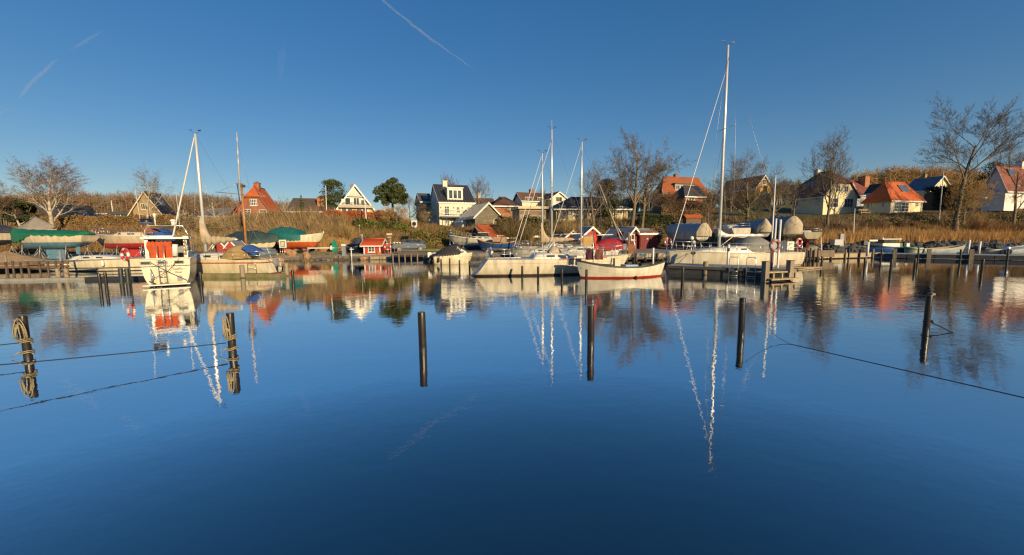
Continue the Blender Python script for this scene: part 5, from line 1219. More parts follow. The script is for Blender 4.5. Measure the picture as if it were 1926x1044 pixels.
    def fender(s, t, side, label, m=None, L=.5, dz=-.12, r=.11, group=None):
        b = MB(); prof = [(.0, .03), (.04, .05), (.1, .8), (.2, 1), (.8, 1), (.9, .8), (.96, .05)]
        b.tube([(0, 0, -L*p) for p, q in prof], [max(.012, r*q) for p, q in prof], m or WHITE, 9); b.tube([(0, 0, .25), (0, 0, -.02)], .012, ROPE, 4)
        y = s.beam(t)+r; p = s.world((s.X(t), side*y, s.sheer(t)+dz)); o = b.build('fender', None, p); tag(o, label, 'fender', group); return o
    def tarp(s, label, m, t0=-.02, t1=1.02, ridge=(.5, .7, .6), drop=.25, endm=None, wr=.05, name='tarpaulin', out=.06, seed=0, rnd=1.25, cat='tarpaulin'):
        """tent shaped sheet over the boat; ridge = heights over the sheer from aft to forward, drop = how far it hangs below the sheer"""
        rd = random.Random(seed); b = MB(); rows = []; n = 26; mcol = 8
        for i in range(n+1):
            q = i/n; t = t0+(t1-t0)*q; tc = min(1, max(0, t)); x = s.X(tc)+(t-tc)*s.L; w = s.beam(tc)*(1.0)+out
            rh = np.interp(q, np.linspace(0, 1, len(ridge)), ridge); dr = drop if not callable(drop) else drop(q)
            zt_ = s.sheer(tc)+rh; zb = s.sheer(tc)-dr; row = []
            for sd in (1, -1):
                pts = []
                for j in range(mcol+1):
                    k = j/mcol
                    if k < .62: kk = k/.62; y = w*kk; z = zt_+(s.sheer(tc)+.06-zt_)*(kk**rnd)
                    else: kk = (k-.62)/.38; y = w*(1-.02*kk); z = s.sheer(tc)+.06+(zb-s.sheer(tc)-.06)*kk
                    a = wr*(math.sin(i*1.7+j*.6+seed)*.5+math.sin(i*3.9+seed*2)*.35*(k)+rd.uniform(-.3, .3))
                    pts.append((x+rd.uniform(-.02, .02), sd*(y+a*.6*k), z+a*(1-k*.5)+(.07*math.sin(i*2.3+seed)*(k > .9))))
                row = (pts[::-1] if sd == 1 else pts[1:]) if not row else row+pts[1:]
            rows.append(row)
        b.grid(rows, m, True)
        for r_, x_ in ((rows[0], -1), (rows[-1], 1)):
            if endm or True:
                k = len(r_); x0 = r_[k//2][0]; zc = r_[0][2]*.45+r_[k//2][2]*.55; rg = []
                for q in (1, .93, .8, .55, .25, .03):
                    rg.append([(x0+x_*.32*(1-q**2.4)+x_*.05*math.sin(j*1.9+seed)*(q < 1)*q, y*q**.9*(1-.14*max(0, (zc-z)/max(.1, zc-r_[0][2]))*(q < 1)), zc+(z-zc)*q-(.10 if z < zc else 0)*(q < 1)*math.cos(y*1.2)) for j, (x, y, z) in enumerate(r_)])
                b.grid(rg, endm or m, True, True)
        o = b.build(name, None, s.loc, s.rz); tag(o, label, cat); return o
    def fin(s, t0, t1, z1, m, th=.14, name='keel'):
        b = MB(); xa, xb = s.X(t0), s.X(t1); z0 = -s.draft+.1
        b.extrude([(xa, -th/2, z0), (xb, -th/2, z0), (xb-(xb-xa)*.28, -th/2, z1), (xa+(xb-xa)*.02, -th/2, z1)], (0, th, 0), m); return b.build(name, s.t)
    def rudder(s, t, z1, m, w=.4, name='rudder'):
        b = MB(); x = s.X(t); b.extrude([(x, -.04, -s.draft*.5), (x+w, -.04, -s.draft*.8), (x+w*.9, -.04, z1), (x+.05, -.04, z1)], (0, .08, 0), m); return b.build(name, s.t)
def stand(p, h, label, group, lean=(0, 0)):
    """steel tripod prop with a pad on top"""
    b = MB(); pole = Vector((lean[0], lean[1], h)); b.tube([(0, 0, .05), pole], .035, GREYSTEEL, 6); b.box(pole, (.28, .28, .06), WOODD)
    for a in (0, 2.1, 4.2): b.tube([Vector((lean[0]*.6, lean[1]*.6, h*.62)), (.5*math.cos(a), .5*math.sin(a), .02)], .022, GREYSTEEL, 5)
    b.tube([(.5*math.cos(a), .5*math.sin(a), .12) for a in (0, 2.1, 4.2, 0)], .018, GREYSTEEL, 4)
    tag(b.build('boat_stand', None, p), label, 'boat stand', group)
GREYSTEEL = mat('galvanised_steel', (.36, .37, .38), .5, metal=.5, var=.2)
def lettering(parent, txt, loc, rot, size, m, name='name_lettering', shear=.25):
    cu = bpy.data.curves.new(name, 'FONT'); cu.body = txt; cu.size = size; cu.align_x = 'CENTER'; cu.shear = shear; cu.extrude = .002
    o = bpy.data.objects.new(name, cu); me = bpy.data.meshes.new_from_object(o); bpy.data.objects.remove(o); me.materials.clear(); me.materials.append(m)
    q = bpy.data.objects.new(name, me); COL.objects.link(q); q.parent = parent; q.location = loc; q.rotation_euler = rot; return q
gcream = lambda n, extra=[]: hullmat(n, [(-2, ANTI_R), (-.02, (.35, .05, .04)), (.05, (.72, .68, .57))]+extra)
# --- W9 the large yacht on the right
bt = Boat('sailing_yacht', 'large cream sailing yacht with tallest mast and grey sprayhood beside the concrete pontoon', 'sailing yacht', (U(1260)*26.9, 26.9), (U(1489)*27.7, 27.7), 3.1, (1.32, 1.12, 1.08), .45,
          hullmat('yacht_hull', [(-2, (.05, .05, .06)), (.06, (.72, .68, .57)), (.17, (.33, .05, .05)), (.22, (.72, .68, .57))]), over=.28, sr=.78, tr=-.2)
bt.hull().deck(GEL).strake(GEL, .025)
bt.cabin(.2, .80, .60, .46, GEL, (.14, .29, .44), (.40, .10), slope=(.02, .6))
bt.rail(.2, .84, 8).pulpit(.84).pushpit()
p9, H9 = mirror(1361, 88, 875, 1325)
tm = .6
bt.mast(tm, H9, .10, spreaders=((.60, 1.0),), fore=.985, furl=.026, back=.02, foreh=.88)
bt.boom(tm, 2.25, bt.L*.36, cover=WHITE, r=.07, cr=.10, tail=.8, up=.0)
bt.hood(.22, .50, 1.05, 1.05, mat('grey_canvas', (.24, .235, .22), .85, var=.2, bump=.4, bscale=8), z=1.12)
bt.band(mat('toe_rail', (.5, .45, .36), .5), -.05, -.09, 'toe_rail')
for t, sd, lb in ((.605, -1, 'left of a pair of grey blue fenders on the large yacht'), (.57, -1, 'right of a pair of grey blue fenders on the large yacht'), (.07, -1, 'grey blue fender at the stern quarter of the large yacht')): bt.fender(t, sd, lb, mat('grey_blue_vinyl', (.20, .23, .30), .5), .75, -.1, .15)
b = MB(); b.tube([(bt.X(.985), 0, 1.2), (bt.X(1.0)+.25, -.05, 1.25), (bt.X(1.0)-.1, -.2, .35)], .03, STEEL, 5); b.build('bow_anchor', bt.t)
b = MB(); b.box((bt.X(.04), 0, 1.5), (.5, .8, .6), GEL); b.build('stern_locker', bt.t)
# --- W4 long white yacht without mast
bt = Boat('racing_yacht', 'long white yacht without mast, reverse transom to the left, in the middle of the harbour', 'sailing yacht', gz(1182, 510.5), gz(915, 517.5), 2.9, (1.10, .98, 1.0), .45,
          hullmat('long_hull', [(-2, (.06, .05, .05)), (.02, (.10, .07, .05)), (.10, (.72, .67, .55)), (.72, (.40, .38, .34)), (.74, (.72, .67, .55))]), over=1.0, sr=.72, tr=-1.05, keelz=.0)
bt.hull().deck(GEL).cabin(.30, .68, .55, .34, GEL, (.3, .5, .7), (.5, .11), slope=(.03, .55)); bt.rail(.18, .84, 7, .6).pulpit(.84)
b = MB()
for y in (-.22, .22): b.tube([(bt.X(0)-.06, y, .25), (bt.X(0)+.05, y, 1.45), (bt.X(.03), y, 1.7), (bt.X(.05), y, 1.05)], .022, STEEL, 5)
for z in (.4, .68, .96): b.tube([(bt.X(0)-.03, -.22, z), (bt.X(0)-.03, .22, z)], .02, STEEL, 5)
b.build('swim_ladder', bt.t); bt.pushpit(.6)
b = MB(); b.tube([(bt.X(.46), 0, 1.25), (bt.X(.46), 0, 2.0)], .05, ALU, 6); b.tube([(bt.X(.46), 0, 2.0), (bt.X(.40), .0, 1.3)], .03, ALU, 5); b.build('mast_stump', bt.t)
bt.hood(.42, .52, .35, .62, TAN, z=1.1); bt.band(RED, -.02, -.07, 'red_toe_rail', .45, .8)
# --- boats of the second row behind it
pA, HA = mirror(1038.5, 243, 714, 1038); YA = pA.y
bt = Boat('sailing_yacht', 'cream sailing yacht with the tallest of three close masts in the middle', 'sailing yacht', (U(972)*YA, YA+.3), (U(1118)*YA, YA-.3), 2.8, (1.35, 1.15, 1.1), .4, gcream('second_row_hull'), over=.8, sr=.75, tr=-.2)
bt.hull().deck(GEL).cabin(.25, .7, .56, .4, GEL, (.3, .5, .7), (.4, .1)); bt.rail(.15, .85, 7).pulpit(.85).pushpit(); bt.mast(.55, HA, .10, spreaders=((.5, .75),), fore=.98, furl=.032, back=.02, foreh=.90); bt.boom(.55, 2.5, 3.2, cr=.1)
b = MB(); b.tube([(bt.X(.55), 0, HA), (bt.X(.55), 0, HA+.9)], .014, WHITE, 4); b.build('aerial', bt.t)
pB, HB = mirror(1021, 288, 686, 1022); YB = pB.y
bt = Boat('sailing_boat', 'small sailing boat with rumpled tan sail cover, leftmost of three close masts', 'sailing boat', (U(963)*YB, YB+.2), (U(1082)*YB, YB-.2), 2.3, (1.1, .9, .85), .35, gcream('tan_cover_hull'), over=.6, sr=.7)
bt.hull().deck(GEL).cabin(.3, .72, .56, .36, GEL, (.35, .6), (.4, .1)); bt.rail(.15, .85, 6).pulpit(.85).pushpit(); bt.mast(.52, HB, .075, spreaders=((.52, .6),), fore=.98, furl=.03, back=.02, foreh=.97); bt.boom(.52, 1.95, 2.9, cover=TAN, cr=.3, tail=.3)
pC, HC = mirror(1094.5, 266, 706, 1088); YC = pC.y
bt = Boat('sailing_boat', 'white sailing boat with red cockpit cover, rightmost of three close masts', 'sailing boat', (U(1030)*YC, YC+.3), (U(1171)*YC, YC-.1), 2.4, (1.15, .95, 1.15), .35, hullmat('red_line_hull', [(-2, ANTI_R), (.12, (.74, .71, .64))]), over=.6, sr=.62, tr=.75)
bt.hull().deck(GEL).cabin(.36, .74, .6, .5, GEL, (.3, .55), (.5, .14)); bt.rail(.15, .85, 6).pulpit(.85).pushpit(); bt.mast(.55, HC, .085, spreaders=((.5, .65),), fore=.98, furl=.022, back=.02, foreh=.96); bt.boom(.55, 2.35, 2.9, cr=.1)
bt.hood(.02, .44, .98, 1.0, mat('red_canvas', (.38, .02, .03), .8, var=.2, bump=.4, bscale=8), 'cockpit_cover', z=1.12, back=.85)
b = MB(); b.box((bt.X(.02)-.25, 0, 1.35), (.35, .42, .5), GREYP); b.box((bt.X(.02)-.25, 0, .8), (.16, .16, .8), DARK); b.build('outboard_motor', bt.t)
b = MB(); n = 8; rows = [[(bt.X(.54)-.1-.9*i/n, .12*math.cos(a)*(1.4-i/n), 2.3-1.15*j/6+.03*math.sin(i*2+j)) for j, a in enumerate([math.pi*j/6 for j in range(7)])] for i in range(n+1)]; b.grid(rows, mat('ochre_canvas', (.50, .33, .13), .85, var=.2), True); b.build('mast_apron', bt.t)
# --- W8 open wooden double-ender
bt = Boat('open_boat', 'open white wooden boat with dark gunwale and red bottom before the picket fence', 'rowing boat', gz(1084, 523), gz(1250, 519), 1.75, (1.02, .62, .86), .25,
          hullmat('dinghy_hull', [(-2, (.40, .04, .02)), (.08, (.74, .71, .63))]), over=.38, sr=.05, tr=.35, full=.7, bowpow=.62, tmax=.48)
bt.hull(n=28).inner(mat('blue_grey_inside', (.16, .18, .21), .7), .45).gunwale(mat('dark_green_rail', (.035, .045, .035), .6), .10, .06)
for k in (.25, .5, .78): bt.band(mat('plank_line', (.52, .49, .42), .5), -.62*k-.05, -.62*k-.062, 'plank_edge', .05, .95)  # thin lines along the planks, darker than the hull paint
for t in (.2, .42, .65): b = MB(); b.box((bt.X(t), 0, bt.sheer(t)-.2), (.25, bt.beam(t)*1.9-.12, .04), WOODL if t != .42 else mat('pale_blue_seat', (.28, .42, .52), .6)); b.build('thwart', bt.t)
b = MB(); b.box((bt.X(.42), .1, bt.sheer(.42)-.02), (.7, .7, .22), mat('pale_blue_box', (.28, .42, .52), .6)); b.build('engine_box', bt.t)
b = MB(); b.box((bt.X(.545), -.1, bt.sheer(.5)+.12), (.32, .3, .62), mat('cream_box', (.62, .55, .36), .6)); b.build('control_post', bt.t)
b = MB(); b.tube([(bt.X(.16), .2, .5), (bt.X(.16), .2, 1.62)], .055, WHITE, 7); b.build('white_post', bt.t)
for t in (.035, .075): b = MB(); b.tube([(bt.X(t), -bt.beam(t)-.05, bt.sheer(t)-.35), (bt.X(t), -bt.beam(t)+.06, bt.sheer(t)-.35)], .05, DARK, 10); b.build('hawse_hole', bt.t)
pw = bt.world((bt.X(.80), -.25, .6)); b = MB(); b.tube([(0, 0, 0), (0, 0, 2.0)], .022, STEEL, 6); fp = tag(b.build('flag_staff', None, pw), 'steel flag staff standing in the bow of the open white boat', 'flag staff')
b = MB(); rows = [[(.02+.035*j+.10*max(0, i-3)/7+.02*math.sin(i*.9+j), .05*math.sin(j*2.0+i*.5), 2.0+.25-i*.105-j*.02) for j in range(6)] for i in range(11)]
b.grid(rows, mat('orange_flag', (.72, .07, .02), .75, var=.2), True); tag(b.build('flag', None, pw+Vector((-.02, 0, -.15))), 'furled orange red flag hanging from the staff above the open boat', 'flag')
for k, (dx, m, lb) in enumerate(((-.42, mat('dark_striped_towel', (.10, .02, .03), .9, col2=(.02, .015, .03), scale=5, stretch=(6, 1, .5)), 'dark red and black striped towel hung over the bow of the open boat'), (.1, mat('brown_jacket', (.17, .06, .05), .9, var=.4), 'brown red cloth hung beside the flag staff of the open boat'))):
    b = MB(); rows = [[(dx+.09*j+.02*math.sin(i), .06*math.sin(j*1.6+i*.3), .98-.085*i) for j in range(6)] for i in range(8)]; b.grid(rows, m, True); tag(b.build('cloth', None, pw), lb, 'cloth')
b = MB(); b.tube([(-.5, 0, .98), (.6, .02, .98)], .015, STEEL, 5); b.tube([(-.45, 0, .98), (-.45, 0, 0)], .015, STEEL, 5); b.build('towel_rail', bt.t, (bt.X(.80), -.25, .6), -bt.rz)
# --- W3 cream sailing boat left
p3, H3 = mirror(367.5, 240, 776, 416)
bt = Boat('sailing_boat', 'cream sailing boat with tan sail cover and red stripe behind the mossy beam', 'sailing boat', gz(318, 514.5), gz(512, 515), 2.3, (1.1, 1.02, .98), .4,
          hullmat('cream_boat_hull', [(-2, ANTI_R), (.05, (.33, .05, .04)), (.10, (.72, .66, .50)), (.745, (.40, .07, .035)), (.83, (.72, .66, .50))]), over=.7, sr=.72, tr=-.35)
bt.hull().deck(GEL).cabin(.28, .72, .60, .42, GEL, (.2, .55), (.55, .14)); bt.rail(.12, .86, 7, .55).pulpit(.86).pushpit(.55)
bt.mast(.615, H3, .095, z0=1.5, spreaders=(), fore=.985, furl=.055, back=.02, foreh=.985, shrouds=True)
bt.boom(.615, 2.25, 2.45, cover=TAN, cr=.30, tail=.3)
bt.hood(.20, .42, .85, .9, mat('ochre_hood', (.42, .29, .12), .85, var=.2, bump=.4, bscale=8), z=1.05)
b = MB(); rows = [[(bt.X(.07)+.95*i/6, -.75+1.5*j/6, 1.25+.50*(i/6)+.22*math.sin(math.pi*j/6)) for j in range(7)] for i in range(7)]; b.grid(rows, BLUEC, True); b.build('blue_bimini', bt.t)
b = MB()
for x in (.08, .2): b.tube([(bt.X(x), -.8, 1.0), (bt.X(x)+.25, -.75, 1.75)], .02, WHITE, 5)
b.build('bimini_frame', bt.t)
b = MB(); b.box((bt.X(0)-.18, -.2, .75), (.26, .3, .5), GREYP); b.box((bt.X(0)-.2, -.2, .2), (.14, .12, .7), DARK); b.build('outboard_motor', bt.t)
for t, lb in ((.33, 'fender below the tan sail cover, right one of three on the cream boat'), (.55, 'fender below the mast foot, left one of three on the cream boat'), (.52, 'middle one of three fenders on the cream boat')): bt.fender(t, -1, lb, WHITE, .5, -.05, .10)
b = MB(); b.tube([(-.02, 0, .85), (0, 0, .5), (.04, 0, -.15)], [.12, .16, .12], WHITE, 9); tag(b.build('fender', None, gz(392, 513)+Vector((-.1, -.7, .35))), 'big cream cylindrical fender hanging at the bow of the cream sailing boat', 'fender')
# --- W1 low white boat far left
bt = Boat('cabin_boat', 'low white boat with two grey bands lying left of the cabin cruiser', 'sailing boat', gz(290, 508), gz(116, 509), 2.4, (1.02, .9, .86), .35, hullmat('white_band_hull', [(-2, (.05, .05, .06)), (.05, (.72, .67, .52)), (.2, (.10, .10, .11)), (.30, (.72, .67, .52))]), over=.7, sr=.9, tr=.05)
bt.hull().deck(GEL).strake(GREYP, .04).cabin(.2, .75, .6, .34, GEL, (.35, .6), (.5, .1), slope=(.1, .5)); bt.rail(.05, .5, 5, .45)
for t, lb in ((.26, 'white fender hanging on the low white boat at the left'), (.63, 'white fender near the red and white lifebuoy')): bt.fender(t, -1, lb, WHITE, .5, -.05, .1)
# --- W2 cabin cruiser, stern to the camera
A2 = gz(269, 541); B2 = gz(361, 537.5); bx = Vector((-.585, .81, 0)).normalized(); dv = Vector((bx.y, -bx.x, 0)); B2 = A2+dv*1.86; c2 = (A2+B2)/2
CB = (B2-A2).length*1.02
bt = Boat('cabin_cruiser', 'white cabin cruiser seen from astern with orange cover, ladder and radar arch', 'motor cruiser', c2+bx*7.4, c2, CB/.93, (1.75, 1.45, 1.42), .35, hullmat('cruiser_hull', [(-2, (.20, .03, .04)), (.04, (.72, .67, .54)), (.98, (.04, .03, .03)), (1.01, (.72, .67, .54))]), over=.6, sr=.93, tr=.22, full=.32)
bt.hull().deck(GEL).strake(GEL, .03); k = bt; hw = bt.beam(0)
sx = lambda q: -(q-315)/92*CB*1.0         # photo column on the transom -> local y (port is to the left)
zt2 = lambda py: (541-py)/37.0            # photo row -> metres above the water, on the transom
XS = bt.X(0)
for q in (279, 308.5, 340):
    b = MB(); b.box((XS-.03, sx(q), 1.2), (.05, .40, .16), GREYP); o = b.build('stern_window', bt.t); b = MB(); b.box((XS-.06, sx(q), 1.2), (.02, .32, .10), GLASS); b.build('pane', o)
lettering(bt.t, 'Steffen', (XS+.045, sx(337), .80), (R(90), 0, R(-90)), .17, DARK); lettering(bt.t, 'Skaar', (XS+.065, sx(337), .64), (R(90), 0, R(-90)), .14, DARK)
b = MB()
for q in (302, 315): b.tube([(XS-.10, sx(q), .12), (XS-.05, sx(q-1.5), 1.45), (XS+.05, sx(q-2), 2.1), (XS+.3, sx(q-2), 2.1)], .018, STEEL, 5)
for z in (.2, .48, .76, 1.04, 1.3): b.tube([(XS-.08, sx(302), z), (XS-.08, sx(315), z)], .018, STEEL, 5)
b.build('stern_ladder', bt.t)
b = MB(); b.box((XS-.16, 0, .10), (.42, CB*.94, .05), GEL); b.build('bathing_platform', bt.t)
# wheelhouse: roof, corner posts, side windows
W0, W1_, WR, HW = XS+.85, XS+3.6, 2.42, hw*.80
b = MB(); b.box(((W0+W1_)/2, 0, WR), (W1_-W0+.5, HW*2+.35, .09), WHITE); b.box((W0+.6, .15, WR+.07), (1.3, HW*1.2, .10), WHITE); b.build('wheelhouse_roof', bt.t)
for sd in (1, -1):
    b = MB(); b.box((W0+.06, sd*HW, 1.95), (.12, .14, 1.15), WHITE); b.box((W0+1.4, sd*HW, 1.95), (.10, .08, 1.15), WHITE); b.box((W1_, sd*HW*.95, 1.95), (.12, .10, 1.15), WHITE); b.box(((W0+W1_)/2, sd*HW, 1.52), (W1_-W0, .06, .35), WHITE); b.build('wheelhouse_side', bt.t)
    b = MB(); b.box(((W0+W1_)/2, sd*(HW-.03), 2.05), (W1_-W0-.1, .02, .8), GLASS); b.build('wheelhouse_window', bt.t)
b = MB(); b.box((W1_+.02, 0, 2.05), (.03, HW*1.8, .8), GLASS); b.build('windscreen', bt.t)
b = MB(); b.box((W0+1.4, -.2, 1.7), (.05, HW*1.5, 1.5), mat('mid_grey_panel', (.22, .23, .24), .6)); b.build('bulkhead', bt.t)  # plain grey bulkhead across the wheelhouse
b = MB(); rows = []
for i in range(15):
    q = i/14; yy = sx(281)+(sx(327)-sx(281))*q; rows.append([(W0-.15-.35*(j/8)**1.3+.05*math.sin(i*1.9+j*.5), yy+.06*math.sin(j*.8)-(.05*j/8), 2.24-.95*j/8+.03*math.sin(i*2.6)) for j in range(9)])
b.grid(rows, ORANGE, True); b.build('orange_cover', bt.t)
b = MB(); b.box((W0+.2, -.0, 2.32), (.6, HW*1.0, .05), BLUEC); b.build('blue_awning', bt.t)
b = MB(); zr = 3.06; xa = W0+.15
b.tube([(xa, HW+.05, 1.5), (xa, HW+.02, zr-.25), (xa, HW-.15, zr), (xa, -HW+.05, zr), (xa, -HW-.08, zr-.3), (xa-.1, -HW-.22, zr-.75), (xa-.1, -HW-.25, 2.5)], .025, STEEL, 6); arch = b.build('radar_arch', bt.t)
b = MB(); b.tube([(xa, sx(283), zr+.06), (xa, sx(283), zr+.34)], [.26, .25], mat('navy_radome', (.012, .016, .045), .35), 16); b.tube([(xa, sx(283), zr+.10), (xa, sx(283), zr+.14)], .272, GREYP, 16); b.build('radar_scanner', arch)
b = MB(); b.tube([(xa, sx(332), zr), (xa, sx(332), zr+.22)], .09, WHITE, 8); b.ball((xa, sx(332), zr+.26), .14, WHITE, 8, 5, (1, 1, .6)); b.build('satellite_dome', arch)
b = MB(); b.tube([(xa, sx(298), zr), (xa, sx(298), zr+.45)], .03, WHITE, 6); b.tube([(xa, sx(298), zr+.4), (xa, sx(298), zr+.62)], .06, WHITE, 8); b.build('horn_lamp', arch)
b = MB()
for q, zt_ in ((272, 4.9), (344, 4.9)): b.tube([(xa, sx(q), zr-.1), (xa+.3, sx(q-6 if q < 300 else q-2), zt_)], .012, WHITE, 4)
b.build('whip_aerial', arch)
b = MB()
for yy in (1, -1):
    ps_ = [(XS+.1+1.2*i, yy*(bt.beam(min(1, .02+.16*i))-.05), bt.sheer(.02+.16*i)) for i in range(5)]
    for p in ps_: b.tube([p, (p[0], p[1], p[2]+.55)], .014, STEEL, 5)
    for kk in (.55, .3): b.tube([(p[0], p[1], p[2]+kk) for p in ps_], .012, STEEL, 4)
b.build('guard_rail', bt.t); bt.pulpit(.84, .6)
b = MB(); b.tube([(XS+.15, sx(333), 1.5), (XS+.12, sx(335), 2.1)], .12, WHITE, 10); b.build('rolled_raft', bt.t)
b = MB()
for z, r_ in ((1.55, .05), (1.75, .05), (1.95, .05), (2.15, .05)): b.tube([(W0-.1, sx(354)+.06*math.sin(z*9), z), (W0-.05, sx(352), z+.2), (W0-.1, sx(350), z+.02)], r_, ROPE, 5)
b.build('hanging_lines', bt.t)
b = MB(); b.box((XS-.02, sx(287), .42), (.06, .07, .6), GREYP); b.tube([(XS-.1, sx(287), .2), (XS-.2, sx(291), .55), (XS-.12, sx(287), .9)], .02, STEEL, 5); b.tube([(XS-.1, sx(294), .15), (XS-.16, sx(283), .3)], .03, DARK, 5); b.build('trim_bracket', bt.t)
b = MB(); b.box((XS+.02, sx(338), .38), (.04, .20, .22), GREYP); b.build('transom_badge', bt.t)
b = MB(); b.tube([(XS+.0, sx(340), 1.35), (XS-.25, sx(318), .75), (XS-.10, sx(285), .35)], .014, ROPED, 4); b.tube([(XS+.0, sx(285), 1.25), (XS-.2, sx(318), .75), (XS-.1, sx(352), .25)], .014, ROPED, 4); b.build('mooring_bridle', bt.t)
# --- W10 small cuddy boat
bt = Boat('motor_boat', 'small white motor boat with black tent cover and outboard beside the jetty', 'motor boat', gz(889, 495.5), gz(815, 497.5), 1.6, (1.0, .82, .74), .25, hullmat('cuddy_hull', [(-2, (.3, .27, .2)), (.0, (.72, .66, .50)), (.62, (.55, .5, .38)), (.66, (.74, .69, .55))]), over=.5, sr=.85, tr=.1)
bt.hull().deck(GEL)
bt.cabin(.55, .86, .66, .45, GEL, (.5,), (.35, .14), slope=(.02, .5), name='cuddy')
b = MB()
for sd in (1, -1): b.extrude([(bt.X(.60), sd*.5, .95), (bt.X(.72), sd*.46, .95), (bt.X(.66), sd*.44, 1.45), (bt.X(.58), sd*.46, 1.45)], (0, .02, 0), GLASS); b.tube([(bt.X(.56), sd*.5, .9), (bt.X(.60), sd*.47, 1.5), (bt.X(.74), sd*.48, .95)], .03, WHITE, 5)
b.tube([(bt.X(.6), .47, 1.5), (bt.X(.6), -.47, 1.5)], .03, WHITE, 5); b.build('windscreen', bt.t)
bt.tarp('black tent cover on the small white motor boat', mat('black_canvas', (.03, .03, .032), .75, var=.2, bump=.3, bscale=6), -.0, .62, (.12, .55, .85, .95), .0, wr=.02, name='tent_cover', seed=3, cat='boat cover')
b = MB(); b.box((bt.X(0)-.3, 0, .85), (.3, .3, .42), WHITE); b.tube([(bt.X(0)-.2, 0, .7), (bt.X(0)-.38, 0, .05)], .08, DARK, 6); b.tube([(bt.X(0)-.15, 0, .95), (bt.X(0)+.25, 0, 1.0)], .04, WHITE, 6); b.build('outboard_motor', bt.t)
b = MB(); b.tube([(bt.X(.45), .3, 2.2), (bt.X(.62), .3, 1.4)], .02, STEEL, 5); b.tube([(bt.X(.44), .3, .9), (bt.X(.44), .3, 2.25)], .018, STEEL, 5); b.build('light_mast', bt.t)
bt.fender(.12, -1, 'black fender at the stern of the small tent covered motor boat', BLACK, .45, -.1, .09)
# --- W11 blue fishing boat, skiffs at the far right
Y = 44; bt = Boat('fishing_boat', 'small blue boat with white wheelhouse roof behind the long right pontoon', 'fishing boat', (U(1640)*Y, Y+.6), (U(1704)*Y, Y), 1.9, (1.05, .8, .78), .3, hullmat('blue_hull', [(-2, (.03, .10, .30)), (.55, (.06, .16, .40)), (.7, (.04, .06, .10))]), over=.4, sr=.8)
bt.hull().deck(mat('boat_deck_blue', (.05, .09, .16), .6)).gunwale(DARK, .08, .05); b = MB()
for x in (.34, .62):
    for sd in (1, -1): b.tube([(bt.X(x), sd*.65, .8), (bt.X(x+.02), sd*.58, 1.6)], .035, WHITE, 5)
b.build('wheelhouse_post', bt.t); b = MB(); b.box((bt.X(.47), 0, 1.66), (1.9, 1.5, .09), WHITE); b.build('wheelhouse_roof', bt.t)
b = MB(); b.box((bt.X(.47), 0, .95), (1.7, 1.35, .5), WHITE); b.build('wheelhouse', bt.t)
b = MB(); b.box((bt.X(.65), 0, 1.25), (.04, 1.2, .65), GLASS); b.box((bt.X(.50), -.66, 1.40), (1.2, .02, .36), GLASS); b.box((bt.X(.50), .66, 1.40), (1.2, .02, .36), GLASS); b.build('pane', bt.t); b = MB(); b.box((bt.X(.20), 0, .95), (.6, .7, .5), mat('green_box', (.04, .20, .08), .6)); b.build('green_crate', bt.t)
b = MB(); b.box((bt.X(0)-.2, 0, .95), (.3, .35, .45), WHITE); b.tube([(bt.X(0)-.2, 0, .8), (bt.X(0)-.25, 0, .0)], .07, WHITE, 6); b.build('outboard_motor', bt.t)
b = MB(); b.tube([(bt.X(.62), .2, 1.7), (bt.X(.62), .2, 1.85)], .10, WHITE, 8); b.build('roof_lamp', bt.t)
Y = 43; bt = Boat('skiff', 'long pale blue grey skiff with raised bow behind the right pontoon', 'rowing boat', (U(1819)*Y, Y), (U(1737)*Y, Y+.3), 1.6, (1.0, .62, .55), .2, hullmat('skiff_hull', [(-2, (.2, .24, .26)), (.05, (.34, .40, .42)), (.5, (.42, .45, .44))]), over=.5, sr=.8)
bt.hull().inner(WOODL, .35).gunwale(mat('skiff_rail', (.4, .36, .28), .6), .06, .04)
Y = 41; bt = Boat('dinghy', 'tiny white dinghy behind the far right end of the pontoon', 'dinghy', (U(1858)*Y, Y), (U(1885)*Y, Y), 1.1, (.62, .5, .5), .15, hullmat('white_dinghy_hull', [(-2, (.6, .57, .48))]), over=.2, sr=.75); bt.hull().inner(mat('cream_inside', (.62, .5, .25), .6), .3).gunwale(WHITE, .06, .04)
Y = 40; bt = Boat('skiff', 'grey blue boat hull cut by the right edge behind the pontoon', 'rowing boat', (U(1985)*Y, Y), (U(1896)*Y, Y), 1.7, (1.1, .85, .5), .2, hullmat('edge_hull', [(-2, (.2, .24, .26)), (.05, (.36, .42, .45))]), over=.5, sr=.6); bt.hull().deck(GEL)
Y = 42.5; bt = Boat('dinghy', 'small green boat moored right of the blue fishing boat', 'dinghy', (U(1706)*Y, Y+.2), (U(1732)*Y, Y), 1.2, (.85, .7, .7), .2, hullmat('green_dinghy_hull', [(-2, (.45, .48, .42)), (.45, (.14, .28, .14))]), over=.2, sr=.8); bt.hull().inner(WOODL, .3).gunwale(WHITE, .06, .04)
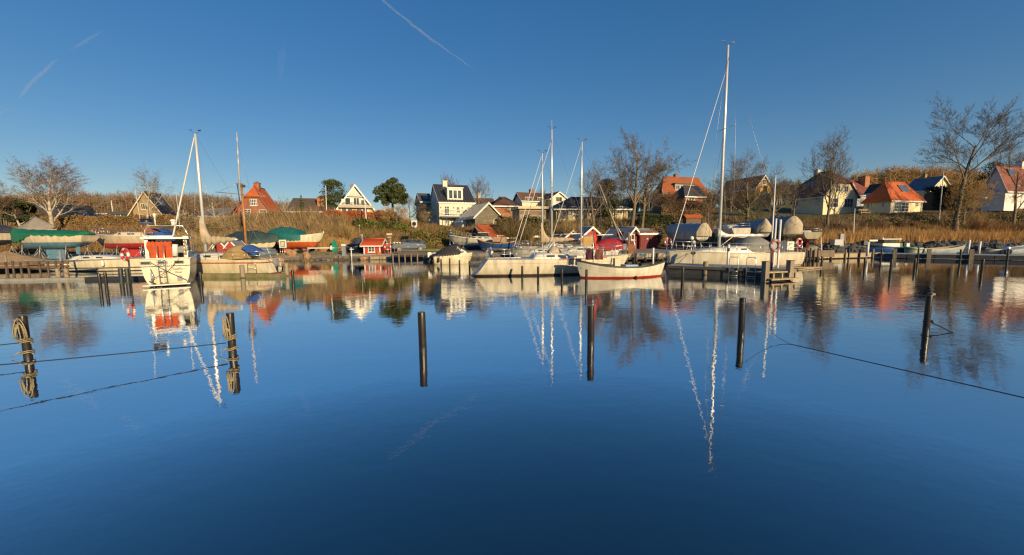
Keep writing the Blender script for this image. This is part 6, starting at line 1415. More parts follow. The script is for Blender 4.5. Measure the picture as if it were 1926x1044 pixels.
# ------------------------------------------------------------------ boats ashore
def ashore(name, label, pb, ps_, Yb, Ys_, py_wl, B, fb, draft, hm, keel=None, cat='sailing boat', **kw):
    bw = (U(pb)*Yb, Yb); st = (U(ps_)*Ys_, Ys_); Ym = (Yb+Ys_)/2; zw = at((pb+ps_)/2, py_wl, Ym).z
    b_ = Boat(name, label, cat, bw, st, B, fb, draft, hm, zw=zw, **kw); b_.gz = zw-g(b_.loc.x, b_.loc.y); return b_
def stands(b_, ts, lab, group, rev=False):
    for i, t in enumerate(ts):
        for sd in (-1, 1):
            p = b_.world((b_.X(t), sd*b_.beam(t)*.95, 0)); z = g(p.x, p.y); hz = b_.loc.z-z-.0
            c = b_.world((b_.X(t), sd*b_.beam(t)*.72, 0)); stand((p.x, p.y, z), hz, lab+', '+('aft' if i == 0 else 'forward' if i == len(ts)-1 else 'middle')+(' on the water side' if p.y < b_.loc.y else ' on the land side'), group, ((c.x-p.x), (c.y-p.y)))
# green covered boat
bt = ashore('sailing_boat', 'pale blue keeled sailing boat ashore under a green tarpaulin at the left', 22, 171, 36.6, 36.0, 456.5, 2.4, (.95, .72, .62), .55, hullmat('green_tarp_hull', [(-2, (.12, .26, .36)), (.02, (.68, .61, .46))]), over=1.4, sr=.62, tr=.55)
bt.hull().deck(GEL); kz = -bt.gz; bt.fin(.36, .62, kz+.05, mat('blue_antifouling', (.12, .26, .36), .6, var=.2)); bt.rudder(.16, kz*.7, MATS['blue_antifouling']); bt.strake(WHITE, .02)
bt.tarp('green tarpaulin tied over the sailing boat ashore at the left', mat('green_tarpaulin', (.012, .17, .075), .55, var=.2, scale=1.5, bump=.5, bscale=3), .06, .97, (.42, .50, .46, .42, .45), lambda q: .06 if q < .55 else .06+.75*min(1, (q-.55)/.28), wr=.05, seed=1)
b = MB()
for t in (0.02, .07): b.tube([(bt.X(t), -bt.beam(t), .6), (bt.X(t), -bt.beam(t), 1.15)], .018, STEEL, 5)
b.build('pushpit', bt.t)
stands(bt, (.2, .5, .78), 'grey steel stand propping the green covered boat', 'stands under the green covered boat')
# far left boats
bt = ashore('sailing_boat', 'white boat with dark cover cut by the left edge', -60, 19, 38, 38, 452, 2.4, (.9, .8, .7), .5, hullmat('edge_boat_hull', [(-2, (.05, .05, .06)), (0, (.68, .62, .48))]), over=.9, sr=.7); bt.hull().deck(GEL); bt.fin(.4, .6, -bt.gz+.05, DARK)
bt.tarp('dark blue cover on the boat at the left edge', mat('navy_tarpaulin', (.03, .035, .06), .7, var=.2, bump=.3, bscale=4), .0, .8, (.6, .9, .7), .05, seed=2); stands(bt, (.3, .7), 'steel stand under the boat at the left edge', 'stands under the left edge boat')
bt = ashore('sailing_boat', 'boat under a peaked grey tent behind the green tarpaulin', 108, 40, 43, 42.5, 445, 2.2, (.8, .7, .7), .5, hullmat('tent_boat_hull', [(-2, (.2, .05, .04)), (0, (.68, .62, .48))]), over=.7, sr=.7); bt.hull().deck(GEL); bt.fin(.4, .6, -bt.gz+.05, DARK)
bt.tarp('peaked grey canvas tent over a boat behind the green tarpaulin', mat('grey_tent', (.26, .23, .19), .85, var=.15, bump=.2, bscale=4), .05, .86, (.5, 1.5, .6), .1, wr=.02, seed=4); stands(bt, (.3, .7), 'steel stand under the grey tented boat', 'stands under the grey tented boat')
# red bottomed yacht
bt = ashore('sailing_yacht', 'cream yacht ashore with red bottom and keel behind the cabin cruiser', 172, 318, 39, 38.5, 458, 2.6, (1.0, .78, .74), .5, hullmat('red_bottom_hull', [(-2, (.50, .04, .045)), (.02, (.60, .50, .36))]), over=1.5, sr=.6, tr=.5, cat='sailing yacht')
bt.hull().deck(GEL).strake(WHITE, .02); bt.fin(.38, .62, -bt.gz+.03, mat('red_antifouling', (.50, .04, .045), .6, var=.15)); bt.cabin(.25, .66, .55, .38, mat('cream_cabin', (.66, .58, .42), .5), (.30, .42, .72), (.3, .12)); bt.rail(.1, .86, 7, .55).pulpit(.86)
b = MB(); b.box((bt.X(.20), 0, 1.25), (.9, 1.2, .6), mat('rust_canvas', (.30, .12, .06), .85, var=.2)); b.build('cockpit_cover', bt.t)
stands(bt, (.25, .55, .75), 'steel stand under the red bottomed yacht', 'stands under the red bottomed yacht')
b = MB(); rows = [[(-.8+1.6*i/6, -.6+1.2*j/4, .35+.35*math.sin(math.pi*i/6)+.1*math.sin(j*2+i)) for j in range(5)] for i in range(7)]; b.grid(rows, BLUEC, True); b.box((0, 0, .2), (1.4, 1.0, .4), BLUEC); tag(b.build('blue_cover', None, bt.world((bt.X(.10), 0, .70))), 'bright blue tarpaulin heap on the red bottomed yacht behind the radar arch', 'tarpaulin')
# navy/green tarp boat
bt = ashore('motor_boat', 'cream boat ashore with blue bottom under a navy and green tarpaulin', 519, 412, 43.5, 42.5, 466, 2.5, (.75, .55, .6), .5, hullmat('navy_tarp_hull', [(-2, ANTI_B), (.02, (.66, .58, .42))]), over=.6, sr=.8, cat='motor boat'); bt.hull().deck(GEL); bt.fin(.2, .7, -bt.gz+.02, DARK, .2)
bt.tarp('pale topped dark green tarpaulin over the boat behind the signal mast', mat('dark_green_tarpaulin', (.025, .07, .055), .7, col2=(.018, .022, .045), scale=.6, bump=.4, bscale=4), -.02, .98, (.45, 1.25, 1.3, .7), .15, seed=5)
stands(bt, (.25, .75), 'steel stand under the navy covered boat', 'stands under the navy covered boat')
# orange bottomed wooden boat
bt = ashore('wooden_boat', 'white bowed wooden boat ashore with orange red bottom and teal tarpaulin', 609, 512, 46.5, 45.5, 455, 2.5, (1.05, .72, .85), .75, hullmat('orange_bottom_hull', [(-2, (.50, .10, .03)), (-.02, (.62, .62, .48))]), over=.75, sr=.55, tr=.4, full=.62, bowpow=.6, cat='wooden boat'); bt.hull().deck(GEL).strake(WHITE, .03, -.0).gunwale(WHITE, .06, .04)
b = MB(); b.tube([(bt.X(1), 0, 1.0), (bt.X(1)-.02, 0, 1.25)], .05, WHITE, 6); b.build('stem_head', bt.t)
bt.fin(.12, .80, -bt.gz+.05, mat('orange_antifouling', (.50, .10, .03), .6, var=.15), .2)
bt.tarp('teal tarpaulin over the after half of the orange bottomed boat', mat('teal_tarpaulin', (.012, .13, .12), .6, var=.2, scale=1.5, bump=.4, bscale=4), -.05, .60, (.5, 1.0, 1.0, .55), .55, seed=6, wr=.04)
b = MB()
for x in (-.5, .5):
    for y in (-.7, .7): b.tube([(x, y-.08, .28), (x, y+.08, .28)], .28, BLACK, 12)
b.box((0, 0, .4), (2.2, .12, .12), GREYSTEEL); b.box((0, 0, .4), (.12, 1.4, .12), GREYSTEEL); b.tube([(1.1, 0, .4), (1.7, 0, .9)], .04, RED, 5); p = on(562, 45.0); tag(b.build('boat_trolley', None, p), 'small steel boat trolley with black wheels under the orange bottomed boat', 'trolley')
b = MB(); b.box((0, 0, .35), (1.7, .9, .7), mat('grey_blue_box', (.20, .25, .28), .6, var=.15)); p = on(497, 42.2); tag(b.build('grey_crate', None, p), 'pale grey blue box on the bank left of the notice board', 'box')
# white motor sailer and blue boat in the middle
bt = ashore('motor_sailer', 'white motor sailer ashore with long railed bow in front of the orange tiled boathouse', 843, 950, 49, 47.5, 460, 2.4, (1.25, .72, .70), .5, hullmat('motor_sailer_hull', [(-2, (.03, .07, .22)), (-.05, (.42, .42, .40)), (.35, (.70, .64, .48))]), over=1.2, sr=.7, cat='motor yacht'); bt.hull().deck(GEL).strake(WHITE, .04); bt.cabin(.2, .62, .6, .34, GEL, (.25, .5, .75), (.5, .12)); bt.rail(.55, .95, 6, .6).pulpit(.9)
b = MB(); b.extrude([(bt.X(.3), -.6, 1.0), (bt.X(.50), -.6, 1.0), (bt.X(.44), -.5, 1.42), (bt.X(.32), -.5, 1.42)], (0, 1.1, 0), GLASS); b.box((bt.X(.37), 0, 1.46), (1.1, 1.2, .06), WHITE); b.build('wheelhouse', bt.t); bt.fin(.15, .75, -bt.gz+.02, mat('blue_bottom', (.03, .07, .22), .6, var=.2), .25)
stands(bt, (.25, .7), 'steel stand under the white motor sailer', 'stands under the motor sailer')
bt = ashore('wooden_boat', 'dark blue wooden boat ashore with varnished rail, right of the white motor sailer', 897, 969, 45.5, 45, 466, 2.0, (1.0, .55, .75), .45, hullmat('blue_wood_hull', [(-2, (.18, .17, .15)), (-.05, (.03, .08, .22))]), over=.55, sr=.5, tr=.3, full=.65, bowpow=.6, cat='wooden boat'); bt.hull().inner(WOODL, .4).gunwale(TEAK, .08, .06); bt.fin(.2, .75, -bt.gz+.02, GREYP, .2)
b = MB(); b.box((bt.X(.4), 0, .95), (1.5, 1.1, .5), WOODL); b.build('cabin', bt.t)
for i in range(4): b = MB(); b.box((bt.X(.4)-.55+.37*i, -.56, 1.0), (.26, .03, .24), GLASS); b.build('cabin_window', bt.t)
stands(bt, (.3, .7), 'steel stand under the dark blue wooden boat', 'stands under the blue wooden boat')
# covered boats right of centre
GT = mat('skylit_grey_tarpaulin', (.30, .33, .375), .5, var=.15, scale=1.2, bump=.4, bscale=3); BEI = mat('beige_tarpaulin', (.46, .39, .28), .85, var=.15, scale=2, bump=.4, bscale=5); DT = mat('skylit_dark_tarpaulin', (.13, .14, .165), .5, var=.2, bump=.3, bscale=3)  # sky reflection is mixed into the two grey tarpaulin colours
bt = ashore('motor_boat', 'boat ashore under a pale grey tarpaulin with beige end, left of the tallest mast', 1254, 1322, 49, 42, 452, 2.0, (1.0, .9, .9), .5, hullmat('grey_cover_hull', [(-2, (.10, .10, .11)), (.1, (.45, .45, .44))]), over=.8, sr=.85, cat='motor boat'); bt.hull().deck(GEL); bt.fin(.2, .6, -bt.gz+.02, DARK, .2)
bt.tarp('pale grey tarpaulin with beige end over the boat left of the tallest mast', GT, -.03, 1.0, (.95, 1.05, 1.1, .8), lambda q: .5 if q < .1 else .12, endm=BEI, seed=7, wr=.09, rnd=1.9); stands(bt, (.2, .6), 'steel stand under the pale grey covered boat', 'stands under the grey covered boat')
bt = ashore('sailing_yacht', 'white yacht ashore, stern towards the water, right behind the tallest mast', 1346, 1394, 50, 42.5, 446, 2.6, (1.2, 1.0, 1.0), .5, hullmat('stern_yacht_hull', [(-2, (.10, .10, .12)), (-.1, (.66, .62, .50))]), over=1.0, sr=.72, tr=-.4, cat='sailing yacht'); bt.hull().deck(GEL).cabin(.25, .7, .55, .45, GEL, (.4, .6), (.5, .12)); bt.rail(.1, .85, 6, .5).pushpit(.5); bt.fin(.35, .6, -bt.gz+.02, DARK)
b = MB(); b.box((bt.X(0)-.02+.35, 0, .62), (.06, .55, .4), GREYP); b.build('transom_hatch', bt.t); stands(bt, (.3, .7), 'steel stand under the white yacht with stern to the water', 'stands under the stern on yacht')
bt = ashore('sailing_boat', 'boat ashore under a dark tarpaulin whose beige end has a peaked top', 1383, 1437, 51, 42, 445, 1.75, (1.0, .9, .95), .5, hullmat('dark_cover_hull', [(-2, (.08, .08, .09)), (.0, (.4, .4, .4))]), over=.8, sr=.8, cat='sailing boat'); bt.hull().deck(GEL); bt.fin(.3, .6, -bt.gz+.02, DARK, .2)
bt.tarp('dark tarpaulin with a peaked beige end behind the yacht boom', mat('skylit_slate_tarpaulin', (.19, .21, .25), .5, var=.2, bump=.3, bscale=3), -.03, 1.0, (1.0, .95, .9, .7), .55, endm=BEI, seed=8, wr=.08, rnd=1.1); stands(bt, (.3, .7), 'steel stand under the boat with peaked beige cover', 'stands under the peaked cover boat')  # slate colour lightened to include the sky reflected on the cloth
bt = ashore('motor_boat', 'biggest covered boat ashore, dark tarpaulin with rounded beige end', 1424, 1489, 51.5, 41.5, 444, 1.85, (1.1, 1.1, 1.15), .5, hullmat('big_cover_hull', [(-2, (.06, .06, .07)), (.0, (.5, .48, .42))]), over=.8, sr=.9, cat='motor boat'); bt.hull().deck(GEL); bt.fin(.2, .6, -bt.gz+.02, DARK, .25)
bt.tarp('huge dark tarpaulin with rounded beige end left of the small red hull', DT, -.03, 1.0, (.95, 1.1, 1.05, .8), 1.0, endm=BEI, seed=9, wr=.08, rnd=2.2); stands(bt, (.3, .7), 'steel stand under the biggest covered boat', 'stands under the biggest covered boat')
bt = ashore('sailing_boat', 'small white boat with dark red bottom right of the biggest covered boat', 1492, 1529, 50, 42.5, 449, 2.1, (.8, .7, .75), .45, hullmat('small_red_hull', [(-2, (.16, .02, .025)), (0, (.62, .57, .42))]), over=.7, sr=.75); bt.hull().deck(GEL).cabin(.3, .7, .55, .3, GEL, (.5,), (.5, .1)); bt.fin(.2, .75, -bt.gz+.02, mat('dark_red_keel', (.16, .02, .025), .7), .25); bt.pushpit(.4)
# ------------------------------------------------------------------ piles in the water
PILE = mat('tarred_pile', (.034, .027, .021), .33, col2=(.011, .009, .008), scale=5, bump=.15, bscale=14, stretch=(3, 3, .25), spec=.32)
PTOP = mat('worn_pile_top', (.30, .25, .18), .9, col2=(.10, .08, .06), scale=18)
PILEW = mat('grey_wooden_pile', (.33, .27, .19), .8, col2=(.20, .16, .11), scale=3, bump=.5, bscale=18, stretch=(2, 2, .15))
WEED = mat('waterline_weed', (.05, .07, .02), .8, var=.4)
def pile(px, y0, y1, label, r=.095, m=None, px1=None, group='mooring piles in the harbour', lean=None, name='mooring_pile', h=None):
    p, H = mirror(px, y0, y1, px1 if px1 is not None else None)
    if h: H = h
    b = MB(); lx, ly = lean or (random.uniform(-.012, .012), random.uniform(-.012, .012)); m = m or PILE; n = 14; rows = []
    for z, k in ((-1.2, 1), (-.02, 1.0), (.10, 1.02), (H*.5, 1), (H-.012, .985), (H, .93)):
        rows.append([(lx*z+r*k*(1+.02*math.sin(3*j+z*2))*math.cos(2*math.pi*j/n), ly*z+r*k*math.sin(2*math.pi*j/n), z) for j in range(n)])
    b.grid(rows, m, True, True); b.add([(x, y, z+.001) for x, y, z in rows[-1]], [list(range(n))], PTOP)
    o = b.build(name, None, p); tag(o, label, 'pile', group)
    w = MB(); k = 1.03; w.grid([[(r*k*math.cos(2*math.pi*j/n), r*k*math.sin(2*math.pi*j/n), z+(.03*math.sin(j*2.3) if z > 0 else 0)) for j in range(n)] for z in (-.2, .05)], WEED if m is not PILE else BLACK, True, True); w.build('weed_collar', o)
    return p, H, o
pa = pile(42, 594, 748, 'near black pile at the left with pale rope loops', .062, px1=64)
pb = pile(431, 589, 738.5, 'near black pile with pale rope loops, second from the left', .070, px1=442)
pc = pile(793, 587, 726, 'near bare black pile left of the middle', .079, px1=797)
pd = pile(1112, 575, 716, 'near bare black pile right of the middle', .073, px1=1110)
pe = pile(1397.5, 560, 693, 'near black pile with a thin line running down into the water', .070, px1=1392)
pf = pile(1748.5, 555, 681, 'near black pile at the right with a slack loop of chain', .062, px1=1739.5)
b = MB(); b.extrude([(.0, -.06, .0), (.08, -.06, .0), (.08, .06, .0), (.0, .06, .0)], (0, 0, .05), WOOD)
for k in (pf,): b.build('pile_cap', k[2], (0, 0, k[1]+.002))
for px, y0, y1, lb, r, m, x1 in [
    (186, 515, 578, 'left one of two black piles close together left of the cabin cruiser', .06, None, 189),
    (197, 512.5, 577, 'right one of two black piles close together left of the cabin cruiser', .06, None, 201),
    (376, 512, 572, 'black pile against the right side of the cabin cruiser', .062, None, 379),
    (550, 508, 566, 'black pile right of the mossy beam', .065, None, 553),
    (108, 505, 545, 'left one of two pale wooden piles in front of the low white boat', .115, PILEW, 112),
    (124, 505, 543, 'right one of two pale wooden piles in front of the low white boat', .115, PILEW, 127),
    (1103, 507, 573, 'black pile under the bow of the open white boat', .06, None, 1102.5),
    (1284.5, 502.5, 560, 'black pile in front of the concrete pontoon', .078, None, 1283),
    (1057, 506, 558, 'black pile, rightmost of the row before the yacht without mast', .06, None, 1056.5),
    (1012, 501.5, 551, 'black pile, second from the right of the row before the yacht without mast', .06, None, 1012),
    (982, 500, 545, 'black pile, third from the right of the row before the yacht without mast', .06, None, 982),
    (951.5, 497, 538.5, 'black pile in front of the bow rope of the yacht without mast', .06, None, 952),
    (926, 495, 534, 'black pile at the swimming ladder of the yacht without mast', .06, None, 926.5),
    (903.5, 494, 529.5, 'black pile just left of the dark transom of the mastless yacht', .06, None, 904.5),
    (883, 491, 526, 'black pile halfway between motor boat and mastless yacht', .06, None, 884.5),
    (864, 489.5, 524.5, 'black pile at the bow of the small motor boat', .06, None, 865),
    (845.5, 485.5, 520.5, 'black pile under the black tent of the small motor boat', .06, None, 846.5),
    (829.5, 487.5, 518.5, 'black pile beside the fender of the small motor boat', .065, None, 831),
    (815, 486, 516.5, 'black pile at the outboard of the small motor boat', .065, None, 816.5),
    (1540, 466, 492, 'pile at the junction of quay and long right pontoon', .062, None, 1539),
    (1546, 482, 525, 'pile at the end of the thin floating booms', .062, None, 1543),
    (1597, 468, 510, 'black pile at the left of the long right pontoon', .06, None, 1593),
    (1627.5, 484, 529, 'black pile with a white edge in open water left of the cottage reflection', .06, None, 1624),
    (1658.5, 468, 513, 'black pile in front of the blue fishing boat bow', .06, None, 1656),
    (1677, 488, 547.5, 'black pile in the reflection of the hipped cottage', .062, None, 1671),
    (1722, 486, 531, 'black pile beyond the reflection of the hipped cottage', .06, None, 1717),
    (1728.5, 465, 516, 'black pile right of the green dinghy', .06, None, 1724),
    (1808, 469, 521, 'black pile in front of the pale skiff', .06, None, 1802),
    (1849, 487.5, 544, 'black pile alone in the water left of the lamp pile', .062, None, 1842),
    (1891, 468, 500, 'left one of two piles at the far right of the pontoon', .062, None, 1888),
    (1897, 468, 521, 'right one of two piles at the far right of the pontoon', .062, None, 1893)]:
    pile(px, y0, y1, lb, r, m, x1)
# thick paired posts with the lifebuoy left of the cruiser
for px, r, lb in ((226, .10, 'thick dark pile under the lifebuoy, left one of a pair'), (238, .10, 'thick dark pile under the lifebuoy, right one of a pair')): pile(px, 505, 559, lb, r, mat('dark_blue_pile', (.03, .035, .045), .5, var=.3), px+3)
# ------------------------------------------------------------------ ropes near the camera
def rope_thing(pts, r, m, label, name='mooring_line', n=5, cat='rope'):
    b = MB(); b.tube(pts, r, m, n); return tag(b.build(name), label, cat)
def catenary(A, B, sag, n=14):
    A = Vector(A); B = Vector(B); return [A.lerp(B, i/n)-Vector((0, 0, sag*4*(i/n)*(1-i/n))) for i in range(n+1)]
def coil(P, label, seed):
    """pale rope: turns round the pile and long loops hung from its top"""
    rd = random.Random(seed); p, H, o = P; r = .066; b = MB(); pts = []
    for zz0, turns in ((H*.40, 3.2), (H*.13, 2.6)):
        pts = []
        for i in range(int(turns*14)):
            a = i*2*math.pi/14; pts.append((p.x+(r+.022)*math.cos(a)*(1+.04*rd.random()), p.y+(r+.022)*math.sin(a), zz0+.032*i/14-.03*turns/2+.012*math.sin(a*2+seed)))
        b.tube(pts, .010, ROPE, 6)
    for k in range(8):
        a = R(-125+rd.uniform(-55, 60)); w = rd.uniform(.03, .10); z0 = H*(.95-.05*k*rd.random()); z1 = H*rd.uniform(.42, .5); c = (p.x+(r+.03)*math.cos(a), p.y+(r+.03)*math.sin(a)); tx, ty = -math.sin(a), math.cos(a); pts = []
        for i in range(17):
            q = i/16; s_ = math.sin(math.pi*q); zc = z1+(z0-z1)*s_**.6; off = w*(2*q-1)*1.2; pts.append((c[0]+tx*off+.02*math.cos(a)*s_, c[1]+ty*off, zc))
        b.tube(pts, .0088, ROPE, 6)
    b.tube([(p.x-.06, p.y-.07, H*.16), (p.x-.12, p.y-.09, H*.10), (p.x-.20, p.y-.10, .03)], [.012, .010, .006], ROPE, 5)
    tag(b.build('rope_coil'), label, 'rope')
coil(pa, 'pale rope wound round and hung from the near pile at the left edge', 3); coil(pb, 'pale rope wound round and hung from the second near pile', 8)
q1, h1 = mirror(0, 695, 812)
rope_thing(catenary((pb[0].x-.1, pb[0].y-.02, .22), (q1.x*1.25-.1, q1.y*.93, h1), .02), .010, ROPED, 'dark taut mooring line from the second near pile past the left edge')
q2, h2 = mirror(0, 675, 727)
rope_thing(catenary((pa[0].x-.1, pa[0].y-.02, .30), (q2.x*1.3, q2.y*.93, h2+.04), .0), .010, ROPED, 'short dark mooring line from the leftmost near pile to the left edge')
w1 = gz(1490, 648); w2 = gz(1926, 748); w3 = gz(2200, 808); tp = Vector((pe[0].x+.07, pe[0].y-.02, pe[1]*.86)); pts = []
for i in range(13): q = i/12; v = tp.lerp(w1, q); v.z = .004+tp.z*(1-q)**1.7; pts.append(v)
pts += [w1.lerp(w2, i/6)+Vector((0, 0, .004)) for i in range(1, 7)]+[w3+Vector((0, 0, .004))]
rope_thing(pts, .0055, mat('blue_grey_line', (.09, .12, .16), .7), 'thin blue grey line sagging from a near pile into the water and away right')
b = MB(); b.torus((pe[0].x, pe[0].y, pe[1]*.86), .078, .009, MATS['blue_grey_line'], 'z', 18, 5); tag(b.build('line_loop'), 'loop of thin line tied round the near pile right of the middle', 'rope')
w4 = gz(1793, 626); tp = Vector((pf[0].x+.065, pf[0].y-.03, .16)); b = MB(); b.tube([tp, tp.lerp(w4, .3)+Vector((0, 0, .01)), w4+Vector((0, 0, .004))], .012, ROPED, 5); b.tube([tp+Vector((0, 0, .05)), tp+Vector((.03, -.02, 0))], .03, ROPED, 6)
b.torus((pf[0].x, pf[0].y, .17), .07, .010, ROPED, 'z', 18, 5); tag(b.build('chain_loop'), 'slack dark chain tied round the near pile at the right', 'chain')
# ------------------------------------------------------------------ pontoons and beams
MOSS = mat('mossy_timber', (.26, .22, .13), .85, col2=(.11, .13, .03), scale=2.2, bump=.5, bscale=14)
def beam(a, b_, z, w, h, m, name, label, cat, px0=None):
    a = Vector(a); b_ = Vector(b_); d = b_-a; L = d.length; bm = MB(); bm.box((L/2, 0, 0), (L, w, h), m)
    o = bm.build(name, None, (a.x, a.y, z), math.atan2(d.y, d.x)); tag(o, label, cat); return o, L
A = gz(378, 521.5); B = gz(536, 521)
o, L = beam(A, B, .10, .30, .24, MOSS, 'floating_beam', 'floating mossy timber beam in front of the cream sailing boat', 'beam')
pile(455, 500.5, 545, 'pale wooden pile standing at the middle of the mossy beam', .13, PILEW, 456, h=.78); pile(538, 497, 541, 'pale wooden pile at the right end of the mossy beam', .13, PILEW, 540, h=.82)
b = MB()
for x in (0, .55): b.tube([(x, 0, 0), (x, 0, .62), (x+.02, 0, .62)], .015, STEEL, 5)
for z in (.3, .6): b.tube([(0, 0, z), (.55, 0, z)], .015, STEEL, 5)
tag(b.build('boarding_ladder', None, gz(457, 519)+Vector((.2, .2, .15))), 'small steel ladder on the mossy beam right of its pale pile', 'ladder')
A = gz(-60, 529.5); B = gz(262, 525); o, L = beam(A, B, .07, .32, .16, mat('grey_float', (.30, .29, .26), .8, var=.25, scale=2), 'floating_boom', 'long grey floating boom across the left side of the harbour', 'boom')
bm = MB(); bm.box((.9, 0, 0), (3.2, .5, .22), mat('black_float', (.03, .032, .04), .6)); o = bm.build('float', None, gz(190, 526.5)+Vector((0, 0, .08)), 0); tag(o, 'dark float between the paired black piles and the lifebuoy piles', 'float')
# left walkway on steel posts
wk = thing('walkway', 'rusty plank walkway on steel posts along the left shore', 'jetty', gz(-30, 524)+Vector((0, .6, 0)), math.atan2((gz(112, 521)-gz(-30, 524)).y, (gz(112, 521)-gz(-30, 524)).x)); Lw = (gz(112, 521)-gz(-30, 524)).length
RUST = mat('rusty_brown', (.20, .11, .06), .8, col2=(.10, .07, .05), scale=4); RPOST = mat('rusty_post', (.10, .075, .06), .6, var=.4, scale=5)
for z in (.88, .66): b = MB(); b.box((Lw/2, 0, z), (Lw, .10, .14), RUST); b.build('rail', wk)
for i in range(22): b = MB(); b.box((Lw*(i+.5)/22, .55, .95), (Lw/22-.02, 1.1, .05), WOOD); b.build('plank', wk)
for i in range(9):
    x = Lw*(i+.4)/9+random.uniform(-.1, .1); b = MB(); b.tube([(x, -.08, -1), (x+random.uniform(-.06, .06), -.08, 1.05+random.uniform(-.1, .15))], .055, RPOST, 8); b.build('post', wk)
b = MB(); b.box((0, 0, 0), (2.2, .9, .3), CONC)
for i, (px, y0, hgt, lb) in enumerate(((117, 470, 1.7, 'tall grey post at the stern of the low white boat'), (14, 487, 1.4, 'pale leaning post in front of the sand heap at the left'))):
    p = gz(px, 516); b = MB(); b.tube([(0, 0, -1), (.03, 0, hgt)], .07, GREYP if i == 0 else PILEW, 8); tag(b.build('post', None, p), lb, 'post')
# sand heap
p = on(8, 33.0); b = MB(); rows = [[(3.4*q*math.cos(a)*(1+.12*math.sin(3*a)), 2.0*q*math.sin(a), 1.15*(1-q)**.8+.05*math.sin(a*5+q*9)) for a in [2*math.pi*j/18 for j in range(18)]] for q in (0, .12, .3, .5, .75, 1)]; b.grid(rows, mat('brown_sand', (.36, .25, .14), .95, var=.3, scale=3, bump=.6, bscale=8), True, True); tag(b.build('sand_heap', None, p), 'heap of brown sand on the shore at the left edge', 'sand heap')
# lifebuoys
RWB = mat('buoy_red', (.60, .03, .03), .5); BST = mat('grey_backing', (.30, .33, .36), .6)
def lifebuoy(p, label, post_h, R_=.27, rz=0, postm=None, cap=True, back=False, postlab=None):
    b = MB(); b.tube([(0, .06, -.6), (0, .06, post_h+.38)], .04, postm or STEEL, 7); b.box((0, .03, post_h), (.10, .05, .7), postm or STEEL); tag(b.build('lifebuoy_post', None, p, rz), postlab, 'post')
    b = MB(); 
    if back: b.tube([(0, .05, 0), (0, -.02, 0)], R_*1.05, BST, 18); b.torus((0, -.05, 0), R_, .075, BST, 'y', 28, 8, mat('faded_red', (.30, .06, .06), .6))
    else: b.torus((0, -.06, 0), R_, .075, WHITE, 'y', 28, 8, RWB)
    for a in (45, 135, 225, 315): b.tube([((R_+.09)*math.cos(R(a-30)), -.06, (R_+.09)*math.sin(R(a-30))), ((R_+.11)*math.cos(R(a)), -.06, (R_+.11)*math.sin(R(a))), ((R_+.09)*math.cos(R(a+30)), -.06, (R_+.09)*math.sin(R(a+30)))], .012, ROPE, 4)
    o = b.build('lifebuoy', None, Vector(p)+Vector((0, 0, post_h)), rz); tag(o, label, 'lifebuoy')
p = gz(244, 532); lifebuoy(p, 'red and white lifebuoy left of the cabin cruiser', 1.55, .29, R(-20), DARK, postlab='dark post carrying the lifebuoy left of the cabin cruiser')
p = Vector((at(730.5, 490, 42.5).x, 42.5, .3)); lifebuoy(p, 'red and white lifebuoy on the quay right of the red hut', zz(730, 464, 42.5)-.3, .31, 0, mat('pink_post', (.55, .08, .09), .6), postlab='red post of the lifebuoy right of the red hut')
p = Vector((at(1254.5, 480, 30.5).x, 30.5, .5)); lifebuoy(p, 'red and white lifebuoy on a thin post at the bow of the large yacht', zz(1254, 455, 30.5)-.5, .25, R(10), STEEL, postlab='thin steel post of the lifebuoy at the bow of the large yacht')
p = gz(1452, 524); lifebuoy(p, 'lifebuoy on a dark red box post in front of the large yacht', zz(1453.5, 462, p.y), .27, R(15), mat('dark_red_post', (.20, .03, .025), .6), back=True, postlab='dark red post with the lifebuoy on the wooden step')
p = Vector((at(1500, 480, 33.5).x, 33.5, .4)); lifebuoy(p, 'red and white lifebuoy right of the stern of the large yacht', zz(1500, 456, 33.5)-.4, .30, R(15), MATS['pink_post'], postlab='pair of red legs under the lifebuoy right of the large yacht')
# concrete pontoon in front of the large yacht
A = gz(1256, 514); B = gz(1478, 524.5); d = B-A; rz = math.atan2(d.y, d.x); L = d.length
pt = thing('concrete_pontoon', 'grey concrete pontoon slanting along the front of the large yacht', 'pontoon', A, rz)
n = 3
for i in range(n): b = MB(); b.box((L*(i+.5)/n, 1.0, .20), (L/n-.05, 2.0, .50), mat('pontoon_side', (.06, .062, .062), .8, var=.3, scale=3, bump=.3)); b.build('float', pt)
for i in range(12): b = MB(); b.box((L*(i+.5)/12, 1.0, .482), (L/12-.015, 2.06, .06), CONC); b.build('deck_slab', pt)
b = MB(); b.box((L/2, -.05, .40), (L, .08, .16), mat('fender_board', (.09, .088, .08), .8, var=.2)); b.build('fender_board', pt)
for x in (.56, .70):
    b = MB(); b.tube([(L*x, -.12, -.4), (L*x, -.12, 1.0), (L*x+.04, -.1, 1.08), (L*x+.38, -.1, 1.08), (L*x+.42, -.12, 1.0), (L*x+.42, -.12, -.4)], .022, STEEL, 6)
    for z in (-.2, .05, .3): b.tube([(L*x, -.12, z), (L*x+.42, -.12, z)], .018, STEEL, 5)
    b.build('ladder', pt)
pile(1327, 499, 535, 'short wooden pile with a cap halfway along the concrete pontoon', .14, PILEW, 1326, h=.78)
p = gz(1374, 513.5); b = MB(); b.tube([(0, 0, -.3), (0, 0, 1.22)], .075, WHITE, 9); b.tube([(0, 0, .8), (0, 0, 1.0)], .078, DARK, 9); b.tube([(-.02, 0, 1.22), (.05, 0, 1.34), (.08, 0, 1.2)], .05, DARK, 6); tag(b.build('power_post', None, p+Vector((0, .35, .5))), 'white power post on the concrete pontoon before the large yacht', 'post')
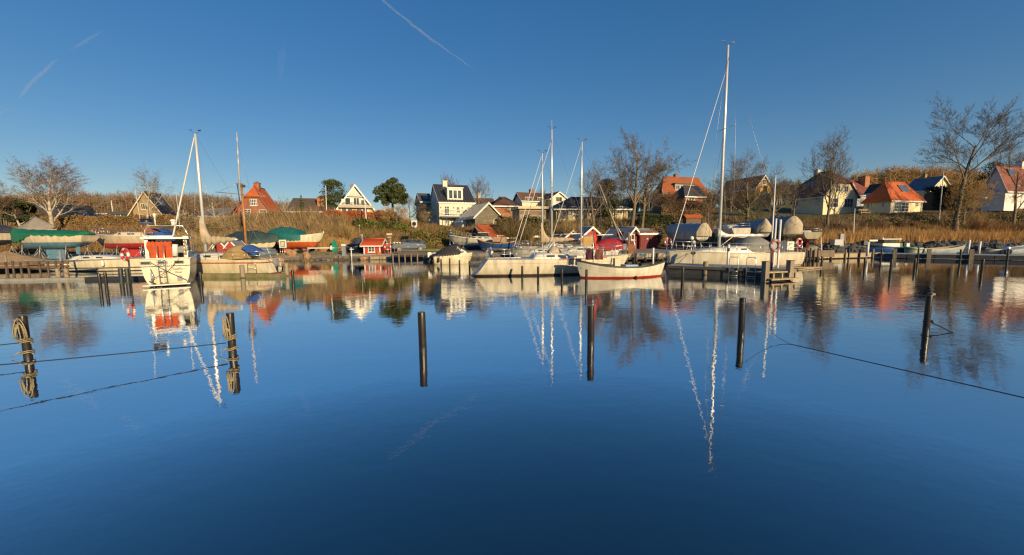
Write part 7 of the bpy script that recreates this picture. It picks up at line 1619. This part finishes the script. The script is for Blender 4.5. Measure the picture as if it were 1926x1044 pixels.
p = gz(1308, 510); b = MB(); b.tube([(0, 0, 0), (0, 0, .62)], .035, STEEL, 6); b.ball((0, 0, .7), .17, WOODD, 10, 6, (1, .5, .7)); tag(b.build('mooring_cleat_post', None, p+Vector((0, .4, .45))), 'low post with dark round head at the left of the concrete pontoon', 'post')
# wooden steps at the pontoon end
A = gz(1443, 531); B = gz(1500, 528); d = B-A; rz = math.atan2(d.y, d.x); L = d.length
st = thing('wooden_steps', 'pale wooden landing step between two stout posts at the end of the concrete pontoon', 'steps', A, rz)
for z, y in ((.12, 0), (.42, .45)):
    for k in range(3): b = MB(); b.box((L*.55, y+.16*k, z+.0), (L*.9, .14, .07), WOODL); b.build('step_plank', st)
for x in (.22, .5, .75, .95): b = MB(); b.box((L*x, .06, .27), (.08, .08, .28), WOODL); b.build('riser', st)
for x, y in ((.1, .3), (.98, .4)):
    b = MB(); b.box((L*x, y, -.12), (.24, .24, 2.2), PILEW); b.box((L*x, y, .99), (.28, .28, .02), WOODD); b.build('post', st)
for px, y0, y1, lb, Y, r in ((1455, 411, 490, 'left one of two white guide poles behind the lifebuoy', 21.5, .05), (1463.5, 413, 505, 'right one of two white guide poles behind the lifebuoy', 21.0, .055)):
    p = gz(px-2, 515); p = Vector((at(px, 480, Y).x, Y, 0)); b = MB(); b.tube([(0, 0, -1), (.02, 0, zz(px, y0, Y))], r, WHITE, 8); tag(b.build('guide_pole', None, p), lb, 'pole')
pm, hm_ = mirror(1459, 330, 707, 1438); b = MB(); b.tube([(0, 0, -.5), (0, 0, hm_*.5), (0, 0, hm_)], [.045, .04, .025], WHITE, 7); tag(b.build('slim_mast', None, pm), 'slim white mast standing in the water behind the lifebuoy', 'mast')
# thin floating booms and quay on the right
A = gz(1500, 509); B = gz(1546, 505)
for dy, lb in ((0, 'lower one of two thin pale floating booms right of the large yacht'), (1.6, 'upper one of two thin pale floating booms right of the large yacht')):
    rope_thing([A+Vector((0, dy, .05)), B+Vector((.2, .3, .05))], .05, WOODL, lb, 'floating_spar', 6, 'spar')
A = gz(1490, 489); B = gz(1660, 484.5); rz = math.atan2((B-A).y, (B-A).x); L = (B-A).length
pt = thing('timber_pontoon', 'sunlit pale timber pontoon right of the large yacht', 'pontoon', A, rz)
for i in range(5): b = MB(); b.box((L*(i+.5)/5, .9, .26), (L/5-.03, 1.8, .36), mat('pontoon_fascia', (.42, .34, .22), .8, var=.25, scale=3)); b.build('float', pt)
for i in range(40): b = MB(); b.box((L*(i+.5)/40, .9, .47), (L/40-.012, 1.9, .04), WOODL); b.build('plank', pt)
for i in range(6): b = MB(); b.tube([(L*(i+.6)/6.4, -.08, -.3), (L*(i+.6)/6.4, -.08, .85)], .075, PILEW if i % 2 else WOODD, 9); b.build('post', pt)
A = gz(1656, 485.5); B = gz(2000, 492); rz = math.atan2((B-A).y, (B-A).x); L = (B-A).length
pt = thing('long_pontoon', 'long dark pontoon with pale top running out of the picture at the right', 'pontoon', A, rz)
for i in range(6): b = MB(); b.box((L*(i+.5)/6, .9, .22), (L/6-.04, 1.8, .34), mat('dark_fascia', (.035, .036, .045), .7, var=.2)); b.build('float', pt)
for i in range(48): b = MB(); b.box((L*(i+.5)/48, .9, .42), (L/48-.012, 1.9, .05), mat('grey_deck_plank', (.40, .40, .38), .8, var=.2)); b.build('plank', pt)
for i, x in enumerate((.09, .30, .54)): b = MB(); b.box((L*x, -.1, .3), (.26, .22, 1.2), PILEW); b.build('post', pt)
for px, y0, lb in ((1822, 451, 'left one of two white poles on the long dark pontoon'), (1842.5, 454, 'right one of two white poles on the long dark pontoon')):
    Y = 36.2; b = MB(); b.tube([(0, 0, .2), (.04, 0, zz(px, y0, Y))], .085, WHITE, 9); tag(b.build('white_pole', None, (at(px-1, 470, Y).x, Y, 0)), lb, 'pole')
Y = 36; p = Vector((at(1632, 470, Y).x, Y, 0)); b = MB(); b.tube([(0, 0, .2), (0, 0, zz(1632, 455, Y))], .10, WHITE, 9); b.box((.3, 0, zz(1632, 452.5, Y)), (.75, .4, .14), WHITE); b.box((-.3, .1, zz(1632, 456.5, Y)), (.35, .4, .4), DARK); tag(b.build('pontoon_light', None, p), 'white T shaped light post at the corner of the right pontoons', 'lamp post')
p, H, o = pile(1893, 466, 520, 'lamp pile', .06, None, 1890, h=1.5) if False else (None, None, None)
Y = 32.2; b = MB(); b.tube([(0, 0, .3), (0, 0, zz(1893, 468, Y))], .05, DARK, 6); b.ball((0, 0, zz(1893, 466.5, Y)), .26, STEEL, 12, 6, (1, 1, .7)); tag(b.build('dome_lamp', None, (at(1893, 470, Y).x, Y, 0)), 'domed metal lamp on the twin piles at the far right', 'lamp')
# quay edge, timber, right of the big yacht
A = gz(1488, 485); 
for i in range(7):
    px = 1497+i*7; Y = 34.5; b = MB(); b.tube([(0, 0, -.5), (0, 0, zz(px, 466+3*(i % 2), Y))], .06, WOODD, 7); tag(b.build('quay_post', None, (at(px, 470, Y).x, Y, 0)), ('first', 'second', 'third', 'fourth', 'fifth', 'sixth', 'seventh')[i]+' from the left of the short dark quay posts right of the large yacht', 'post', 'short quay posts right of the large yacht')
b = MB(); b.box((0, 0, 0), (4.6, .25, .6), WOOD); tag(b.build('quay_plank_wall', None, (at(1515, 475, 35).x, 35, .55), R(-8)), 'weathered plank wall of the quay right of the large yacht', 'quay wall')
# ------------------------------------------------------------------ picket fence and jetty by the open boat
Y = 31.5; xa, xb = at(1164, 480, Y).x, at(1254, 480, Y).x; zt_ = zz(1200, 477, Y); zb_ = zz(1200, 484.5, Y)
jt = thing('fenced_jetty', 'dark jetty with a pale picket fence behind the open white boat', 'jetty', (xa, Y, 0)); L = xb-xa
for z in (zb_+.08, zt_-.10): b = MB(); b.box((L/2, .05, z), (L, .04, .06), WOOD); b.build('rail', jt)
for i in range(34):
    if i in (10, 11, 23): continue
    b = MB(); x = L*(i+.5)/34; b.box((x, 0, (zt_+zb_)/2), (L/34*.55, .03, zt_-zb_+random.uniform(-.03, .03)), mat('pale_picket', (.60, .52, .38), .75, var=.2, scale=6)); b.build('picket', jt)
for i in range(16): b = MB(); b.box((L*(i+.5)/16, .9, zb_-.10), (L/16-.02, 1.9, .06), WOOD); b.build('plank', jt)
for i, x in enumerate((.02, .16, .30, .36, .55, .74, .80, .97)): b = MB(); b.tube([(L*x, -.06, -1), (L*x, -.06, zt_+.05 if i in (3, 6) else zb_)], .09, WOODD, 8); b.build('pile', jt)
b = MB(); b.box((L/2, 1.0, .05), (L, .2, 1.0), WOODD); b.build('cross_beam', jt)
b = MB(); b.box((L*.5, -.03, zt_-.14), (.55, .03, .22), mat('small_blue_plate', (.02, .10, .14), .5)); b.build('name_plate', jt)
b = MB(); b.tube([(L*.31, -.2, .3), (L*.31, -.2, zt_+.75), (L*.29, -.2, zt_+.95), (L*.25, -.2, zt_+1.0)], .055, STEEL, 7); b.build('lamp_arm', jt)
# mast crane
Y = 35.5; p = Vector((at(1182, 480, Y).x, Y, .5)); cr = thing('mast_crane', 'mast crane with leaning jib, stays and rusty winch by the picket fence', 'crane', p)
zc = lambda py: zz(1182, py, Y)-.5
b = MB(); b.tube([(0, 0, -.5), (0, 0, zc(437))], .11, WOOD, 8); b.build('post', cr)
jx = at(1127, 346, Y).x-p.x; b = MB(); b.tube([(-.35, 0, zc(470)), (jx, 0, zz(1127, 346, Y)-.5)], [.075, .05], WOODL, 7); b.build('jib', cr)
b = MB(); b.tube([(jx, 0, zz(1127, 346, Y)-.5), (-.1, .3, zc(438))], .012, WIRE, 4); b.tube([(jx+.1, 0, zz(1130, 352, Y)-.5), (jx+.3, 0, zc(470))], .010, WIRE, 4); b.tube([(jx*.6, 0, zc(405)), (.25, .2, zc(470))], .03, STEEL, 5); b.build('stay', cr)
b = MB(); b.tube([(.25, -.12, zc(468)), (.25, .12, zc(468))], .42, mat('rust', (.28, .11, .04), .85, var=.3), 16); b.build('winch_drum', cr)
# globes and lamp posts
for px, py, yb, Y, lab, rr in ((1301, 448, 474, 30.3, 'left and higher one of two white globe lamps behind the bow of the large yacht', .16), (1304.5, 456, 476, 29.9, 'right and lower one of two white globe lamps behind the bow of the large yacht', .15)):
    z = zz(px, py, Y); b = MB(); b.tube([(0, 0, 0), (0, 0, z)], .025, STEEL, 6); b.ball((0, 0, z), rr, WHITE, 12, 8); tag(b.build('globe_lamp', None, (at(px, py, Y).x, Y, .0)), lab, 'lamp')
def pole(px0, y0, px1, y1, Y, r, label, m=WHITE, name='flagpole', ball=False, cat='flagpole'):
    a = at(px0, y0, Y); c = at(px1, y1, Y); gr = min(c.z, max(g(c.x, Y), 0)); b = MB(); b.tube([(0, 0, gr-c.z-.3), (0, 0, 0), (a.x-c.x, 0, a.z-c.z)], [r, r, r*.55], m, 7)
    if ball: b.ball((a.x-c.x, 0, a.z-c.z+r), r*2.2, m, 8, 6)
    return tag(b.build(name, None, c), label, cat)
pole(612.5, 349, 614, 396, 64, .07, 'white flagpole left of the white chalet')
pole(686, 375, 690, 431, 55, .085, 'white flagpole rising in front of the white chalet', ball=True)
pole(1608, 392, 1604, 461, 57, .07, 'white flagpole in front of the cream gable house')
pole(1777, 300, 1768, 396, 63, .08, 'tall pale flagpole left of the ivy covered trunk')
pole(209, 377, 212, 398, 64, .09, 'short white pole above the garden room')
pole(1222, 353, 1221, 376, 70, .06, 'short white pole left of the orange roofed house')
pole(676, 425, 680, 475, 45.5, .05, 'slim lamp post behind the red hut', WOODL, 'lamp_post', True, 'lamp post')
pole(681, 443, 681, 475, 44.8, .04, 'white globe lamp behind the roof of the red hut', WHITE, 'globe_lamp', True, 'lamp')
pole(1545, 446, 1545, 470, 46, .07, 'white marker post right of the small red bottomed boat', WHITE, 'marker_post', False, 'post')
pole(1590, 443, 1590, 462, 52, .08, 'pale timber post among the reeds', WOODL, 'marker_post', False, 'post')
pole(1631, 420, 1629, 458, 56, .05, 'thin brown lamp post among the reeds', WOODL, 'lamp_post', False, 'lamp post')
# harbour signal mast with yard and gaff
Y = 41; a = at(447, 250, Y); m1 = at(454, 345, Y); c = at(463, 463, Y); sm = thing('signal_mast', 'harbour signal mast, varnished below and white above, with a long yard', 'signal mast', (c.x, Y, g(c.x, Y)))
f = lambda v: Vector((v.x-c.x, 0, v.z-sm.location.z))
b = MB(); b.tube([f(c)-Vector((0, 0, 1.0)), f(m1)], [.13, .10], TEAK, 8); b.build('lower_mast', sm); b = MB(); b.tube([f(at(453, 358, Y))+Vector((0, -.14, 0)), f(a)+Vector((0, -.14, 0))], [.085, .045], mat('flaking_white', (.66, .64, .6), .6, col2=(.3, .28, .25), scale=3), 8); b.build('top_mast', sm)
b = MB(); b.tube([f(at(408, 361.5, Y))+Vector((0, -.2, 0)), f(at(502, 370, Y))+Vector((0, -.2, 0))], [.035, .04], TEAK, 6); b.build('yard', sm)
b = MB(); b.tube([f(at(446, 347, Y)), f(at(452, 384, Y))], .045, DARK, 6); b.tube([f(at(443, 346, Y)), f(at(449, 346, Y))], .04, DARK, 5); b.build('gaff', sm)
b = MB()
for q in ((446, 346, 414, 360), (449, 270, 470, 352), (454, 345, 502, 370), (420, 364, 425, 455), (494, 372, 470, 460), (472, 369, 470, 455), (436, 364, 447, 455)): b.tube([f(at(q[0], q[1], Y))+Vector((0, -.1, 0)), f(at(q[2], q[3], Y))+Vector((0, -.1, 0))], .012, WIRE, 4)
b.build('rigging', sm); b = MB(); b.box(f(at(455, 350, Y)), (.5, .3, .25), WOODD); b.build('crosstree', sm)
# notice board, barrier, bins, signs round the hut
Y = 40.9; p = on(531, Y+1.6); p.y = Y+1.6; nb = thing('notice_board', 'white framed notice board on thin legs by the water', 'notice board', p)
z0 = zz(531, 466, p.y)-p.z; z1 = zz(531, 451, p.y)-p.z; w_ = 13/FPX*p.y
b = MB(); b.box((0, 0, (z0+z1)/2), (w_, .06, z1-z0), WHITE); b.build('board', nb); b = MB(); b.box((0, -.04, (z0+z1)/2-.02), (w_*.64, .02, (z1-z0)*.72), mat('map_green', (.10, .17, .10), .5)); b.box((.0, -.055, (z0+z1)/2-.03), (w_*.46, .02, (z1-z0)*.55), mat('map_paper', (.62, .60, .40), .6, var=.25, scale=9)); b.build('map', nb)
for x in (-.46, -.15, .2, .48): b = MB(); b.tube([(x*w_, .02, -.2), (x*w_, .02, z0)], .022, STEEL, 5); b.build('leg', nb)
Y = 42.6; bl = thing('barrier', 'white barrier arm with post at the slipway', 'barrier', (at(579, 470, Y).x, Y, .5)); x1 = at(628, 466, Y).x-bl.location.x; x2 = at(645, 466, Y).x-bl.location.x; z = zz(600, 466.5, Y)-.5
b = MB(); b.box((x1/2, 0, z), (x1+.1, .05, .11), WHITE); b.build('arm', bl); b = MB(); b.box(((x1+x2)/2, 0, z), (x2-x1, .06, .06), GREYSTEEL); b.build('pivot_arm', bl)
b = MB(); b.tube([(0, 0, -.4), (0, 0, z)], .045, WOODL, 7); b.build('post', bl); b = MB(); b.box((x2+.1, 0, .45), (.36, .3, 1.15), mat('grey_cabinet', (.25, .27, .28), .5)); b.box((x2+.1, 0, 1.12), (.42, .34, .2), WHITE); b.build('machine', bl)
b = MB(); b.tube([(0, 0, -.5), (0, 0, 1.0)], .055, WHITE, 8); tag(b.build('bollard', None, (at(661, 480, 41.9).x, 41.9, .35)), 'white bollard at the quay corner left of the hut', 'bollard')
b = MB(); b.extrude([(-.28, 0, 0), (.30, 0, 0), (.36, 0, .7), (.05, 0, 1.55), (-.05, 0, 1.55), (-.34, 0, .75)], (0, .22, 0), mat('sea_green_hull', (.01, .23, .15), .5)); b.box((-.3, -.02, .55), (.16, .3, .5), WHITE); tag(b.build('canoe', None, on(627, 46.5)), 'sea green canoe propped upright at the foot of the bank', 'canoe')
# quay front and blocks in front of the hut
x0 = at(672, 486, 42.2).x
for i, (pa_, pb_) in enumerate(((696, 713), (714, 718), (719, 726), (727, 741))):
    xa, xb = at(pa_, 490, 41.9).x, at(pb_, 490, 41.9).x; b = MB(); b.box((0, 0, 0), (xb-xa-.03, .6, .46), mat('pale_quay_timber', (.40, .31, .19), .8, var=.25, scale=3, bump=.3)); o = b.build('quay_block', None, ((xa+xb)/2, 42.2, .12)); tag(o, ('widest left', 'narrow second', 'third', 'rightmost long')[i]+' pale timber block facing the quay below the red hut', 'quay block', 'timber quay blocks below the hut')
b = MB(); b.box((0, 0, 0), (4.4, 2.6, .12), CONC); tag(b.build('hut_slab', None, (at(700, 483, 43.6).x, 43.9, .50)), 'concrete slab under the red harbour hut', 'slab')
b = MB(); b.box((0, 0, 0), (.40, .34, .32), mat('orange_brown_box', (.40, .17, .05), .7)); tag(b.build('crate', None, (at(714, 482, 42.6).x, 42.6, .62)), 'small orange brown crate on the quay right of the hut', 'crate')
def boulder(name, p, r, sc, m, label, group=None, seed=0, cat='rock', wid=None):
    rd = random.Random(seed); b = MB(); rows = []
    ph = [rd.uniform(0, 6) for _ in range(4)]
    for i in range(6):
        a = math.pi*i/5; row = []
        for j in range(8):
            t = 2*math.pi*j/8; k = r*(1+.18*math.sin(2*t+ph[0])+.14*math.sin(3*t+ph[1]+a*2)+.10*math.sin(a*3+ph[2])); row.append((k*sc[0]*math.sin(a)*math.cos(t), k*sc[1]*math.sin(a)*math.sin(t), k*sc[2]*math.cos(a)))
        rows.append(row)
    b.grid(rows, m, False, True); o = b.build(name, None, p, rd.uniform(0, 6)); tag(o, label, cat, group); return o
TANR = mat('tan_granite', (.42, .25, .13), .85, var=.3, scale=4, bump=.4, bscale=8); GREYR = mat('grey_granite', (.075, .077, .082), .9, var=.45, scale=1.5, bump=.5, bscale=6)
boulder('boulder', Vector((at(548, 478, 42).x, 42.0, .75)), .48, (1.15, .8, .8), TANR, 'smooth tan boulder right of the notice board', None, 1)
boulder('boulder', Vector((at(576, 483, 41.6).x, 41.7, .5)), .42, (1.1, .8, .95), TANR, 'tan boulder beside the barrier post', None, 2)
boulder('boulder', Vector((at(521, 487, 40.4).x, 40.4, .1)), .42, (1.3, .8, .6), TANR, 'low tan boulder at the water edge left of the notice board legs', None, 3)
boulder('boulder', Vector((at(1572, 465, 52).x, 52, .8)), .6, (1.1, 1, .9), TANR, 'large pale boulder among the reeds at the left end of the rocks', None, 4)
boulder('boulder', Vector((at(685, 489, 41.8).x, 41.6, .15)), .4, (1.3, .8, .55), TANR, 'tan boulder at the water edge below the red hut', None, 5)
k = 0
for i in range(150):
    px = 1552+i*3.0+random.uniform(-2, 2); u = U(px); Y = float(shore(u))+random.choice((-.3, .2, .7, 1.2))+random.uniform(-.2, .2); X = u*Y
    boulder('rock', Vector((X, Y, max(.1, g(X, Y))+random.uniform(.0, .25))), random.uniform(.28, .55), (1.2, .9, .75), GREYR, 'grey angular rock in the stone bank '+('left of the blue fishing boat' if px < 1640 else 'behind the blue fishing boat' if px < 1735 else 'behind the pale skiff' if px < 1825 else 'behind the white dinghy' if px < 1890 else 'at the right edge'), 'stone bank of the right shore', 100+i); k += 1
for i in range(36):
    px = 380+i*8+random.uniform(-3, 3)
    if 650 < px < 745: continue
    u = U(px); Y = float(shore(u))+random.uniform(-.2, .5); X = u*Y
    boulder('rock', Vector((X, Y, max(.02, g(X, Y)))), random.uniform(.15, .32), (1.2, .9, .6), mat('brown_stone', (.20, .16, .11), .9, var=.4, scale=3), 'small brown stone at the water edge '+('behind the cream sailing boat' if px < 500 else 'below the notice board' if px < 560 else 'below the barrier' if px < 655 else 'between hut quay and jetty'), 'stones at the middle water edge', 400+i)
# information post right of the lifebuoy
Y = 44; ip = thing('sign_post', 'timber sign post with two pale name boards behind the lifebuoy', 'sign post', (at(735, 470, Y).x, Y, .6)); f_ = lambda py: zz(735, py, Y)-.6
b = MB(); b.box((0, 0, f_(449)/2-.1), (.12, .12, f_(449)+.2), WOODL); b.build('post', ip)
for py, w_, h_ in ((440.5, .62, .22), (446, .42, .10)): b = MB(); b.box((-.08, -.02, f_(py)), (w_, .05, h_), mat('pale_sign', (.60, .52, .36), .7, var=.15)); b.build('board', ip)
b = MB(); b.box((-.08, 0, f_(443.5)), (.5, .04, .06), WOODD); b.build('bracket', ip)
# jetty left of the small motor boat
Y = 40.6; A = Vector((at(736, 480, Y).x, Y, 0)); B = gz(842, 488.5); B = Vector((at(835, 480, 38.5).x, 38.5, 0)); rz = math.atan2((B-A).y, (B-A).x); L = (B-A).length
jt = thing('small_jetty', 'grey plank jetty with handrail right of the red hut', 'jetty', A, rz); zd = zz(790, 479, 39.6)
for i in range(26): b = MB(); b.box((L*(i+.5)/26, .7, zd), (L/26-.015, 1.5, .06), WOOD); b.build('plank', jt)
b = MB(); b.box((L/2, 0, zd-.12), (L, .10, .16), WOODD); b.build('bearer', jt); b = MB(); b.box((L/2, 1.4, zd+.42), (L*1.05, .09, .10), WOODL); b.build('handrail', jt)
for i in range(9): b = MB(); b.tube([(L*(i+.3)/8.4, -.05, -1), (L*(i+.3)/8.4, -.05, zd+.12)], .07, WOOD, 8); b.build('post', jt)
for i in range(4): b = MB(); b.tube([(L*(.68+.09*i), -.1, .22), (L*(.68+.09*i), -.22, .22)], .26, BLACK, 12); tag(b.build('tyre', jt if False else None, jt.matrix_world @ Vector((0, 0, 0))), 'x', 'tyre') if False else b.build('tyre_fender', jt)
# white posts with caps near the blue car
for px, lb in ((742, 'left one of three short white capped posts by the blue car'), (747.5, 'middle one of three short white capped posts by the blue car'), (752.5, 'right one of three short white capped posts by the blue car')):
    Y = 43.2; b = MB(); z = zz(px, 457.5, Y)-.6; b.tube([(0, 0, -.2), (0, 0, z)], .045, WOOD, 7); b.tube([(0, 0, z), (0, 0, z+.12)], .11, WHITE, 9); tag(b.build('capped_post', None, (at(px, 470, Y).x, Y, .6)), lb, 'post')
# cars
def car(name, label, p, rz, paint, L=4.3, Wd=1.75, H=1.5):
    t = thing(name, label, 'car', p, rz); l, w = L/2, Wd/2
    b = MB(); prof = [(-l, .35), (-l-.02, .62), (-l+.12, .92), (-l*.45, 1.0), (l*.75, .95), (l-.05, .82), (l, .5), (l-.05, .3)]
    rows = [[(x, sd*w*k, z) for x, z in prof] for sd, k in ((-1, .93), (-1, 1), (1, 1), (1, .93))]; 
    rows[0] = [(x*.985, -w*.80, z+.03*(z > .8)) for x, z in prof]; rows[3] = [(x*.985, w*.80, z+.03*(z > .8)) for x, z in prof]
    b.grid(rows, paint, True); b.add(rows[0], [list(range(8))], paint); b.add(rows[3], [list(range(8))], paint); b.build('body', t)
    b = MB(); cab = [(-l*.55, .96), (-l*.30, H-.06), (l*.35, H), (l*.86, H-.22), (l*.93, .98)]
    rows = [[(x, sd*(w*.86 if z < 1.1 else w*.70), z) for x, z in cab] for sd in (-1, 1)]; b.grid(rows, paint, True)
    for r_ in rows: b.add(r_, [list(range(5))], GLASS)
    b.build('cabin', t); b = MB(); b.extrude([(-l*.56, -w*.72, 1.02), (-l*.56, w*.72, 1.02), (-l*.33, w*.62, H-.12), (-l*.33, -w*.62, H-.12)], (-.02, 0, .01), GLASS); b.build('windscreen', t)
    b = MB(); b.extrude([(l*.945, -w*.68, 1.04), (l*.945, w*.68, 1.04), (l*.88, w*.6, H-.27), (l*.88, -w*.6, H-.27)], (.02, 0, .01), GLASS); b.build('rear_window', t)
    for x in (-l*.62, l*.62):
        for sd in (-1, 1): b = MB(); b.tube([(x, sd*(w-.2), .31), (x, sd*(w+.005), .31)], .31, BLACK, 16); o = b.build('wheel', t); b = MB(); b.tube([(x, sd*(w), .31), (x, sd*(w+.02), .31)], .15, GREYP, 12); b.build('rim', o)
    for sd in (-1, 1):
        b = MB(); b.box((-l+.02, sd*w*.68, .74), (.08, .36, .13), SKYG); b.build('headlight', t); b = MB(); b.box((l-.02, sd*w*.72, .78), (.06, .24, .2), RWB); b.build('tail_light', t)
        b = MB(); b.box((-l*.42, sd*(w+.06), 1.02), (.12, .16, .12), paint); b.build('wing_mirror', t)
    b = MB(); b.box((-l-.02, 0, .42), (.04, .5, .11), WHITE); b.build('number_plate', t); b = MB(); b.box((-l-.01, 0, .62), (.04, 1.0, .14), DARK); b.build('grille', t)
    return t
p = on(681, 46.2); car('parked_car', 'dark blue car parked behind the red hut, nose to the water', p, R(78), mat('dark_blue_car_paint', (.012, .016, .035), .25, coat=.6), 4.3, 1.8, 1.72)
p = on(768, 47.2); car('parked_car', 'blue hatchback parked beyond the three capped posts', p, R(25), mat('blue_car_paint', (.03, .07, .14), .25, coat=.6), 4.0, 1.7, 1.48)
# garden arch, well head and other small things on the bank
b = MB(); p = on(935, 58.5); hh = zz(935, 410, 58.5)-p.z; pts = [(-.55, 0, -.2)]+[(-.55*math.cos(a), 0, hh-.55+.55*math.sin(a)) for a in [math.pi*i/8 for i in range(9)]]+[(.55, 0, -.2)]
b.tube(pts, .04, WHITE, 5); b.tube([(x, .5, z) for x, y, z in pts], .04, WHITE, 5)
for q in pts[1:-1:2]: b.tube([q, (q[0], .5, q[2])], .03, WHITE, 4)
tag(b.build('garden_arch', None, p), 'white garden arch in front of the stone shed', 'garden arch')
b = MB(); p = on(780, 57); z = zz(780, 421, 57)-p.z; b.box((0, 0, z), (.8, .12, .95), WREN); b.tube([(0, -.06, z), (0, -.09, z)], .3, BLACK, 14); b.box((0, 0, z/2-.4), (.5, .1, z), WREN); tag(b.build('heat_pump', None, p), 'white box with a dark round fan left of the tall white house', 'heat pump')
b = MB(); b.box((0, 0, .9), (2.1, 1.2, .8), RUST); b.extrude([(-1.2, -.8, 1.3), (1.2, -.8, 1.3), (1.2, 0, 1.75), (-1.2, 0, 1.75)], (0, 0, .06), R_OR); b.extrude([(-1.2, .8, 1.3), (1.2, .8, 1.3), (1.2, 0, 1.75), (-1.2, 0, 1.75)], (0, 0, .06), R_OR); p = on(1300, 56); p.z = zz(1300, 409, 56)-1.4; tag(b.build('tiled_kennel', None, p), 'little orange tiled shelter roof behind the pale grey covered boat', 'shed')
b = MB(); p0 = on(1262, 55.5); p1 = on(1345, 55.5); b.box(((p1-p0).x/2, 0, .3), ((p1-p0).x, .12, 1.9), mat('dark_red_fence', (.07, .03, .03), .8, var=.3)); tag(b.build('board_fence', None, p0), 'dark board fence behind the pale grey covered boat', 'fence')
b = MB()
for x in (0, 1.4): b.box((x, 0, .55), (.08, .5, .5), WOODL)
for z in (.45, .8, 1.0): b.box((.7, .2 if z > .5 else 0, z), (1.6, .06 if z > .5 else .4, .09), WOODL)
tag(b.build('garden_bench', None, on(1614, 65.5)), 'white garden seat on the terrace of the cream gable house', 'bench')
b = MB(); b.box((0, 0, .35), (1.0, .7, .7), mat('light_box', (.5, .52, .5), .6)); tag(b.build('white_box', None, Vector((at(1573, 460, 49).x, 49, .9))), 'pale box on the quay among the boulders right of the red bottomed boat', 'box')
b = MB(); b.box((0, 0, .8), (.5, .3, 1.6), GREYP); tag(b.build('power_box', None, Vector((at(1582, 455, 50).x, 50, .7))), 'grey upright box with post in front of the reeds', 'box')

# mooring lines of the boats
for (pa_, pb_, Ya, Yb_, sag, r, m, lb) in [
    ((1296, 474), (1264, 506), 26.5, 25.6, .05, .018, ROPED, 'dark bow line of the large yacht running down to the concrete pontoon'),
    ((985, 487), (932, 512), 23.4, 22.8, .05, .016, ROPED, 'dark line slanting down the stern quarter of the yacht without mast'),
    ((1080, 495), (1060, 511), 21.3, 21.6, .08, .012, ROPED, 'thin bow line of the open boat at the left'),
    ((1250, 502), (1262, 516), 22.0, 23.4, .05, .012, ROPED, 'thin stern line from the open boat to the concrete pontoon'),
    ((1165, 478), (1181, 486), 35.4, 31.6, .1, .014, ROPED, 'stern line of the red covered sailing boat to the fenced jetty'),
    ((884, 482), (905, 489), 33.2, 36.0, .1, .014, ROPED, 'bow line of the small tent covered motor boat'),
    ((1488, 478), (1502, 484), 27.6, 31.5, .1, .016, ROPED, 'stern line of the large yacht to the quay posts'),
    ((505, 489), (537, 503), 25.6, 22.4, .1, .014, ROPED, 'stern line of the cream sailing boat to the pale pile'),
    ((118, 487), (110, 510), 28.4, 22.4, .1, .014, ROPED, 'stern line of the low white boat to the pale piles'),
    ((1660, 466), (1658, 476), 44.0, 40.0, .1, .014, ROPED, 'line of the blue fishing boat to the pontoon pile')]:
    rope_thing(catenary(at(*pa_, Ya), at(*pb_, Yb_), sag), r, m, lb)
